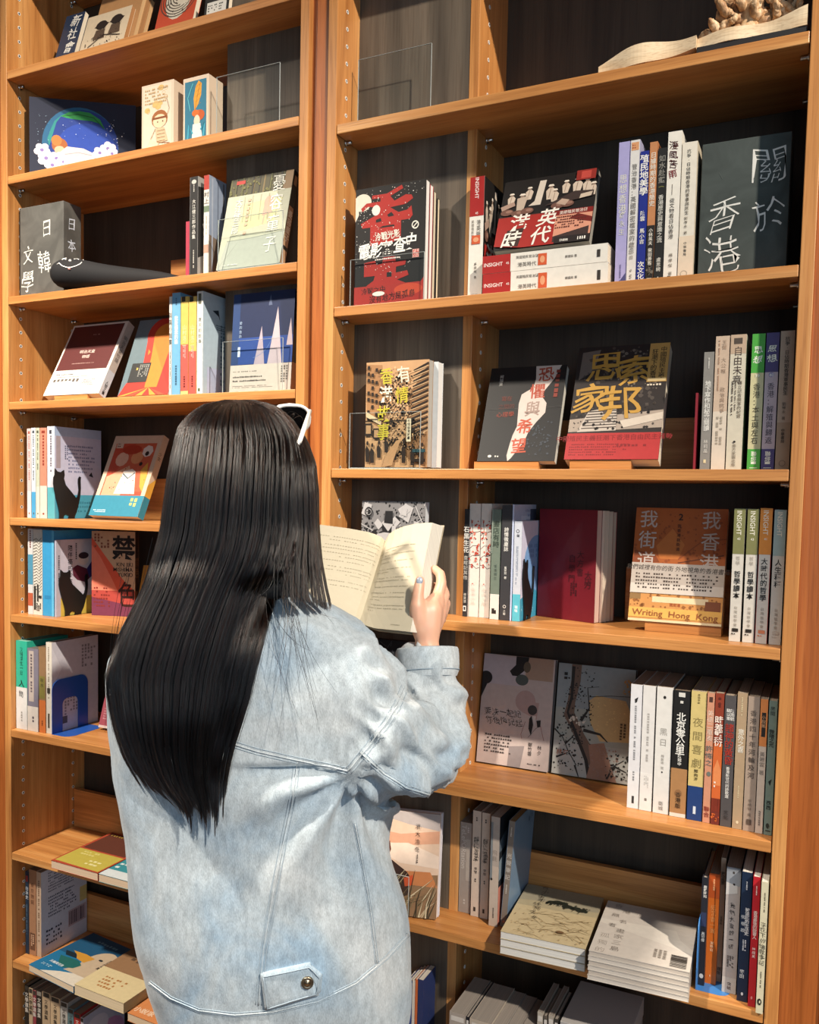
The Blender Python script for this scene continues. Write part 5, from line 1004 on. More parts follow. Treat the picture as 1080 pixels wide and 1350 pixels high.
def forest(p):
    p.rect(0, 0, 1, 1, '#4a4630'); q = random.Random(6)
    for i in range(22): u = q.uniform(0, 1); p.rect(u, .7, u + q.uniform(.008, .03), 1, ('#2c2a1f', '#7a6844', '#5c5a34')[i % 3])
    p.dots(40, (.0, .75, 1, 1), .014, '#6d6a3c', 3); p.rect(.1, .93, .24, .97, '#b0362e'); p.poly([(.86, .8), (1, .8), (1, 1), (.88, 1)], '#8a6e4c')
    p.rect(-.001, -.0, 1.001, .80, '#b5b49c'); p.poly([(.25, .4), (.8, .46), (.9, .72), (.3, .7)], '#c3bf90'); p.poly([(0, 0), (1, 0), (1, .34), (.1, .3)], '#a8aa9c'); p.line([(.1, .305), (.5, .31), (1, .345)], .006, '#7d8074'); p.line([(.02, .02), (.28, .28)], .004, '#8f9184')
    p.ell(.68, .68, .075, .07, '#c99a86', 12); p.poly([(.60, .54), (.62, .70), (.75, .70), (.76, .56)], '#c99a86'); p.line([(.64, .55), (.63, .45)], .014, '#b5a58e'); p.line([(.71, .55), (.71, .45)], .014, '#b5a58e')
    for i in range(5): p.line([(.3 + .13 * i, .5), (.28 + .13 * i, .78)], .008, '#a3a184')
    for ch, v in zip('憂容童子', (.88, .67, .44, .22)): p.text(ch, .80 - (.88 - v) * .0, v, .19, '#e6e2d2', .0, 0, .85, .01)
    p.vtext('大江健三郎', .20, .77, .085, '#e3dfd2', .008, .92); p.micro(.1, .03, .4, .05, 1, '#e3dfd2', 3); p.micro(.33, .3, .4, .75, 1, '#cfa88c', 4, True)
face_out('pale green grey cover with four tall white characters in a clear stand', z, .013, 285.5, 369, '#8b8a70', tl=(306, 238), Tn=.017, block=False, front=forest, side='R', spine_c='#1f1d18', spine=lambda p: (p.rect(0, .2, 1, .62, '#a88a6c'), p.rect(0, .0, 1, .16, '#a88a6c'), p.vtext('憂容童子', .5, .58, .08, '#e6e2d2', .01), p.rect(.2, .85, .8, .95, '#a88a6c')), gloss=.6, pages='#b0a890')
acrylic_stand('clear acrylic stand in front of the pale green grey cover', z, .001, 287, 372, 290, .010)

# ------------------------------------------------------------------ left bay, fourth shelf
CUR[0] = 'books on the shelf under the seal figurine'; z = ZL[3]
def maroon_cov(p):
    p.rect(0, 0, 1, 1, '#cfc4b8'); p.rect(.03, .345, .95, .975, '#54201e'); p.text('明治天皇', .47, .6, .05, '#cfc0b4', .006, 0, 1.2); p.text('物語', .48, .53, .05, '#cfc0b4', .006, 0, 1.2); p.micro(.45, .83, .6, .855, 1, '#a9877e', 3); p.micro(.28, .425, .72, .445, 1, '#a9877e', 4)
    p.rect(-.001, 0, 1.001, .33, '#d2ccc4'); p.micro(.08, .27, .5, .3, 1, '#5c554f', 5); p.micro(.08, .24, .9, .26, 1, '#5c554f', 6); p.micro(.06, .12, .55, .22, 7, '#5c554f', 7, True); p.micro(.6, .12, .85, .21, 4, '#8a6a62', 8); p.poly([(.12, .06), (.16, .15), (.19, .06)], '#e6e2dc')
face_out('dark red panelled cover with a white lower band, tilted at left', z, .028, 57, 130, '#cfc4b8', tl=(98, 430), Tn=.022, lift=.008, block=(.2, .8), front=maroon_cov, side='R', spine_c='#c4b3a6', spine=lambda p: (p.rect(0, 0, 1, .33, '#c9c8cc'), p.vtext('明治天皇物語', .5, .82, .06, '#4a3d38', .0, 1.02), p.vtext('人間之書', .5, .2, .045, '#2c2622', .012, 1.0)))
def keyhole(p):
    p.rect(0, 0, 1, 1, '#5f6f74'); p.ell(.62, .80, .36, .23, '#b92f22', 28); p.poly([(.28, .78), (.96, .80), (.92, .3), (1, .12), (1, .0), (0, 0), (.1, .16), (.35, .3)], '#b92f22'); p.ell(.62, .78, .22, .15, '#cf7a28', 24); p.poly([(.41, .76), (.83, .76), (.78, .5), (.74, .1), (.5, .1), (.46, .5)], '#cf7a28'); p.poly([(.42, .56), (.36, .6), (.38, .52)], '#cf7a28')
    for i, (a, c) in enumerate(((.0, '#d98a34'), (.18, '#c9482c'), (.36, '#d98a34'), (.64, '#d98a34'), (.82, '#c9482c'))): p.poly([(a, 0), (a + .13, .0), (.58, .1)], c)
    p.rect(.12, .17, .50, .42, '#2a2a28'); p.micro(.28, .19, .48, .4, 5, '#8a8880', 4, True); p.micro(.22, .25, .27, .36, 1, '#cfa24a', 5, True); p.ell(.97, .5, .03, .03, '#d8c8b4')
face_out('grey cover with a red and orange keyhole shape, tilted beside the spines', z, .028, 155, 221, '#5f6f74', tl=(185, 423), Tn=.012, lift=.004, block=False, front=keyhole)
spine_out('slim white spine with dark brush marks, left end of the middle row', z, 222.5, 226, 391, '#d8d3c8', Y, spine=lambda p: (p.vtext('兩篇小說集', .5, .84, .06, '#2c2a28', .0, 1.1, .6), p.micro(.3, .05, .7, .45, 1, '#5c564e', 3, True)))
spine_out('light blue spine with white lettering, second in the middle row', z, 226.3, 237.3, 386, '#6fa6c8', Y, spine=lambda p: (p.vtext('我是貓我的貓', .5, .78, .048, '#e6eef2', .012, .95), p.micro(.35, .08, .65, .3, 1, '#3a5c74', 3, True), p.micro(.4, .86, .6, .95, 1, '#3a5c74', 4, True)))
yr = lambda h: (lambda p: (p.rect(0, h, 1, 1, '#d3b25a'), p.rect(0, 0, 1, h, '#d0584e'), p.rect(0, 0, 1, .05 if h > .5 else .0, '#d8b878'), p.rect(.1, .95, .6, 1, '#3a3428'), p.vtext('山村浩二', .5, .72, .055, '#e3d6a8', .0, 1.0), p.micro(.35, .06, .65, .2, 1, '#5c2420', 3, True), p.micro(.3, .36, .7, .5, 2, '#e8a8a0', 5, True)))
spine_out('yellow spine with red lower half and pale foot, left of two alike', z, 237.8, 247.8, 391, '#d3b25a', Y, spine=yr(.52))
spine_out('yellow spine with a shorter red lower half, right of two alike', z, 248.2, 258.4, 391, '#d3b25a', Y, spine=yr(.45))
spine_out('white spine whose pale blue printed cover faces right, fifth in the row', z, 259, 267, 384, '#d3d3cc', Y, back_c='#cfd6da', front=lambda p: (p.rect(0, 0, 1, 1, '#b5c8d3'), p.rect(.1, .0, .9, .28, '#bcc4dd'), p.poly([(.22, .84), (.36, .80), (.40, .76), (.36, .86)], '#26313c'), p.micro(.4, .05, .95, .72, 9, '#6d8292', 3, True), p.micro(.3, .66, .95, .72, 3, '#4a5c6a', 4)), spine=lambda p: (p.rect(.2, .88, .7, .98, '#5c5c4c'), p.vtext('夏天的故事', .5, .75, .04, '#8a8a80', 0, 1.3), p.rect(.25, .04, .55, .07, '#4a5a3a')))
def peaks(p):
    p.rect(0, 0, 1, 1, '#1f2a4c'); p.rect(0, 0, .12, 1, '#27406e'); p.rect(.12, .28, 1, .55, '#27468a')
    for a, b, t, h0, c in ((.38, .56, .49, .66, '#b3a2ab'), (.60, .84, .74, .84, '#c0aeb2'), (.90, 1.0, .955, .72, '#c0aeb2')): p.poly([(a, .26 if b < .9 else .45), (b, .26 if b < .9 else .45), (t, h0)], c)
    p.poly([(.585, .86), (.645, .86), (.615, .97)], '#5a6480'); p.ring(.3, .62, .28, .004, '#6d86b4', -80, -10); p.vtext('愛的告白', .14, .72, .034, '#a8bcd6', .0, 1.3); p.rect(.11, .36, .15, .46, '#c9d6e6')
    p.rect(-.001, 0, 1.001, .275, '#cbbfb2'); p.micro(.05, .2, .5, .22, 1, '#6a6058', 3); p.micro(.05, .14, .6, .17, 1, '#3a332e', 4); p.micro(.05, .10, .75, .13, 1, '#3a332e', 5); p.micro(.05, .04, .8, .07, 2, '#7a7068', 6); p.micro(.83, .05, .95, .25, 3, '#6a6058', 7, True)
face_out('night blue cover with pale pointed peaks and a beige band, shrink wrapped', z, .028, 302.5, 383, '#1f2a4c', tl=(309, 389), Tn=.020, lift=.002, block=False, front=peaks, side='R', spine_c='#15171f', gloss=1.0, spine=lambda p: (p.rect(0, 0, 1, .28, '#a88468'), p.vtext('告白', .5, .8, .06, '#2f4a3c', 0, 1.2)))
acrylic_stand('clear acrylic stand holding the night blue cover with pale peaks', z, .017, 293, 372, 451, .01)

# ------------------------------------------------------------------ left bay, fifth shelf
CUR[0] = 'books on the upper cat bookend shelf'; z = ZL[4]; Y = .03
mixed = lambda a, b, c, h, s: (lambda p: (p.rect(0, 0, 1, 1, a), p.rect(0, 0, 1, h, b), p.micro(.3, h + .08, .7, .92, 1, c, s, True), p.rect(.25, .94, .75, .97, c), p.ell(.5, .05, .15, .012, c, 8)))
spine_out('pinkish white slim spine at the left panel, above the black cat silhouettes', z, 36, 41.3, 565, '#cdb9b6', Y, spine=mixed('#cdb9b6', '#d6d0cc', '#a05a50', .3, 3))
spine_out('white spine with a bright blue foot near the left panel', z, 41.6, 47.2, 564, '#cfd3d8', Y, spine=mixed('#cfd3d8', '#4a9ac6', '#4a5058', .29, 4))
spine_out('white and mossy green slim spine, third from the left panel', z, 47.5, 52.5, 564, '#b9bda8', Y, spine=mixed('#b9bda8', '#cfccbd', '#4a4c3c', .35, 5))
spine_out('spine with terracotta upper half and white foot', z, 52.8, 62, 564, '#c9846c', Y, spine=mixed('#c9846c', '#d8c8bc', '#8a3a2c', .36, 6))
spine_out('white spine with teal foot, its printed lilac back cover facing right', z, 62.4, 72.3, 562, '#d0cdd2', Y, W=.15, front=lambda p: (p.rect(0, 0, 1, 1, '#c3c4da'), p.rect(0, .9, 1, 1, '#a9bcd8'), p.rect(.03, .55, .12, .9, '#a59aa0'), p.rect(0, 0, 1, .26, '#4a9fb8'), p.micro(.2, .62, .28, .8, 2, '#5c5f7a', 3, True), p.micro(.28, .5, .9, .82, 8, '#7a7fa0', 4), p.poly([(.72, .48), (.82, .46), (.78, .52)], '#2c2c34'), p.micro(.25, .06, .9, .2, 3, '#2f7a92', 5)), spine=lambda p: (p.rect(0, 0, 1, .34, '#5aa6b0'), p.micro(.35, .45, .65, .9, 1, '#6a6470', 3, True), p.rect(.3, .92, .6, .96, '#3a3a44')))
xc = x_at(72.3, Y, z)
cat_bookend('black metal cat bookend before the lilac printed cover, upper of two', xc + .0015, .022, z, z_at(621, xc, .06) * 0 + .088, .118)
def apron(p):
    p.rect(0, 0, 1, 1, '#cbb39a'); p.rect(.08, .0, .92, .9, '#b9482f'); p.poly([(.08, .3), (.5, .9), (.92, .9), (.92, .3)], '#c05a3c'); p.poly([(.1, .25), (.1, .48), (.5, .62), (.6, .5), (.5, .25)], '#cf9a78'); p.ell(.30, .70, .13, .09, '#d8a78c', 12); p.ell(.6, .72, .12, .08, '#cf8a5c', 12); p.ell(.45, .82, .2, .06, '#a8361f', 12)
    p.poly([(.36, .27), (.42, .55), (.58, .58), (.66, .55), (.78, .27)], '#ddd2c6'); p.line([(.42, .52), (.55, .46), (.66, .53)], .016, '#4a5a62'); p.poly([(.84, .36), (.76, .56), (.86, .66), (.92, .5), (.92, .3)], '#cf9a3c'); p.ell(.78, .8, .11, .075, '#d8ccc0', 7); p.ell(.78, .77, .04, .03, '#241c18', 8); p.ell(.72, .64, .035, .025, '#241c18', 8); p.rect(.1, .84, .24, .92, '#c9b09a'); p.micro(.12, .85, .22, .91, 2, '#5a3a30', 3)
    p.dots(26, (.1, .3, .9, .6), .007, '#7a2a20', 4)
    p.rect(-.001, 0, 1.001, .25, '#2f7f95'); p.micro(.06, .04, .4, .08, 2, '#cfe0e0', 5); p.micro(.74, .05, .9, .22, 2, '#c9c06a', 6, True)
face_out('cover with a girl in a white apron on red above a teal band', z, .075, 117, 181.5, '#cbb39a', tl=(153, 575), Tn=.020, lift=.004, block=False, front=apron, side='R', spine_c='#cbb39a', spine=lambda p: (p.rect(0, 0, 1, .25, '#2f7f95'), p.vtext('少女', .4, .8, .05, '#3a2c24', .006), p.poly([(0, .25), (1, .25), (1, .5), (0, .38)], '#cf9a3c')))

# ------------------------------------------------------------------ left bay, sixth shelf
CUR[0] = 'books on the lower cat bookend shelf'; z = ZL[5]
spine_out('white spine with teal and rust patches at the left panel, beside the patterned one', z, 37, 43.6, 697, '#c9c8c6', Y, spine=lambda p: (p.rect(0, .35, 1, .7, '#4a8aa6'), p.rect(0, .1, 1, .25, '#b0583c'), p.micro(.3, .72, .7, .98, 1, '#7a4a44', 3, True)))
spine_out('white spine covered with black zigzag pattern and lettering', z, 44, 56, 698, '#cfc9bd', Y, spine=lambda p: ([p.line([(.05, .28 + .035 * i), (.4, .30 + .035 * i), (.65, .27 + .035 * i), (.95, .31 + .035 * i)], .006, '#2b2824') for i in range(18)], p.rect(.1, .06, .3, .34, '#2b2824'), p.rect(.45, .16, .6, .36, '#2b2824'), p.rect(.65, .2, .95, .23, '#2b2824'), p.micro(.35, .02, .9, .14, 3, '#2b2824', 3, True)))
spine_out('tall bright blue book, its plain blue cover showing behind the small cat book', z, 56.4, 71.5, 699, '#3a94c4', Y, W=.15, front_c='#3d97c8', spine=lambda p: (p.rect(.8, 0, 1, 1, '#5fb0d4'), p.rect(.15, .2, .7, .24, '#2f7fae')))
def sleeper(p):
    p.rect(0, 0, 1, 1, '#c6c3d0'); p.rect(0, 0, 1, .24, '#c9b24e'); p.rect(.0, 0, .1, 1, '#b5b2bd'); p.rect(.46, .3, .98, .98, '#c9c8d2'); p.vtext('陪伴癌的少年', .33, .93, .085, '#26242c', .012, 1.05); p.micro(.45, .7, .5, .95, 1, '#4a4854', 3, True); p.ell(.66, .73, .13, .08, '#d8ccc6', 14); p.ell(.66, .78, .13, .045, '#3a2a34', 12); p.poly([(.38, .62), (.5, .66), (.74, .6), (1, .78), (1, .55), (.7, .42), (.5, .46), (.4, .52)], '#5a2438'); p.poly([(.74, .6), (1, .8), (1, .5), (.8, .48)], '#34306a'); p.micro(.03, .4, .08, .8, 1, '#5c5a66', 4, True)
spine_out('smaller lilac book with a yellow foot and a cartoon of a dozing figure', z, 72, 74.5, 712, '#a8a6b4', Y - .004, W=.13, front=sleeper)
xc = x_at(74.5, Y - .004, z)
cat_bookend('black metal cat bookend before the dozing figure cartoon, lower of two', xc + .0015, .03, z, .094, .112)
def kinjiki(p):
    p.rect(0, 0, 1, 1, '#b9a184'); p.poly([(0, .93), (.3, .72), (.62, .5), (.75, .42), (1, .3), (1, 0), (0, 0)], '#c9563c'); p.poly([(0, .84), (.2, .7), (.45, .46), (.6, .3), (0, .2)], '#d97a62'); p.poly([(0, .28), (.5, .24), (1, .1), (1, 0), (0, 0)], '#6d3048'); p.poly([(0, .3), (1, .3), (1, .12), (0, .22)], '#a8433a')
    p.text('禁', .74, .81, .30, '#1d1714', .03, 0, 1.0); p.text('色', .82, .26, .32, '#35140f', .014, 0, .75); p.text('KIN JIKI', .95, .615, .066, '#1d1512', .014, 0, .95, align='r'); p.text('MISHIMA', .95, .555, .066, '#1d1512', .014, 0, .95, align='r'); p.text('YUKIO', .95, .495, .066, '#1d1512', .014, 0, .95, align='r')
    p.micro(.05, .76, .42, .97, 5, '#7a4a38', 3, True, .7); p.micro(.05, .1, .55, .35, 6, '#7a2a24', 4, False, .7)
k0, k1 = at_z(121, 811, z), at_z(178, 813.5, z); yk = math.degrees(math.atan2(k1.y - k0.y, k1.x - k0.x))
book('tan and vermilion slope cover with a large black character and latin lettering', math.hypot(k1.x - k0.x, k1.y - k0.y), z_at(700, k0.x, k0.y) - z, .020, '#b9a184', (k0.x, k0.y, z + .0004), (0, 0, R(yk)), front=kinjiki, side='R', spine_c='#332720', spine=lambda p: (p.vtext('禁色', .5, .7, .12, '#7a5a40', 0), p.rect(.1, .1, .9, .3, '#6d4a34')), pages='#b9a184')
tq = at_z(184, 838, z)
face_out('yellow ochre edged book, only a sliver visible beside her hair', z, .13, 178, 210, '#b98a3c', tl=(197, 745), tilt=14, Tn=.012, block=False)

# ------------------------------------------------------------------ left bay, seventh shelf
CUR[0] = 'books on the royal blue bookend shelf'; z = ZL[6]
spine_out('fat spine, teal upper half and white lower half, at the left panel', z, 21.5, 36, 845, '#2fa88c', .016, W=.13, spine=lambda p: (p.rect(0, 0, 1, .475, '#d3cfcb'), p.vtext('又得浮生一日', .5, .93, .055, '#1f4a40', .0, .95, .9, .05), p.text('人', .5, .52, .085, '#1d2a26', .01, 0, 1.1, .06), p.text('間', .45, .40, .07, '#3a3a38', 0, 0, 1, .06), p.micro(.4, .05, .6, .2, 1, '#9a9690', 3, True)), pages='#6fa090')
spine_out('grey violet spine with a pale label and white foot', z, 36.3, 50.5, 855, '#7a7480', .015, W=.13, spine=lambda p: (p.rect(0, 0, 1, .30, '#cfc4ba'), p.rect(.15, .36, .6, .97, '#b3a59c'), p.micro(.25, .42, .5, .93, 1, '#5c5258', 3, True), p.micro(.4, .05, .65, .18, 1, '#5c5258', 4, True)), pages='#5a5650')
spine_out('brown spine with bright orange lower third', z, 50.8, 60.3, 853, '#8a6a4a', .018, W=.13, spine=lambda p: (p.rect(0, 0, 1, .38, '#c06a34'), p.rect(.1, .4, .9, .66, '#7a7038'), p.vtext('秋水', .5, .64, .055, '#2c281c', .004), p.micro(.4, .05, .65, .14, 1, '#5c2c14', 3, True)), pages='#5a5040')
spine_out('white spine whose white printed cover stands behind the blue bookend', z, 60.8, 68.6, 847, '#cfc6b8', .02, W=.15, pages='#8f8578', front=lambda p: (p.rect(0, 0, 1, 1, '#c9c6ce'), p.poly([(0, .5), (.2, .7), (0, .95)], '#d6d3d9'), p.micro(.62, .62, .95, .92, 5, '#8a868c', 3, True), p.micro(.25, .12, .55, .4, 5, '#8a868c', 4, True), p.rect(.22, .08, .32, .16, '#5a565c')), spine=lambda p: (p.micro(.3, .3, .6, .95, 1, '#8a7d6c', 3, True), p.rect(.3, .06, .6, .22, '#4a4034'), p.rect(.2, .44, .7, .5, '#3a342c')))
xe = x_at(68.6, .02, z)
steel_bookend('royal blue steel bookend with arched window against the white printed cover', xe + .0015, .018, z + .0001, .115, .128, .055, flat('#2350a0', .35), left=False)
pk = at_z(128, 960, z)
face_out('dull pink book tilted beside the blue bookend, mostly behind her sleeve', z, max(.03, pk.y - .01), 129.5, 165, '#9a4a54', tl=(146, 905), tilt=18, Tn=.02, block=False, front=lambda p: (p.rect(0, 0, 1, .06, '#c9b4ac'), p.micro(.1, .2, .6, .5, 5, '#c08a90', 3)))

# ------------------------------------------------------------------ left bay, eighth shelf
CUR[0] = 'flat books on the shelf corner'; z = ZL[7]
def red_yellow(p):
    p.rect(0, 0, 1, 1, '#a8452f'); p.rect(.05, .47, .95, .97, '#5c3226'); p.poly([(.03, .04), (.97, .02), (.97, .44), (.03, .44)], '#b5a548'); p.micro(.2, .3, .6, .42, 2, '#cfc47a', 3); p.micro(.55, .1, .9, .25, 2, '#d8cf96', 4); p.bars(.1, .9, .6, .93, 9, '#c9a24a')
lying('red cover with a large yellow panel lying flat on the shelf corner', z + .0004, (67.3, 1144.5), (129, 1162), .2, .0185, '#a8452f', top=red_yellow, zt=z, pages='#d9bfa2', side='R')
lying('flat book with teal cover and white lettering right of the yellow panel one', z + .0004, (130, 1162.5), (190, 1179), .2, .0185, '#3a8a94', zt=z, pages='#d9bfa2', side='R', top=lambda p: (p.rect(0, 0, 1, .16, '#c9cfcf'), p.micro(.05, .2, .95, .75, 6, '#d3dcd8', 3)))

# ------------------------------------------------------------------ left bay, ninth shelf
CUR[0] = 'books on the swan cover shelf'; z = ZL[8]
spine_out('dark navy spine with red and white marks at the left panel', z, 33.8, 38, 1149, '#1f3347', .04, pages='#7a7a74', spine=lambda p: (p.rect(.2, .88, .8, .95, '#a83a34'), p.vtext('日本史', .5, .82, .05, '#c9d0d6', .006), p.micro(.3, .2, .6, .6, 1, '#6d8292', 3, True)))
spine_out('tan brown spine second from the left panel on the lowest full shelf', z, 38.3, 47.8, 1147, '#a57a5c', .042, pages='#7a6650', spine=lambda p: (p.vtext('東京物語', .5, .85, .055, '#6a4430', 0, 1.2), p.rect(.15, .06, .85, .26, '#6a4a38'), p.micro(.25, .08, .75, .24, 2, '#c9a284', 3, True)))
spine_out('sand white spine with a white text filled back cover facing right', z, 48.2, 54.5, 1150, '#c0a68e', .044, W=.152, pages='#8a7f70', front=lambda p: (p.rect(0, 0, 1, 1, '#c2c8d8'), p.rect(.84, .42, 1, .6, '#c9b878'), p.micro(.15, .72, .95, .97, 8, '#5a6078', 3), p.micro(.15, .42, .8, .68, 7, '#4a506a', 4), p.micro(.1, .1, .55, .3, 4, '#2c3148', 5), p.rect(.58, .18, .98, .38, '#b0a0a8'), p.bars(.6, .2, .95, .36, 10, '#4a3a48', 3)), spine=lambda p: (p.micro(.3, .1, .7, .9, 1, '#7a5f48', 3, True),))
def swan(p):
    p.rect(0, 0, 1, 1, '#1d6a92'); p.rect(0, .45, 1, 1, '#1c4f70'); p.poly([(.0, .0), (.38, .0), (1, .28), (1, .0)], '#d0c6b4'); p.poly([(.25, .0), (.5, .12), (.75, .2), (1, .42), (1, 0)], '#cfc5b4'); p.ell(.78, .52, .24, .26, '#b9a48a', 26); p.poly([(.5, .18), (.62, .36), (.55, .55), (.7, .76), (.95, .72), (1, .5), (1, .2)], '#b9a48a'); p.poly([(.2, .55), (.45, .58), (.66, .56), (.6, .42), (.42, .44), (.34, .5)], '#c08a34'); p.poly([(.1, .5), (.3, .52), (.42, .44), (.2, .42)], '#16242c'); p.poly([(.15, .38), (.5, .42), (.64, .36), (.6, .26), (.45, .2), (.3, .24)], '#1f5f5a'); p.ell(.76, .58, .04, .02, '#16242c', 10)
    p.vtext('黃昏的天鵝', .9, .66, .05, '#2c2622', .006, 1); p.text('天鵝與河流', .3, .22, .05, '#dfe8ea', .016, 0, 1); p.micro(.12, .1, .35, .15, 2, '#b9d3da', 3); p.micro(.3, .84, .8, .92, 1, '#6d98ac', 4)
lying('flat teal blue cover with a large swan head shape', z + .0004, (38, 1280), (97, 1310), .19, .016, '#1d6a92', top=swan, zt=z, pages='#dcc6a8', side='R', gloss=.35)
def sand(p):
    p.rect(0, 0, 1, 1, '#b9a06c'.replace('#b9a06c', '#cdbb90')); p.rect(0, .46, 1, 1, '#8f6d4e'); p.micro(.25, .1, .75, .34, 4, '#a5703c', 3); p.micro(.2, .6, .45, .85, 2, '#5a4434', 4, True)  # brown far half: shade put into the cover colour
    for i in range(8): p.ring(.68, .7, .02 + .012 * i, .002, '#5a4434', 10 * i, 200 + 20 * i)
lying('thick flat cream covered book lying right of the swan cover', z + .0004, (98, 1311), (163, 1337), .20, .024, '#cdbb90', top=sand, zt=z, pages='#dcc8a6', side='R')
lying('flat orange covered book at the bottom edge beside the jacket hem', z + .0004, (168, 1346), (212, 1364), .19, .018, '#b86a38', zt=z, pages='#d9c0a0', side='R', top=lambda p: (p.rect(0, 0, 1, .5, '#c9804c'), p.text('小說家', .3, .12, .1, '#e3c9ac', .014), p.dots(30, (.3, .2, .9, .6), .012, '#a5542c', 3)))

# ------------------------------------------------------------------ left bay, lowest row (tops only)
CUR[0] = 'books in the lowest left row'; z = ZL_ALL[10]; zt = .225; Yt = .03
cols = [(32.5, 37.5, '#26241f', 'black topped spine first in the lowest left row'), (37.8, 43, '#b9a284', 'sand coloured spine second in the lowest left row'), (43.3, 47.5, '#8d3a44', 'narrow wine red spine third in the lowest left row'), (47.8, 55, '#201e1c', 'black spine with white lettering fourth in the lowest left row'), (55.3, 66, '#b39a7c', 'tan spine with dark characters fifth in the lowest left row'), (66.3, 79, '#c2a886', 'light tan spine with dark characters sixth in the lowest left row'),
        (79.3, 89, '#b0aca4', 'off white spine seventh in the lowest left row'), (89.3, 97, '#5a7a80', 'grey teal spine eighth in the lowest left row'), (97.3, 106, '#a82c2a', 'red spine with white lettering ninth in the lowest left row'), (106.3, 110, '#c9c2c9', 'pale spine with a violet pictured cover at the end of the lowest left row')]
for i, (pl, pr, c, lb) in enumerate(cols):
    X0, X1 = x_at(pl, Yt, zt), x_at(pr, Yt, zt); H_ = zt - z - (.0, .004, .006, .003, .0, .004, .008, .018, .024, .030)[i]
    book(lb, .14, H_, X1 - X0 - .0006, c, (X1, Yt, z + .0004), (0, 0, R(90)), pages='#8a7c68', spine=(lambda ii: lambda p: (p.vtext('文學選集', .5, .9, .07, '#d8d0c4' if ii in (0, 3, 8, 2) else '#3a3128', .008), p.rect(.1, .93, .9, .99, '#3a3630' if ii != 3 else '#8a8278')))(i),
         front=(lambda p: (p.rect(0, 0, 1, 1, '#9fb0cc'), p.ell(.6, .4, .4, .3, '#a884b4', 16), p.ell(.3, .7, .3, .2, '#b9c6dc', 14), p.ell(.8, .2, .3, .2, '#7a5a8c', 14))) if i == 9 else None)

CUR[0] = None
# ------------------------------------------------------------------ the woman, seen from behind, and what she holds and wears
from mathutils import noise as mnoise
fw_h = Vector((fwd.x, fwd.y, 0)).normalized(); rt_h = Vector((fw_h.y, -fw_h.x, 0))
def tv(y, t=1.28): return t + .061 * (y - 1000) * t / F_PX
PXM = lambda t: F_PX / t
def capsule_path(mb, pts, rads, mat, n=14, flat_=1.0, up_=None):
    """closed tapering tube with rounded ends"""
    P = [Vector(p) for p in pts]; Rr = list(rads)
    d0 = (P[0] - P[1]).normalized(); d1 = (P[-1] - P[-2]).normalized()
    pre = [(P[0] + d0 * Rr[0] * s, Rr[0] * c) for s, c in ((.95, .3), (.7, .71), (.38, .92))]; post = [(P[-1] + d1 * Rr[-1] * s, Rr[-1] * c) for s, c in ((.38, .92), (.7, .71), (.95, .3))]
    mb.tube([p for p, _ in pre] + P + [p for p, _ in post], [r_ for _, r_ in pre] + Rr + [r_ for _, r_ in post], mat, n)
def remesh(name, mb, voxel, mat, parent, smooth_iter=6, disp=None, factor=.5):
    tmp = mb.build(name + '_tmp'); m1 = tmp.modifiers.new('r', 'REMESH'); m1.mode = 'VOXEL'; m1.voxel_size = voxel
    if smooth_iter: m2 = tmp.modifiers.new('s', 'SMOOTH'); m2.factor = factor; m2.iterations = smooth_iter
    dg = bpy.context.evaluated_depsgraph_get(); me = bpy.data.meshes.new_from_object(tmp.evaluated_get(dg)); bpy.data.objects.remove(tmp)
    me.name = name; me.materials.clear(); me.materials.append(mat); me.polygons.foreach_set('use_smooth', [True] * len(me.polygons)); me.polygons.foreach_set('material_index', [0] * len(me.polygons))
    if disp:
        nv_ = len(me.vertices); co = np.empty(nv_ * 3); no = np.empty(nv_ * 3); me.vertices.foreach_get('co', co); me.vertex_normals.foreach_get('vector', no)
        co = co.reshape(-1, 3); no = no.reshape(-1, 3); co += no * disp(co)[:, None]; me.vertices.foreach_set('co', co.ravel()); me.update()
    ob = bpy.data.objects.new(name, me); COL.objects.link(ob)
    if parent: ob.parent = parent
    return ob
def projv(co):
    d = co - np.array(CAM); zz = d @ np.array(fwd)
    return 540 + PPX + F_PX * (d @ np.array(rt)) / zz, 675 + PPY - F_PX * (d @ np.array(up)) / zz
torso_c = at_d(345, 1000, 1.30); base = Vector((torso_c.x, torso_c.y, 0))
woman = empty('person', (0, 0, 0)); tag(woman, 'person with long straight dark hair in a light denim jacket, reading with back turned', 'person')

# --- skin
m, n_, l_, b_ = newmat('skin'); b_.inputs['Base Color'].default_value = srgb('#dba88c'); b_.inputs['Roughness'].default_value = .45
b_.inputs['Subsurface Weight'].default_value = .15; b_.inputs['Subsurface Radius'].default_value = (.012, .005, .003); b_.inputs['Subsurface Scale'].default_value = .5; SKIN = m
D = at_d
S_R, S_L = D(432, 880, 1.27), D(205, 890, 1.30)
wrR = D(563, 846, 1.372); elR = D(566, 975, 1.335)
bm_b = MB()
head = at_d(325, 640, 1.30)
hp = head.copy(); top_z = at_d(325, 545, 1.30).z
capsule_path(bm_b, [hp + Vector((0, 0, .02)) - fw_h * .012, hp + Vector((0, 0, -.045)) + fw_h * .012], [.086, .068], SKIN, 18)
capsule_path(bm_b, [hp + Vector((0, 0, -.07)) + fw_h * .035, hp + Vector((0, 0, -.085)) + fw_h * .055], [.045, .030], SKIN, 14)      # jaw
capsule_path(bm_b, [hp + fw_h * .080 + Vector((0, 0, .0)), hp + fw_h * .094 + Vector((0, 0, -.03))], [.006, .009], SKIN, 8)           # nose
for s_ in (-1, 1): capsule_path(bm_b, [hp + rt_h * .078 * s_ + Vector((0, 0, .012)), hp + rt_h * .080 * s_ + Vector((0, 0, -.03))], [.012, .008], SKIN, 8)
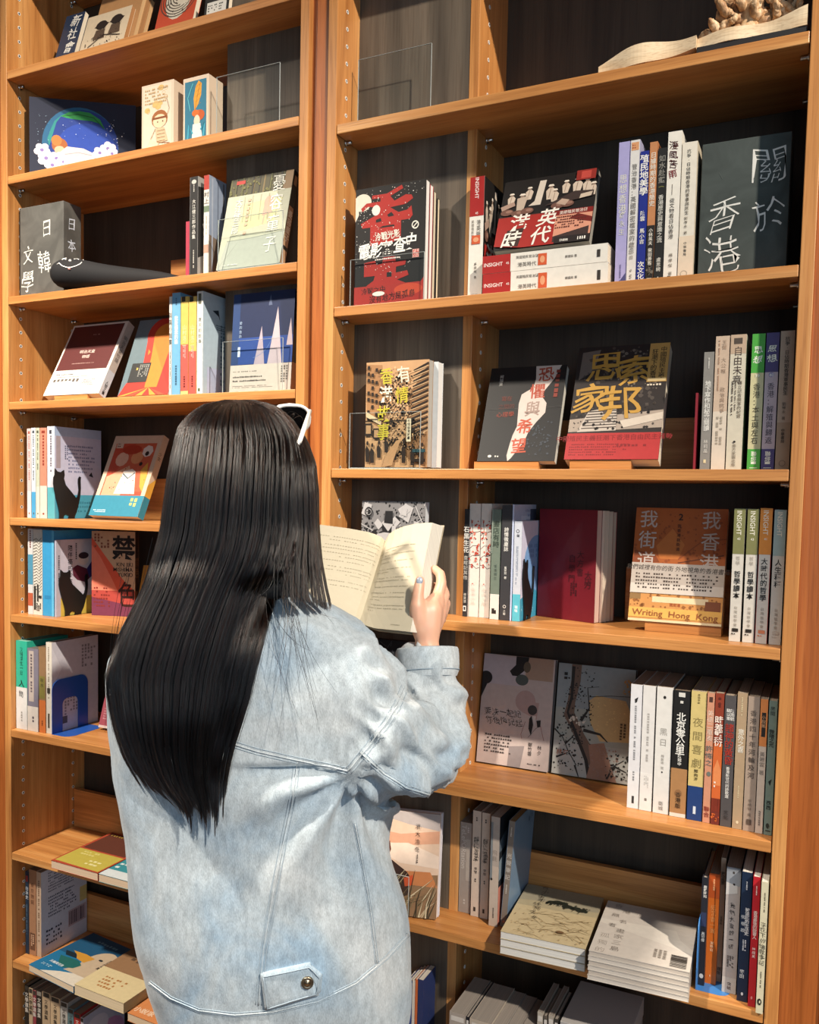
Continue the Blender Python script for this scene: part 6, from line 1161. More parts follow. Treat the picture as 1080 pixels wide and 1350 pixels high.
neck0 = Vector((base.x, base.y, at_d(320, 800, 1.28).z)) + (head - Vector((base.x, base.y, head.z))) * .6
capsule_path(bm_b, [hp + Vector((0, 0, -.09)), Vector((neck0.x, neck0.y, neck0.z - .03))], [.048, .054], SKIN, 14)
pel = Vector((base.x, base.y, .84)); chest = Vector((base.x, base.y, 1.12))
capsule_path(bm_b, [pel, Vector((base.x, base.y, .98)), chest, Vector((neck0.x, neck0.y, neck0.z - .07))], [.085, .078, .088, .075], SKIN, 18)
capsule_path(bm_b, [S_L, (S_L + S_R) / 2 + Vector((0, 0, .02)) + fw_h * .03, S_R], [.05, .062, .05], SKIN, 14)
capsule_path(bm_b, [S_R, D(505, 965, 1.30), elR], [.046, .042, .037], SKIN, 12)
capsule_path(bm_b, [elR, D(567, 900, 1.36), D(563, 862, 1.37), wrR], [.037, .031, .0225, .0185], SKIN, 12)
elL = D(215, 1010, 1.42); wrL = D(360, 850, 1.49)
capsule_path(bm_b, [S_L, elL], [.046, .037], SKIN, 12); capsule_path(bm_b, [elL, wrL], [.037, .021], SKIN, 12)
for s_ in (-1, 1):
    hip = pel + rt_h * .07 * s_ - Vector((0, 0, .03)); knee = Vector((hip.x, hip.y, .46)) + fw_h * .01; ank = Vector((hip.x, hip.y, .085)) - fw_h * .01
    capsule_path(bm_b, [hip, knee, ank], [.07, .05, .036], SKIN, 14); capsule_path(bm_b, [ank - Vector((0, 0, .045)), ank + fw_h * .13 - Vector((0, 0, .055))], [.033, .026], SKIN, 12)
# right hand: back of the hand to the room, thumb on the page, fingers behind the book
def C(pts, r_): capsule_path(bm_b, [D(*p) for p in pts], r_, SKIN, 10)
C([(563, 846, 1.372), (564, 828, 1.374), (567, 806, 1.378)], [.0190, .0215, .0205])
C([(557, 836, 1.370), (552, 815, 1.366), (550, 800, 1.362)], [.015, .0155, .0125])
C([(565, 830, 1.376), (571, 812, 1.384), (577, 792, 1.392)], [.017, .016, .0125])
C([(568, 832, 1.388), (576, 814, 1.404), (581, 800, 1.412)], [.016, .015, .0115])
C([(560, 820, 1.370), (566, 800, 1.376), (573, 790, 1.384)], [.015, .014, .011])
C([(550, 802, 1.362), (551, 784, 1.366), (554, 765, 1.372)], [.0118, .0098, .0078])                      # thumb
C([(576, 791, 1.392), (582, 770, 1.402), (581, 757, 1.412), (573, 750, 1.424), (566, 752, 1.432)], [.0108, .0092, .0084, .0075, .0062])   # index
C([(581, 799, 1.408), (587, 783, 1.424), (584, 774, 1.436), (572, 772, 1.446)], [.0105, .0086, .0080, .0066])                            # middle
C([(583, 808, 1.416), (588.5, 795, 1.432), (584, 790, 1.444), (571, 789, 1.452)], [.0100, .0082, .0076, .0064])                          # ring
C([(581, 817, 1.420), (586, 807, 1.436), (582, 804, 1.446), (570, 805, 1.452)], [.0092, .0072, .0066, .0056])                           # little
# left hand hidden behind her hair, holding the other page
hl = D(398, 800, 1.50); C([(360, 850, 1.49), (385, 822, 1.495), (398, 800, 1.50)], [.021, .022, .018])
for i in range(4): C([(398 + 3 * i, 800 - 5 * i, 1.50), (408 + 2 * i, 782 - 8 * i, 1.52), (418, 778 - 9 * i, 1.535)], [.010, .009, .007])
C([(392, 806, 1.492), (400, 790, 1.47), (406, 775, 1.468)], [.012, .010, .008])
body = remesh('body', bm_b, .0034, SKIN, woman, 3)
nm_ = MB(); Tn_ = D(553.4, 766, 1.3655); ax = (D(554, 763, 1.366) - D(551, 784, 1.360)).normalized(); nn = (CAM - Tn_).normalized(); nn = (nn - ax * nn.dot(ax)).normalized(); sx_ = ax.cross(nn)
ico = bmesh.new(); bmesh.ops.create_icosphere(ico, subdivisions=3, radius=1); ico.verts.index_update(); IV = [v.co.copy() for v in ico.verts]; IF = [tuple(v.index for v in f.verts) for f in ico.faces]; ico.free()
nm_.add([Tn_ + sx_ * v.x * .0052 + ax * v.y * .0068 + nn * v.z * .0022 for v in IV], IF, flat('#8f96a2', .25), True); tag(nm_.build('thumb_nail', woman), 'pale grey polished thumb nail')
ey = MB()
for s_ in (-1, 1): ey.add([hp + fw_h * .078 + rt_h * .032 * s_ + Vector((0, 0, .004)) + v * .0115 for v in IV], IF, flat('#e8e4de', .2), True); ey.add([hp + fw_h * .0885 + rt_h * .032 * s_ + Vector((0, 0, .002)) + v * .0055 for v in IV], IF, flat('#1c1410', .2), True)
tag(ey.build('eyes', woman), kind='stuff')
mo = MB(); mo.add([hp + fw_h * .083 + Vector((0, 0, -.068)) + rt_h * v.x * .02 + Vector((0, 0, v.z * .006)) + fw_h * v.y * .006 for v in IV], IF, flat('#b5655c', .4), True); mo.build('mouth', woman)

# --- denim
def denim(name, hi, mid, lo):
    m, n, l, b = newmat(name); tc = n.new('ShaderNodeTexCoord')
    big = n.new('ShaderNodeTexNoise'); big.inputs['Scale'].default_value = 5.5; big.inputs['Detail'].default_value = 5; big.inputs['Distortion'].default_value = .8
    cr = n.new('ShaderNodeValToRGB'); e = cr.color_ramp.elements; e[0].position = .32; e[0].color = srgb(lo); e[1].position = .68; e[1].color = srgb(hi); x = e.new(.5); x.color = srgb(mid)
    mp = n.new('ShaderNodeMapping'); mp.inputs['Scale'].default_value = (900, 900, 260); fine = n.new('ShaderNodeTexNoise'); fine.inputs['Scale'].default_value = 1; fine.inputs['Detail'].default_value = 2
    mp2 = n.new('ShaderNodeMapping'); mp2.inputs['Scale'].default_value = (140, 140, 60); slub = n.new('ShaderNodeTexNoise'); slub.inputs['Scale'].default_value = 1; slub.inputs['Detail'].default_value = 4
    l.new(tc.outputs['Object'], big.inputs['Vector']); l.new(big.outputs['Fac'], cr.inputs[0]); l.new(tc.outputs['Object'], mp.inputs[0]); l.new(mp.outputs[0], fine.inputs['Vector']); l.new(tc.outputs['Object'], mp2.inputs[0]); l.new(mp2.outputs[0], slub.inputs['Vector'])
    ad = n.new('ShaderNodeMath'); ad.operation = 'ADD'; l.new(fine.outputs['Fac'], ad.inputs[0]); l.new(slub.outputs['Fac'], ad.inputs[1])
    mr = n.new('ShaderNodeMapRange'); mr.inputs[1].default_value = .7; mr.inputs[2].default_value = 1.3; mr.inputs[3].default_value = .72; mr.inputs[4].default_value = 1.12; l.new(ad.outputs[0], mr.inputs[0])
    mx = n.new('ShaderNodeMix'); mx.data_type = 'RGBA'; mx.blend_type = 'MULTIPLY'; mx.inputs[0].default_value = 1; l.new(cr.outputs[0], mx.inputs[6]); l.new(mr.outputs[0], mx.inputs[7]); l.new(mx.outputs[2], b.inputs['Base Color'])
    b.inputs['Roughness'].default_value = .85; b.inputs['Specular IOR Level'].default_value = .2; b.inputs['Sheen Weight'].default_value = .15
    bp = n.new('ShaderNodeBump'); bp.inputs['Strength'].default_value = .35; bp.inputs['Distance'].default_value = .0012; l.new(ad.outputs[0], bp.inputs['Height']); l.new(bp.outputs[0], b.inputs['Normal'])
    return m
DENIM = denim('pale_washed_denim', '#babfc1', '#a9b3b9', '#90a6b8'); DENIM2 = denim('denim_band', '#c2c7c9', '#b3bcc1', '#9dafbc'); JEANS = denim('white_blue_jeans', '#cfd8de', '#c0ccd6', '#aebfce')
jk = MB()
LV = [(784, 275, 375, .075), (797, 236, 432, .095), (815, 202, 466, .112), (840, 170, 486, .122), (870, 148, 500, .128), (910, 144, 505, .132), (972, 151, 505, .134), (1035, 159, 503, .134), (1098, 168, 516, .136), (1161, 173, 529, .140), (1224, 182, 538, .143), (1274, 195, 540, .143), (1325, 210, 540, .140), (1368, 228, 530, .134)]
vs = []; fs = []; NN = 48
for y, xl, xr, bd in LV:
    t = tv(y, 1.295); bd *= .91; c = at_d((xl + xr) / 2, y, t); a = (xr - xl) / 2 / PXM(t)
    for k in range(NN):
        an = 2 * math.pi * k / NN; cc, ss = math.cos(an), math.sin(an); ex = 2 / 2.35
        vs.append(c + rt_h * a * math.copysign(abs(cc) ** ex, cc) + fw_h * bd * math.copysign(abs(ss) ** ex, ss))
for i in range(len(LV) - 1):
    for k in range(NN): fs.append((i * NN + k, i * NN + (k + 1) % NN, (i + 1) * NN + (k + 1) % NN, (i + 1) * NN + k))
fs += [tuple(range(NN))[::-1], tuple(range((len(LV) - 1) * NN, len(LV) * NN))]
jk.add(vs, fs, DENIM)
capsule_path(jk, [D(410, 868, 1.265), D(442, 905, 1.262), D(490, 984, 1.255), D(535, 986, 1.29), D(559, 978, 1.333), D(567, 940, 1.35), D(564, 905, 1.358), D(562, 880, 1.365)], [.080, .088, .083, .070, .060, .052, .047, .043], DENIM, 24)
capsule_path(jk, [D(228, 880, 1.30), D(216, 930, 1.34), D(228, 1000, 1.41), D(270, 945, 1.45), D(335, 875, 1.48)], [.075, .075, .066, .056, .045], DENIM, 20)
capsule_path(jk, [D(255, 795, 1.27), D(320, 785, 1.235), D(385, 795, 1.27)], [.028, .030, .028], DENIM, 16)        # collar, under the hair
pR = np.array(D(566, 940, 1.35))
def wrinkle(co):
    px, py = projv(co); out = np.zeros(len(co)); nz = mnoise.noise
    for i in range(len(co)):
        p = Vector(co[i]); x, y = px[i], py[i]
        d = .0030 * nz(Vector((p.x * 9, p.y * 9, p.z * 4))) + .0016 * nz(p * 22)
        d += .0026 * (1 - abs(nz(Vector((p.x * 13 + p.z * 4, p.y * 13, p.z * 5 + 3)))) * 2.2)            # long soft creases
        if x > 455 and y < 1075:                                                                  # sleeve bunching
            w = min(1, (x - 455) / 40); q = nz(Vector((p.x * 20, p.y * 20, p.z * 34 + p.x * 30)))
            d += w * (.0075 * (1 - abs(q) * 2.4) - .002)
            s = (x - 470) * .5 + (y - 900) * .85
            d += w * .0042 * math.sin(s / 11 + 4 * nz(p * 9))
        dx, dy = x - 462, y - 1020; rr = math.hypot(dx, dy)
        if dy > -10 and rr < 260 and x < 560:                                                      # folds fanning down from the armpit
            an = math.atan2(dy, dx); d += .0085 * math.exp(-((rr - 70) / 95) ** 2) * math.sin(an * 9 + 1.2 + .6 * nz(p * 8)) * min(1, rr / 50)
        out[i] = d * 1.35
    return out
jacket = remesh('denim_jacket', jk, .0062, DENIM, woman, 5, wrinkle)
bpy.context.view_layer.update()
JB = BVHTree.FromObject(jacket, bpy.context.evaluated_depsgraph_get())
def onj(px, py, lift=.0008):
    d = ray(px, py).normalized(); h = JB.ray_cast(CAM, d)
    if h[0] is None: h = JB.find_nearest(CAM + ray(px, py) * 1.3)
    return h[0] + h[1] * lift, h[1]
def dense(pts, step=7):
    out = []
    for (x0, y0), (x1, y1) in zip(pts, pts[1:]):
        k = max(1, int(math.hypot(x1 - x0, y1 - y0) / step)); out += [(x0 + (x1 - x0) * i / k, y0 + (y1 - y0) * i / k) for i in range(k)]
    return out + [pts[-1]]
THREAD = flat('#98a6b0', .8); FOLD = DENIM2
def seam(pts, wide=8, name='seam'):
    """raised felled seam with two rows of stitching"""
    P = dense(pts, 6); sm = MB()
    cen = [onj(*p)[0] for p in P]; sm.tube(cen, .0009, FOLD, 8)
    for off in (-wide / 2, wide / 2):
        row = []
        for i, p in enumerate(P):
            q0, q1 = P[max(0, i - 1)], P[min(len(P) - 1, i + 1)]; L = math.hypot(q1[0] - q0[0], q1[1] - q0[1]) or 1
            row.append(onj(p[0] - (q1[1] - q0[1]) / L * off, p[1] + (q1[0] - q0[0]) / L * off, .0004)[0])
        sm.tube(row, .0005, THREAD, 5)
    return sm.build(name, woman)
seam([(305, 980), (340, 991), (390, 1002), (430, 1010), (458, 1016)], name='back_yoke_seam')
seam([(534, 905), (524, 930), (508, 955), (487, 983), (460, 1016)], 10, name='armhole_seam')
seam([(392, 1005), (386, 1050), (374, 1110), (360, 1180), (348, 1250), (341, 1325)], 8, name='back_panel_seam')
seam([(476, 992), (505, 1020), (535, 1038), (566, 1048)], 6, name='sleeve_seam')
seam([(468, 1085), (478, 1140), (490, 1210), (497, 1270)], 4, name='side_seam')
seam([(197, 1295), (225, 1316), (262, 1332), (310, 1338), (360, 1334), (420, 1320), (470, 1296), (510, 1262), (538, 1232)], 5, name='hem_seam')
# tab with a metal button near the hem
def patch(poly, name, lift, thick, mat):
    k = 10; A, B_, C_, D_ = [Vector(p) for p in poly]; vs = []; fs = []
    for lay in (0, 1):
        for i in range(k + 1):
            for j in range(k + 1):
                u, v = i / k, j / k; q = A * (1 - u) * (1 - v) + B_ * u * (1 - v) + C_ * u * v + D_ * (1 - u) * v; h, nr = onj(q.x, q.y, 0)
                e = min(u, 1 - u, v, 1 - v); vs.append(h + nr * ((lift + thick * min(1, e * 6 + .4)) if lay else -.001))
    N = (k + 1) ** 2; I = lambda s_, i, j: s_ * N + i * (k + 1) + j
    for i in range(k):
        for j in range(k): fs.append((I(1, i, j), I(1, i + 1, j), I(1, i + 1, j + 1), I(1, i, j + 1)))
        fs += [(I(0, i, 0), I(0, i + 1, 0), I(1, i + 1, 0), I(1, i, 0)), (I(0, i, k), I(1, i, k), I(1, i + 1, k), I(0, i + 1, k)), (I(0, 0, i), I(1, 0, i), I(1, 0, i + 1), I(0, 0, i + 1)), (I(0, k, i), I(0, k, i + 1), I(1, k, i + 1), I(1, k, i))]
    return link_mesh(name, vs, fs, mat, woman, smooth=True)
tab = patch([(344, 1282), (409, 1268), (420, 1310), (350, 1330)], 'waist_tab', .0035, .0025, DENIM2)
tip = patch([(407, 1268.5), (425, 1284), (423, 1304), (419, 1310)], 'waist_tab_end', .0035, .0022, DENIM2)
seam_t = MB(); ring_ = [(348, 1285), (407, 1272.5), (421, 1286), (417, 1307), (353, 1326), (348, 1285)]
seam_t.tube([onj(*p, .0066)[0] for p in dense(ring_, 5)], .0008, THREAD, 5); seam_t.build('tab_stitching', woman)
bc_, bn_ = onj(405, 1292, .0065); bt = MB(); bu = bn_.orthogonal().normalized(); bv = bn_.cross(bu)
def disc(mb, c, r0, h, mat, n=20):
    pr = [(0, h), (r0 * .45, h * .9), (r0 * .5, h * .45), (r0 * .7, h * .5), (r0 * .9, h * .9), (r0, h * .4), (r0, -.003)]; vs = []; fs = []
    for rr, hh in pr:
        for k in range(n): a = 6.28318 * k / n; vs.append(c + bu * rr * math.cos(a) + bv * rr * math.sin(a) + bn_ * hh)
    for i in range(len(pr) - 1):
        for k in range(n): fs.append((i * n + k, i * n + (k + 1) % n, (i + 1) * n + (k + 1) % n, (i + 1) * n + k))
    mb.add(vs, fs, mat, True)
disc(bt, bc_, .0085, .0032, flat('#a08f78', .3, 1.0)); tag(bt.build('jacket_button', woman), 'worn metal shank button on the waist tab')
# cuff: a turned band with an open end
cf = MB(); cp = [D(563.5, 893, 1.362), D(562.5, 880, 1.366), D(562, 868, 1.368), D(562, 861, 1.369)]
def ringpts(c, d, r_, n=40, w=.0016, ph=0):
    u = rt_h - d * rt_h.dot(d); u.normalize(); v = d.cross(u); return [c + u * (r_ + w * math.sin(5 * 6.283 * k / n + ph)) * math.cos(6.28318 * k / n) + v * (r_ + w * math.sin(4 * 6.283 * k / n + 1 + ph)) * math.sin(6.28318 * k / n) for k in range(n)]
ax_c = (cp[-1] - cp[0]).normalized(); prof = [(-.004, .0455), (.004, .0490), (.014, .0495), (.028, .0492), (.0375, .0485), (.040, .0470), (.0385, .0450), (.025, .0445), (.005, .044)]
vs = []; fs = []; n = 40
for h, r_ in prof: vs += ringpts(D(563.5, 889, 1.363) + ax_c * h, ax_c, r_, n, .0018, h * 40)
for i in range(len(prof) - 1):
    for k in range(n): fs.append((i * n + k, i * n + (k + 1) % n, (i + 1) * n + (k + 1) % n, (i + 1) * n + k))
link_mesh('cuff', vs, fs, DENIM2, woman, smooth=True)
cs = MB(); cs.tube(ringpts(D(563.5, 889, 1.363) + ax_c * .006, ax_c, .0499, 40, .0018, .24) + ringpts(D(563.5, 889, 1.363) + ax_c * .006, ax_c, .0499, 40, .0018, .24)[:1], .0008, THREAD, 5); cs.build('cuff_stitching', woman)
# jeans and shoes
tr = MB()
hem_c = at_d((235 + 533) / 2, 1350, tv(1350, 1.305))
capsule_path(tr, [Vector((hem_c.x, hem_c.y, hem_c.z + .10)), Vector((hem_c.x, hem_c.y, hem_c.z + .0)), Vector((hem_c.x, hem_c.y, hem_c.z - .06))], [.10, .115, .12], JEANS, 24)
for s_ in (-1, 1):
    h0 = Vector((hem_c.x, hem_c.y, hem_c.z - .04)) + rt_h * .078 * s_; capsule_path(tr, [h0, Vector((h0.x, h0.y, .45)), Vector((h0.x, h0.y, .12))], [.098, .088, .085], JEANS, 20)
remesh('jeans', tr, .009, JEANS, woman, 4, lambda co: np.array([.004 * mnoise.noise(Vector((p[0] * 8, p[1] * 8, p[2] * 4))) for p in co]))
for s_ in (-1, 1):
    a = pel + rt_h * .07 * s_; sh = MB(); capsule_path(sh, [Vector((a.x, a.y, .045)) - fw_h * .05, Vector((a.x, a.y, .043)) + fw_h * .06, Vector((a.x, a.y, .038)) + fw_h * .14], [.040, .042, .034], flat('#e2ddd6', .6), 16)
    so_ = remesh('shoe', sh, .006, flat('#e2ddd6', .6), woman, 3); 
    for v in so_.data.vertices: v.co.z = max(.0, v.co.z)

# --- hair
m, n_, l_, b_ = newmat('hair_mass'); b_.inputs['Base Color'].default_value = (.010, .007, .006, 1); b_.inputs['Roughness'].default_value = .5; HAIRB = m
m = bpy.data.materials.new('hair_strand'); m.use_nodes = True; n_ = m.node_tree.nodes; l_ = m.node_tree.links; n_.remove(n_['Principled BSDF'])
ph = n_.new('ShaderNodeBsdfHairPrincipled'); ph.parametrization = 'MELANIN'; ph.inputs['Melanin'].default_value = .97; ph.inputs['Melanin Redness'].default_value = .2; ph.inputs['Roughness'].default_value = .28; ph.inputs['Radial Roughness'].default_value = .35
ph.inputs['Random Color'].default_value = .3; ph.inputs['Random Roughness'].default_value = .2
l_.new(ph.outputs[0], n_['Material Output'].inputs['Surface']); HAIR = m
ip = lambda y, tab_: float(np.interp(y, [a for a, _ in tab_], [b for _, b in tab_]))
HL = [(527, 296), (533, 268), (545, 250), (563, 234), (600, 225), (626, 220), (708, 208), (777, 187), (840, 157), (890, 142), (930, 146), (966, 154), (1004, 168), (1040, 190), (1066, 222)]
HR = [(527, 335), (531, 352), (537, 367), (554, 387), (565, 394), (573, 401), (587, 408), (612, 417), (648, 421), (690, 422), (737, 426), (776, 433), (797, 438)]
HM = [(527, 333), (531, 350), (537, 364), (554, 383), (573, 394), (600, 398), (700, 397), (740, 388), (783, 366), (853, 348), (922, 332), (997, 308), (1040, 300), (1066, 297)]
HT = [(527, 1.30), (560, 1.285), (620, 1.27), (700, 1.27), (780, 1.262), (860, 1.245), (950, 1.235), (1066, 1.235)]      # depth of the sides
HB = [(527, .0), (533, .038), (545, .068), (563, .090), (600, .108), (650, .115), (720, .115), (780, .112), (820, .108), (860, .104), (950, .10), (1066, .085)]     # how far the back of the mass bulges to the room
def hpos(y, x, xl, xr, off=0.0):
    s = max(-1, min(1, (2 * x - xl - xr) / max(1, xr - xl))); t = ip(y, HT) - (ip(y, HB) - off) * math.sqrt(max(0, 1 - abs(s) ** 2.4))
    if y > 740 and s is not None:
        tj = jt(x, y)
        if tj: k_ = min(1, max(0, (y - 735) / 130)); k_ = k_ * k_ * (3 - 2 * k_); t = min(t, tj - .005) if tj > 1.0 else t; t = t * (1 - k_) + k_ * min(t, tj - .007 - .016 * math.sqrt(max(0, 1 - s * s)) + off * .6)
    return at_d(x, y, t)
GX, GY = np.arange(120, 480, 6), np.arange(740, 1100, 8); JT = np.zeros((len(GY), len(GX)))
for i_, y_ in enumerate(GY):
    for j_, x_ in enumerate(GX):
        d_ = ray(x_, y_); h_ = JB.ray_cast(CAM, d_.normalized()); JT[i_, j_] = h_[3] / d_.length if h_[0] is not None else 0
for i_ in range(len(GY) - 2, -1, -1):
    for j_ in range(len(GX)):
        if JT[i_, j_] == 0 and JT[i_ + 1, j_]: JT[i_, j_] = JT[i_ + 1, j_] + .004
for i_ in range(len(GY)):
    nzc = np.nonzero(JT[i_])[0]
    if len(nzc): JT[i_, :nzc[0]] = JT[i_, nzc[0]]; JT[i_, nzc[-1]:] = JT[i_, nzc[-1]]
def jt(x, y):
    fx = min(max((x - 120) / 6, 0), len(GX) - 1.01); fy = min(max((y - 740) / 8, 0), len(GY) - 1.01); a, b = int(fx), int(fy); u, v = fx - a, fy - b
    return (JT[b, a] * (1 - u) + JT[b, a + 1] * u) * (1 - v) + (JT[b + 1, a] * (1 - u) + JT[b + 1, a + 1] * u) * v
def full_r(y): return ip(y, HR) if y <= 797 else ip(797, HR) + (ip(y, HM) - ip(797, HM)) - 0
def shell():
    vs = []; fs = []; ys = list(np.linspace(529, 600, 14)) + list(np.linspace(612, 985, 38)); n = 30
    for y in ys:
        xl, xr = ip(y, HL) + 3, (ip(y, HR) - 3 if y <= 790 else ip(y, HM) - 4)
        if 755 < y <= 790: xr = (ip(y, HR) - 3) * (790 - y) / 35 + (ip(y, HM) + 4) * (y - 755) / 35
        for k in range(n + 1):
            x = xl + (xr - xl) * k / n; vs.append(hpos(y, x, xl, xr, .013))
        for k in range(n, -1, -1):
            x = xl + (xr - xl) * k / n; p = hpos(y, x, xl, xr, .013); c = at_d(x, y, ip(y, HT) + (.12 if y < 760 else .0)); vs.append(c if y < 760 else p + fw_h * .018)
    w_ = 2 * (n + 1)
    for i in range(len(ys) - 1):
        for k in range(w_): fs.append((i * w_ + k, i * w_ + (k + 1) % w_, (i + 1) * w_ + (k + 1) % w_, (i + 1) * w_ + k))
    fs += [tuple(range(w_))[::-1], tuple(range((len(ys) - 1) * w_, len(ys) * w_))]
    return link_mesh('hair', vs, fs, HAIRB, woman, smooth=True)
hair = shell()
q = random.Random(21); strands = []; radii = []
NP = 22
CL = {}
def clump(kind, c):
    if (kind, c) not in CL: CL[kind, c] = (q.uniform(-.005, .004), q.gauss(0, .010), q.uniform(0, 6.3), q.uniform(.3, 2.6), q.gauss(0, 13), q.random())
    return CL[kind, c]
def strand(s, kind):
    n = 95 if kind == 'm' else 30; c = int(s * n); co, cl, cp_, ca, cy_, cw = clump(kind, c); sc = (c + .5) / n + cl * .3
    yend = 779 + 17 * s + q.gauss(0, 3.5) + cy_ * .12
    if kind == 'm': yend = float(np.interp(s, [0, .2, .45, .75, 1], [1006, 1046, 1060, 1064, 1050])) + cy_ + q.gauss(0, 5) - (q.random() ** 5) * 110
    y0 = 527 + q.random() ** 2 * 10; off = co + q.uniform(-.0022, .0022); lx = q.gauss(0, .004); stray = q.random() < .05
    if stray: off -= q.uniform(0, .004); lx *= 4
    P = []
    for k in range(NP):
        f = k / (NP - 1); y = y0 + (yend - y0) * (f ** 1.25)
        xl = ip(y, HL); xr = ip(min(y, 797), HR) if kind == 'r' else ip(y, HM)
        g = (.62 if kind == 'm' else .12) * f ** 1.6 * (0 if stray else 1); ss = s + (sc - s) * g + (lx + cl) * f
        if kind == 'm':
            x = xl + (xr - xl) * ss; full = ip(min(y, 797), HR) if y < 760 else xr
        else:
            xm = ip(y, HM) - 14; lo = xm if y < 740 else xm + (y - 740) * .35; x = lo + (xr - lo) * ss; full = xr
        x += ca * math.sin(f * 5 + cp_) * f
        P.append(hpos(y, x, xl, max(full, x + 1), off))
    strands.append(P); radii.append(q.uniform(.00016, .00032))
for _ in range(15000): strand(q.random(), 'm')
for _ in range(6500): strand(q.random(), 'r')
def fly(pts):                                                               # loose single hairs over the jacket and past the edges
    strands.append([at_d(x, y, t) for x, y, t in [tuple(np.array(pts[0]) * (1 - f) ** 2 + 2 * np.array(pts[1]) * f * (1 - f) + np.array(pts[2]) * f * f) for f in np.linspace(0, 1, NP)]]); radii.append(.00022)
for _ in range(30):
    a = q.uniform(350, 395); y0 = q.uniform(700, 790); e = a + q.uniform(-20, 60); fly([(a, y0, 1.165), (a + q.uniform(-10, 25), y0 + 60, 1.14), (e, y0 + q.uniform(60, 210), 1.135)])
for _ in range(12):
    a = q.uniform(140, 190); y0 = q.uniform(800, 900); fly([(a + 20, y0 - 100, 1.22), (a - 4, y0, 1.225), (a - q.uniform(-4, 14), y0 + q.uniform(30, 150), 1.225)])
for _ in range(24):
    a = q.uniform(240, 400); fly([(a, 545 + abs(a - 320) * .12, 1.27), (a + q.uniform(-8, 8), 524 + abs(a - 320) * .22, 1.26), (a + q.uniform(-24, 24), 528 + abs(a - 320) * .35, 1.23)])
hc_ = bpy.data.hair_curves.new('hair_strands'); hc_.add_curves([NP] * len(strands))
hc_.attributes['position'].data.foreach_set('vector', np.array([[tuple(p) for p in s] for s in strands]).ravel())
ra = hc_.attributes.get('radius') or hc_.attributes.new('radius', 'FLOAT', 'POINT')
ra.data.foreach_set('value', np.array([[r_ * (1 - .6 * max(0, k / (NP - 1) - .6) / .4) for k in range(NP)] for r_ in radii]).ravel())
hc_.materials.append(HAIR); ho = bpy.data.objects.new('hair_strands', hc_); COL.objects.link(ho); ho.parent = woman; tag(ho, kind='stuff')

# --- sunglasses pushed up on her head
sg0 = D(409, 541, 1.365); brm = D(355, 540, 1.365)
gx = (sg0 - brm).normalized(); gd = (fw_h * .38 - Vector((0, 0, .92))); gd = (gd - gx * gd.dot(gx)).normalized(); gn = gx.cross(gd)
sgo = empty('sunglasses', brm); tag(sgo, 'white framed sunglasses with dark lenses pushed up on the dark hair', 'sunglasses')
WHITE = flat('#e6e1d8', .35); LENS = flat('#0d0c0d', .12)
half = (sg0 - brm).length
def G(a, b, c=0): return gx * a + gd * b + gn * c
fr = MB(); ls = MB()
for s_ in (-1, 1):
    loop = []
    for k in range(29):
        a = 6.28318 * k / 28; cx, cy = half * .56, .0125; x = cx + half * .43 * math.copysign(abs(math.cos(a)) ** .75, math.cos(a)); y = cy + .0225 * math.copysign(abs(math.sin(a)) ** .8, math.sin(a)) * (1.0 if math.sin(a) > 0 else .9); y -= .0045 * max(0, (x - cx) / half)
        loop.append(G(s_ * x, y, -.006 * (x / half) ** 2))
    fr.tube(loop, .0026, WHITE, 8, cap=False); ls.add([p - gn * .0004 for p in loop[:-1]] + [p + gn * .0006 for p in loop[:-1]], [tuple(range(28)), tuple(range(28, 56))[::-1]], LENS)
fr.tube([G(-half * .15, .010, .001), G(0, .006, .003), G(half * .15, .010, .001)], .0024, WHITE)
fr.tube([G(-half * .98, .002), G(-half * .75, -.006, .001), G(-half * .5, -.0075, .001), G(-half * .25, -.005, .001), G(-half * .12, .001)], .003, WHITE); fr.tube([G(half * .98, .002), G(half * .75, -.006, .001), G(half * .5, -.0075, .001), G(half * .25, -.005, .001), G(half * .12, .001)], .003, WHITE)
fr.build('frame', sgo); tag(ls.build('lenses', sgo), kind='stuff')
for s_, e in ((1, D(395.5, 581, 1.212)), (-1, None)):
    h0 = G(s_ * half * 1.0, .0, -.004); 
    h1 = (e - brm) if e is not None else h0 + (D(395.5, 581, 1.212) - sg0)
    dr = (h1 - h0); tp = MB(); tp.tube([h0, h0 + dr * .5, h1, h1 + fw_h * .02 - rt_h * .012 * s_ + Vector((0, 0, -.018))], [.0032, .0036, .0034, .002], WHITE, 8); tp.build('temple', sgo)
hg = MB(); hg.tube([G(half * .985, .004, -.009), G(half * .93, .004, -.010)], .0016, flat('#c9a24a', .3, 1.0)); hg.build('hinge', sgo)

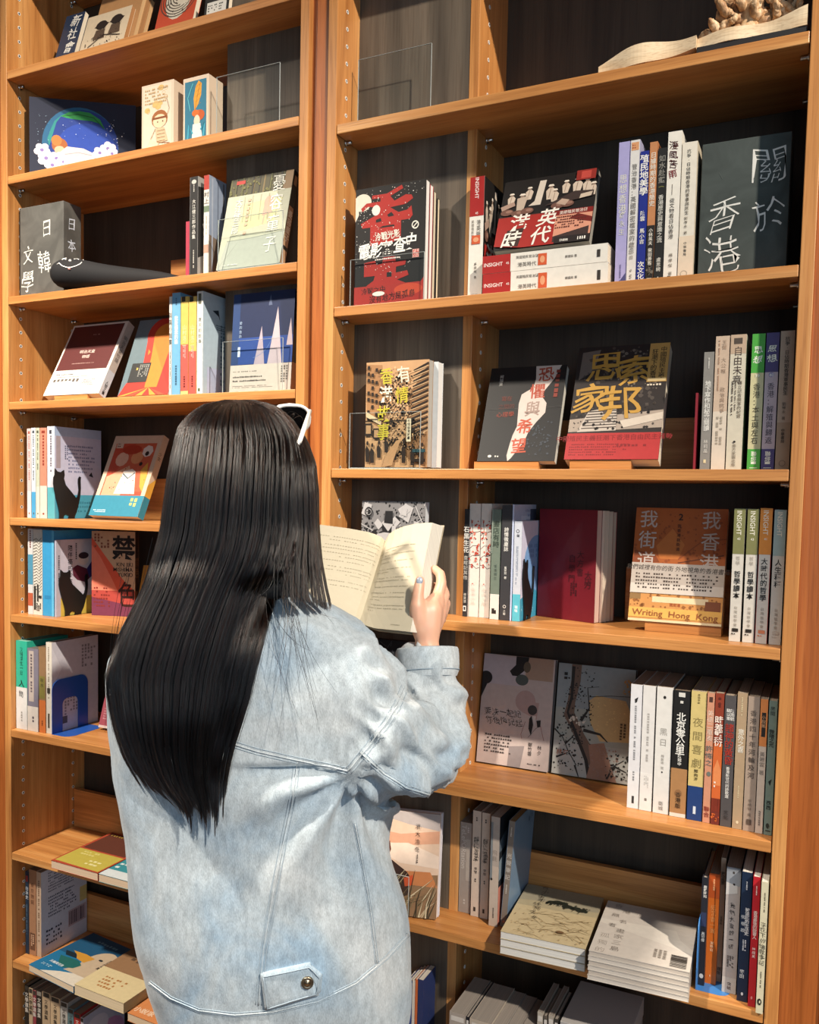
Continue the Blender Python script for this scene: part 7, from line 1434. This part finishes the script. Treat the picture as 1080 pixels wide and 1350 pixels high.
# --- the open book in her hands
ob = empty('open_book', tuple(D(508, 713, 1.52))); tag(ob, 'open cream paged book held up in both hands by the reading woman', 'book'); O0 = Vector(ob.location)
PAPER = paper('#cabfa6', 0.0, .04); PEDGE = pages_mat('#dcd6c8')
gt, gb = D(508, 713, 1.52), D(474, 820, 1.405)
def half_book(name, cols, thick, edge_out):
    """cols: list of (top point, bottom point) from the gutter outward"""
    nc = len(cols); nr = 8; vs = []; fs = []
    nrm = (cols[-1][1] - cols[0][0]).cross(cols[-1][0] - cols[0][1]).normalized()
    if nrm.dot(CAM - cols[0][0]) < 0: nrm = -nrm
    for lay in (0, 1):
        for i, (a, b) in enumerate(cols):
            for j in range(nr + 1):
                p = a.lerp(b, j / nr)
                if lay: f = i / (nc - 1); p = p - nrm * (thick * min(1, .25 + f * 1.5)) + edge_out * f
                vs.append(p - O0)
    N = nc * (nr + 1); I = lambda s_, i, j: s_ * N + i * (nr + 1) + j; fm_ = []
    for i in range(nc - 1):
        for j in range(nr): fs.append((I(0, i, j), I(0, i, j + 1), I(0, i + 1, j + 1), I(0, i + 1, j))); fm_.append(0); fs.append((I(1, i, j), I(1, i + 1, j), I(1, i + 1, j + 1), I(1, i, j + 1))); fm_.append(1)
        fs += [(I(0, i, 0), I(0, i + 1, 0), I(1, i + 1, 0), I(1, i, 0)), (I(0, i, nr), I(1, i, nr), I(1, i + 1, nr), I(0, i + 1, nr))]; fm_ += [1, 1]
    for j in range(nr): fs += [(I(0, nc - 1, j), I(0, nc - 1, j + 1), I(1, nc - 1, j + 1), I(1, nc - 1, j)), (I(0, 0, j), I(1, 0, j), I(1, 0, j + 1), I(0, 0, j + 1))]; fm_ += [1, 1]
    o = link_mesh(name, vs, fs, [PAPER, PEDGE], ob, fm_, smooth=False); return o, nrm
def lerp3(a, b, f): return tuple(a[i] + (b[i] - a[i]) * f for i in range(3))
rc = [(gt, gb), (D(513, 704, 1.512), D(482, 824.5, 1.395)), (D(521, 698.5, 1.50), D(493, 828, 1.385)), (D(532, 694, 1.487), D(507, 829.5, 1.373)), (D(545, 691, 1.473), D(521, 831, 1.360)), (D(558, 689.5, 1.460), D(532, 832, 1.350)), (D(570, 689, 1.448), D(541, 833, 1.342))]
lc = [(gt, gb), (D(503, 708, 1.513), D(468, 815, 1.40)), (D(494, 704, 1.505), D(455, 812, 1.395)), (D(484, 701, 1.498), D(444, 810, 1.39)), (D(456, 696, 1.48), D(415, 806, 1.375)), (D(425, 692, 1.465), D(385, 802, 1.36)), (D(398, 690, 1.455), D(360, 800, 1.35))]
r_edge = D(584, 693, 1.475) - D(570, 689, 1.448)
ro, rn = half_book('right_pages', rc, .002, r_edge * .98)
lo_, ln = half_book('left_pages', lc, .010, Vector((0, 0, 0)))
# cover sheet behind, a few millimetres proud at the foot
def cov(cols, thick, out, nm):
    vs = []; fs = []; nr = (cols[-1][1] - cols[0][0]).cross(cols[-1][0] - cols[0][1]).normalized(); nr = nr if nr.dot(CAM - cols[0][0]) > 0 else -nr
    for lay in (0, 1):
        for i, (a, b) in enumerate(cols): f = i / (len(cols) - 1); dn = (b - a).normalized() * .003; sh = -nr * (thick * min(1, .25 + f * 1.5) + .0012 + .0012 * lay) + out * f; vs += [a - dn + sh - O0, b + dn + sh - O0]
    n = len(cols); I = lambda s_, i, j: s_ * 2 * n + 2 * i + j
    for i in range(n - 1):
        for s_ in (0, 1): fs.append((I(s_, i, 0), I(s_, i + 1, 0), I(s_, i + 1, 1), I(s_, i, 1)))
        fs += [(I(0, i, 0), I(1, i, 0), I(1, i + 1, 0), I(0, i + 1, 0)), (I(0, i, 1), I(0, i + 1, 1), I(1, i + 1, 1), I(1, i, 1))]
    fs += [(I(0, n - 1, 0), I(0, n - 1, 1), I(1, n - 1, 1), I(1, n - 1, 0)), (I(0, 0, 0), I(1, 0, 0), I(1, 0, 1), I(0, 0, 1))]
    return link_mesh(nm, vs, fs, paper('#b5a68c', .2), ob)
cov(rc, .002, r_edge, 'cover'); cov(lc, .010, Vector((0, 0, 0)), 'cover')
# lines of print following the curve of each page
def page_lines(cols, nrm, rows, u0, u1, seed):
    vs = []; fs = []; q = random.Random(seed); nc = len(cols) - 1
    def pt(u, v):
        f = u * nc; i = min(int(f), nc - 1); g = f - i; a = cols[i][0].lerp(cols[i + 1][0], g); b = cols[i][1].lerp(cols[i + 1][1], g); return a.lerp(b, v) + nrm * .0006 - O0
    for v, st, en in rows:
        u = u0 + (u1 - u0) * st; end = u0 + (u1 - u0) * en
        while u < end:
            w_ = q.uniform(.016, .024)
            if q.random() < .85: k = len(vs); h = q.uniform(.006, .009); vs += [pt(u, v), pt(u + w_ * .6, v), pt(u + w_ * .6, v + h), pt(u, v + h)]; fs.append((k, k + 1, k + 2, k + 3))
            u += w_
    return vs, fs
INK = flat('#9d937c', .8)
rv, rf = page_lines(rc, rn, [(.20, .18, .95), (.23, .0, .5), (.27, .1, .95), (.30, 0, .45), (.345, .1, .95), (.42, .1, .95), (.45, 0, .4), (.51, .1, .95), (.54, 0, .9), (.60, .1, .95), (.66, 0, .92), (.70, .1, .92), (.73, 0, .3), (.78, .1, .92), (.81, 0, .92), (.84, 0, .2), (.95, .7, .9)], .10, .80, 4)
lv, lf = page_lines(lc, ln, [(.12, .0, .95), (.16, .0, .9), (.22, .0, .95), (.26, .1, .9), (.31, .0, .95), (.35, 0, .7), (.40, .3, .95), (.47, .0, .8), (.51, .0, .95), (.55, 0, .6), (.63, .0, .8), (.68, .0, .9)], .10, .85, 7)
tag(link_mesh('lettering', rv + lv, rf + [tuple(i + len(rv) for i in f) for f in lf], INK, ob), kind='stuff')
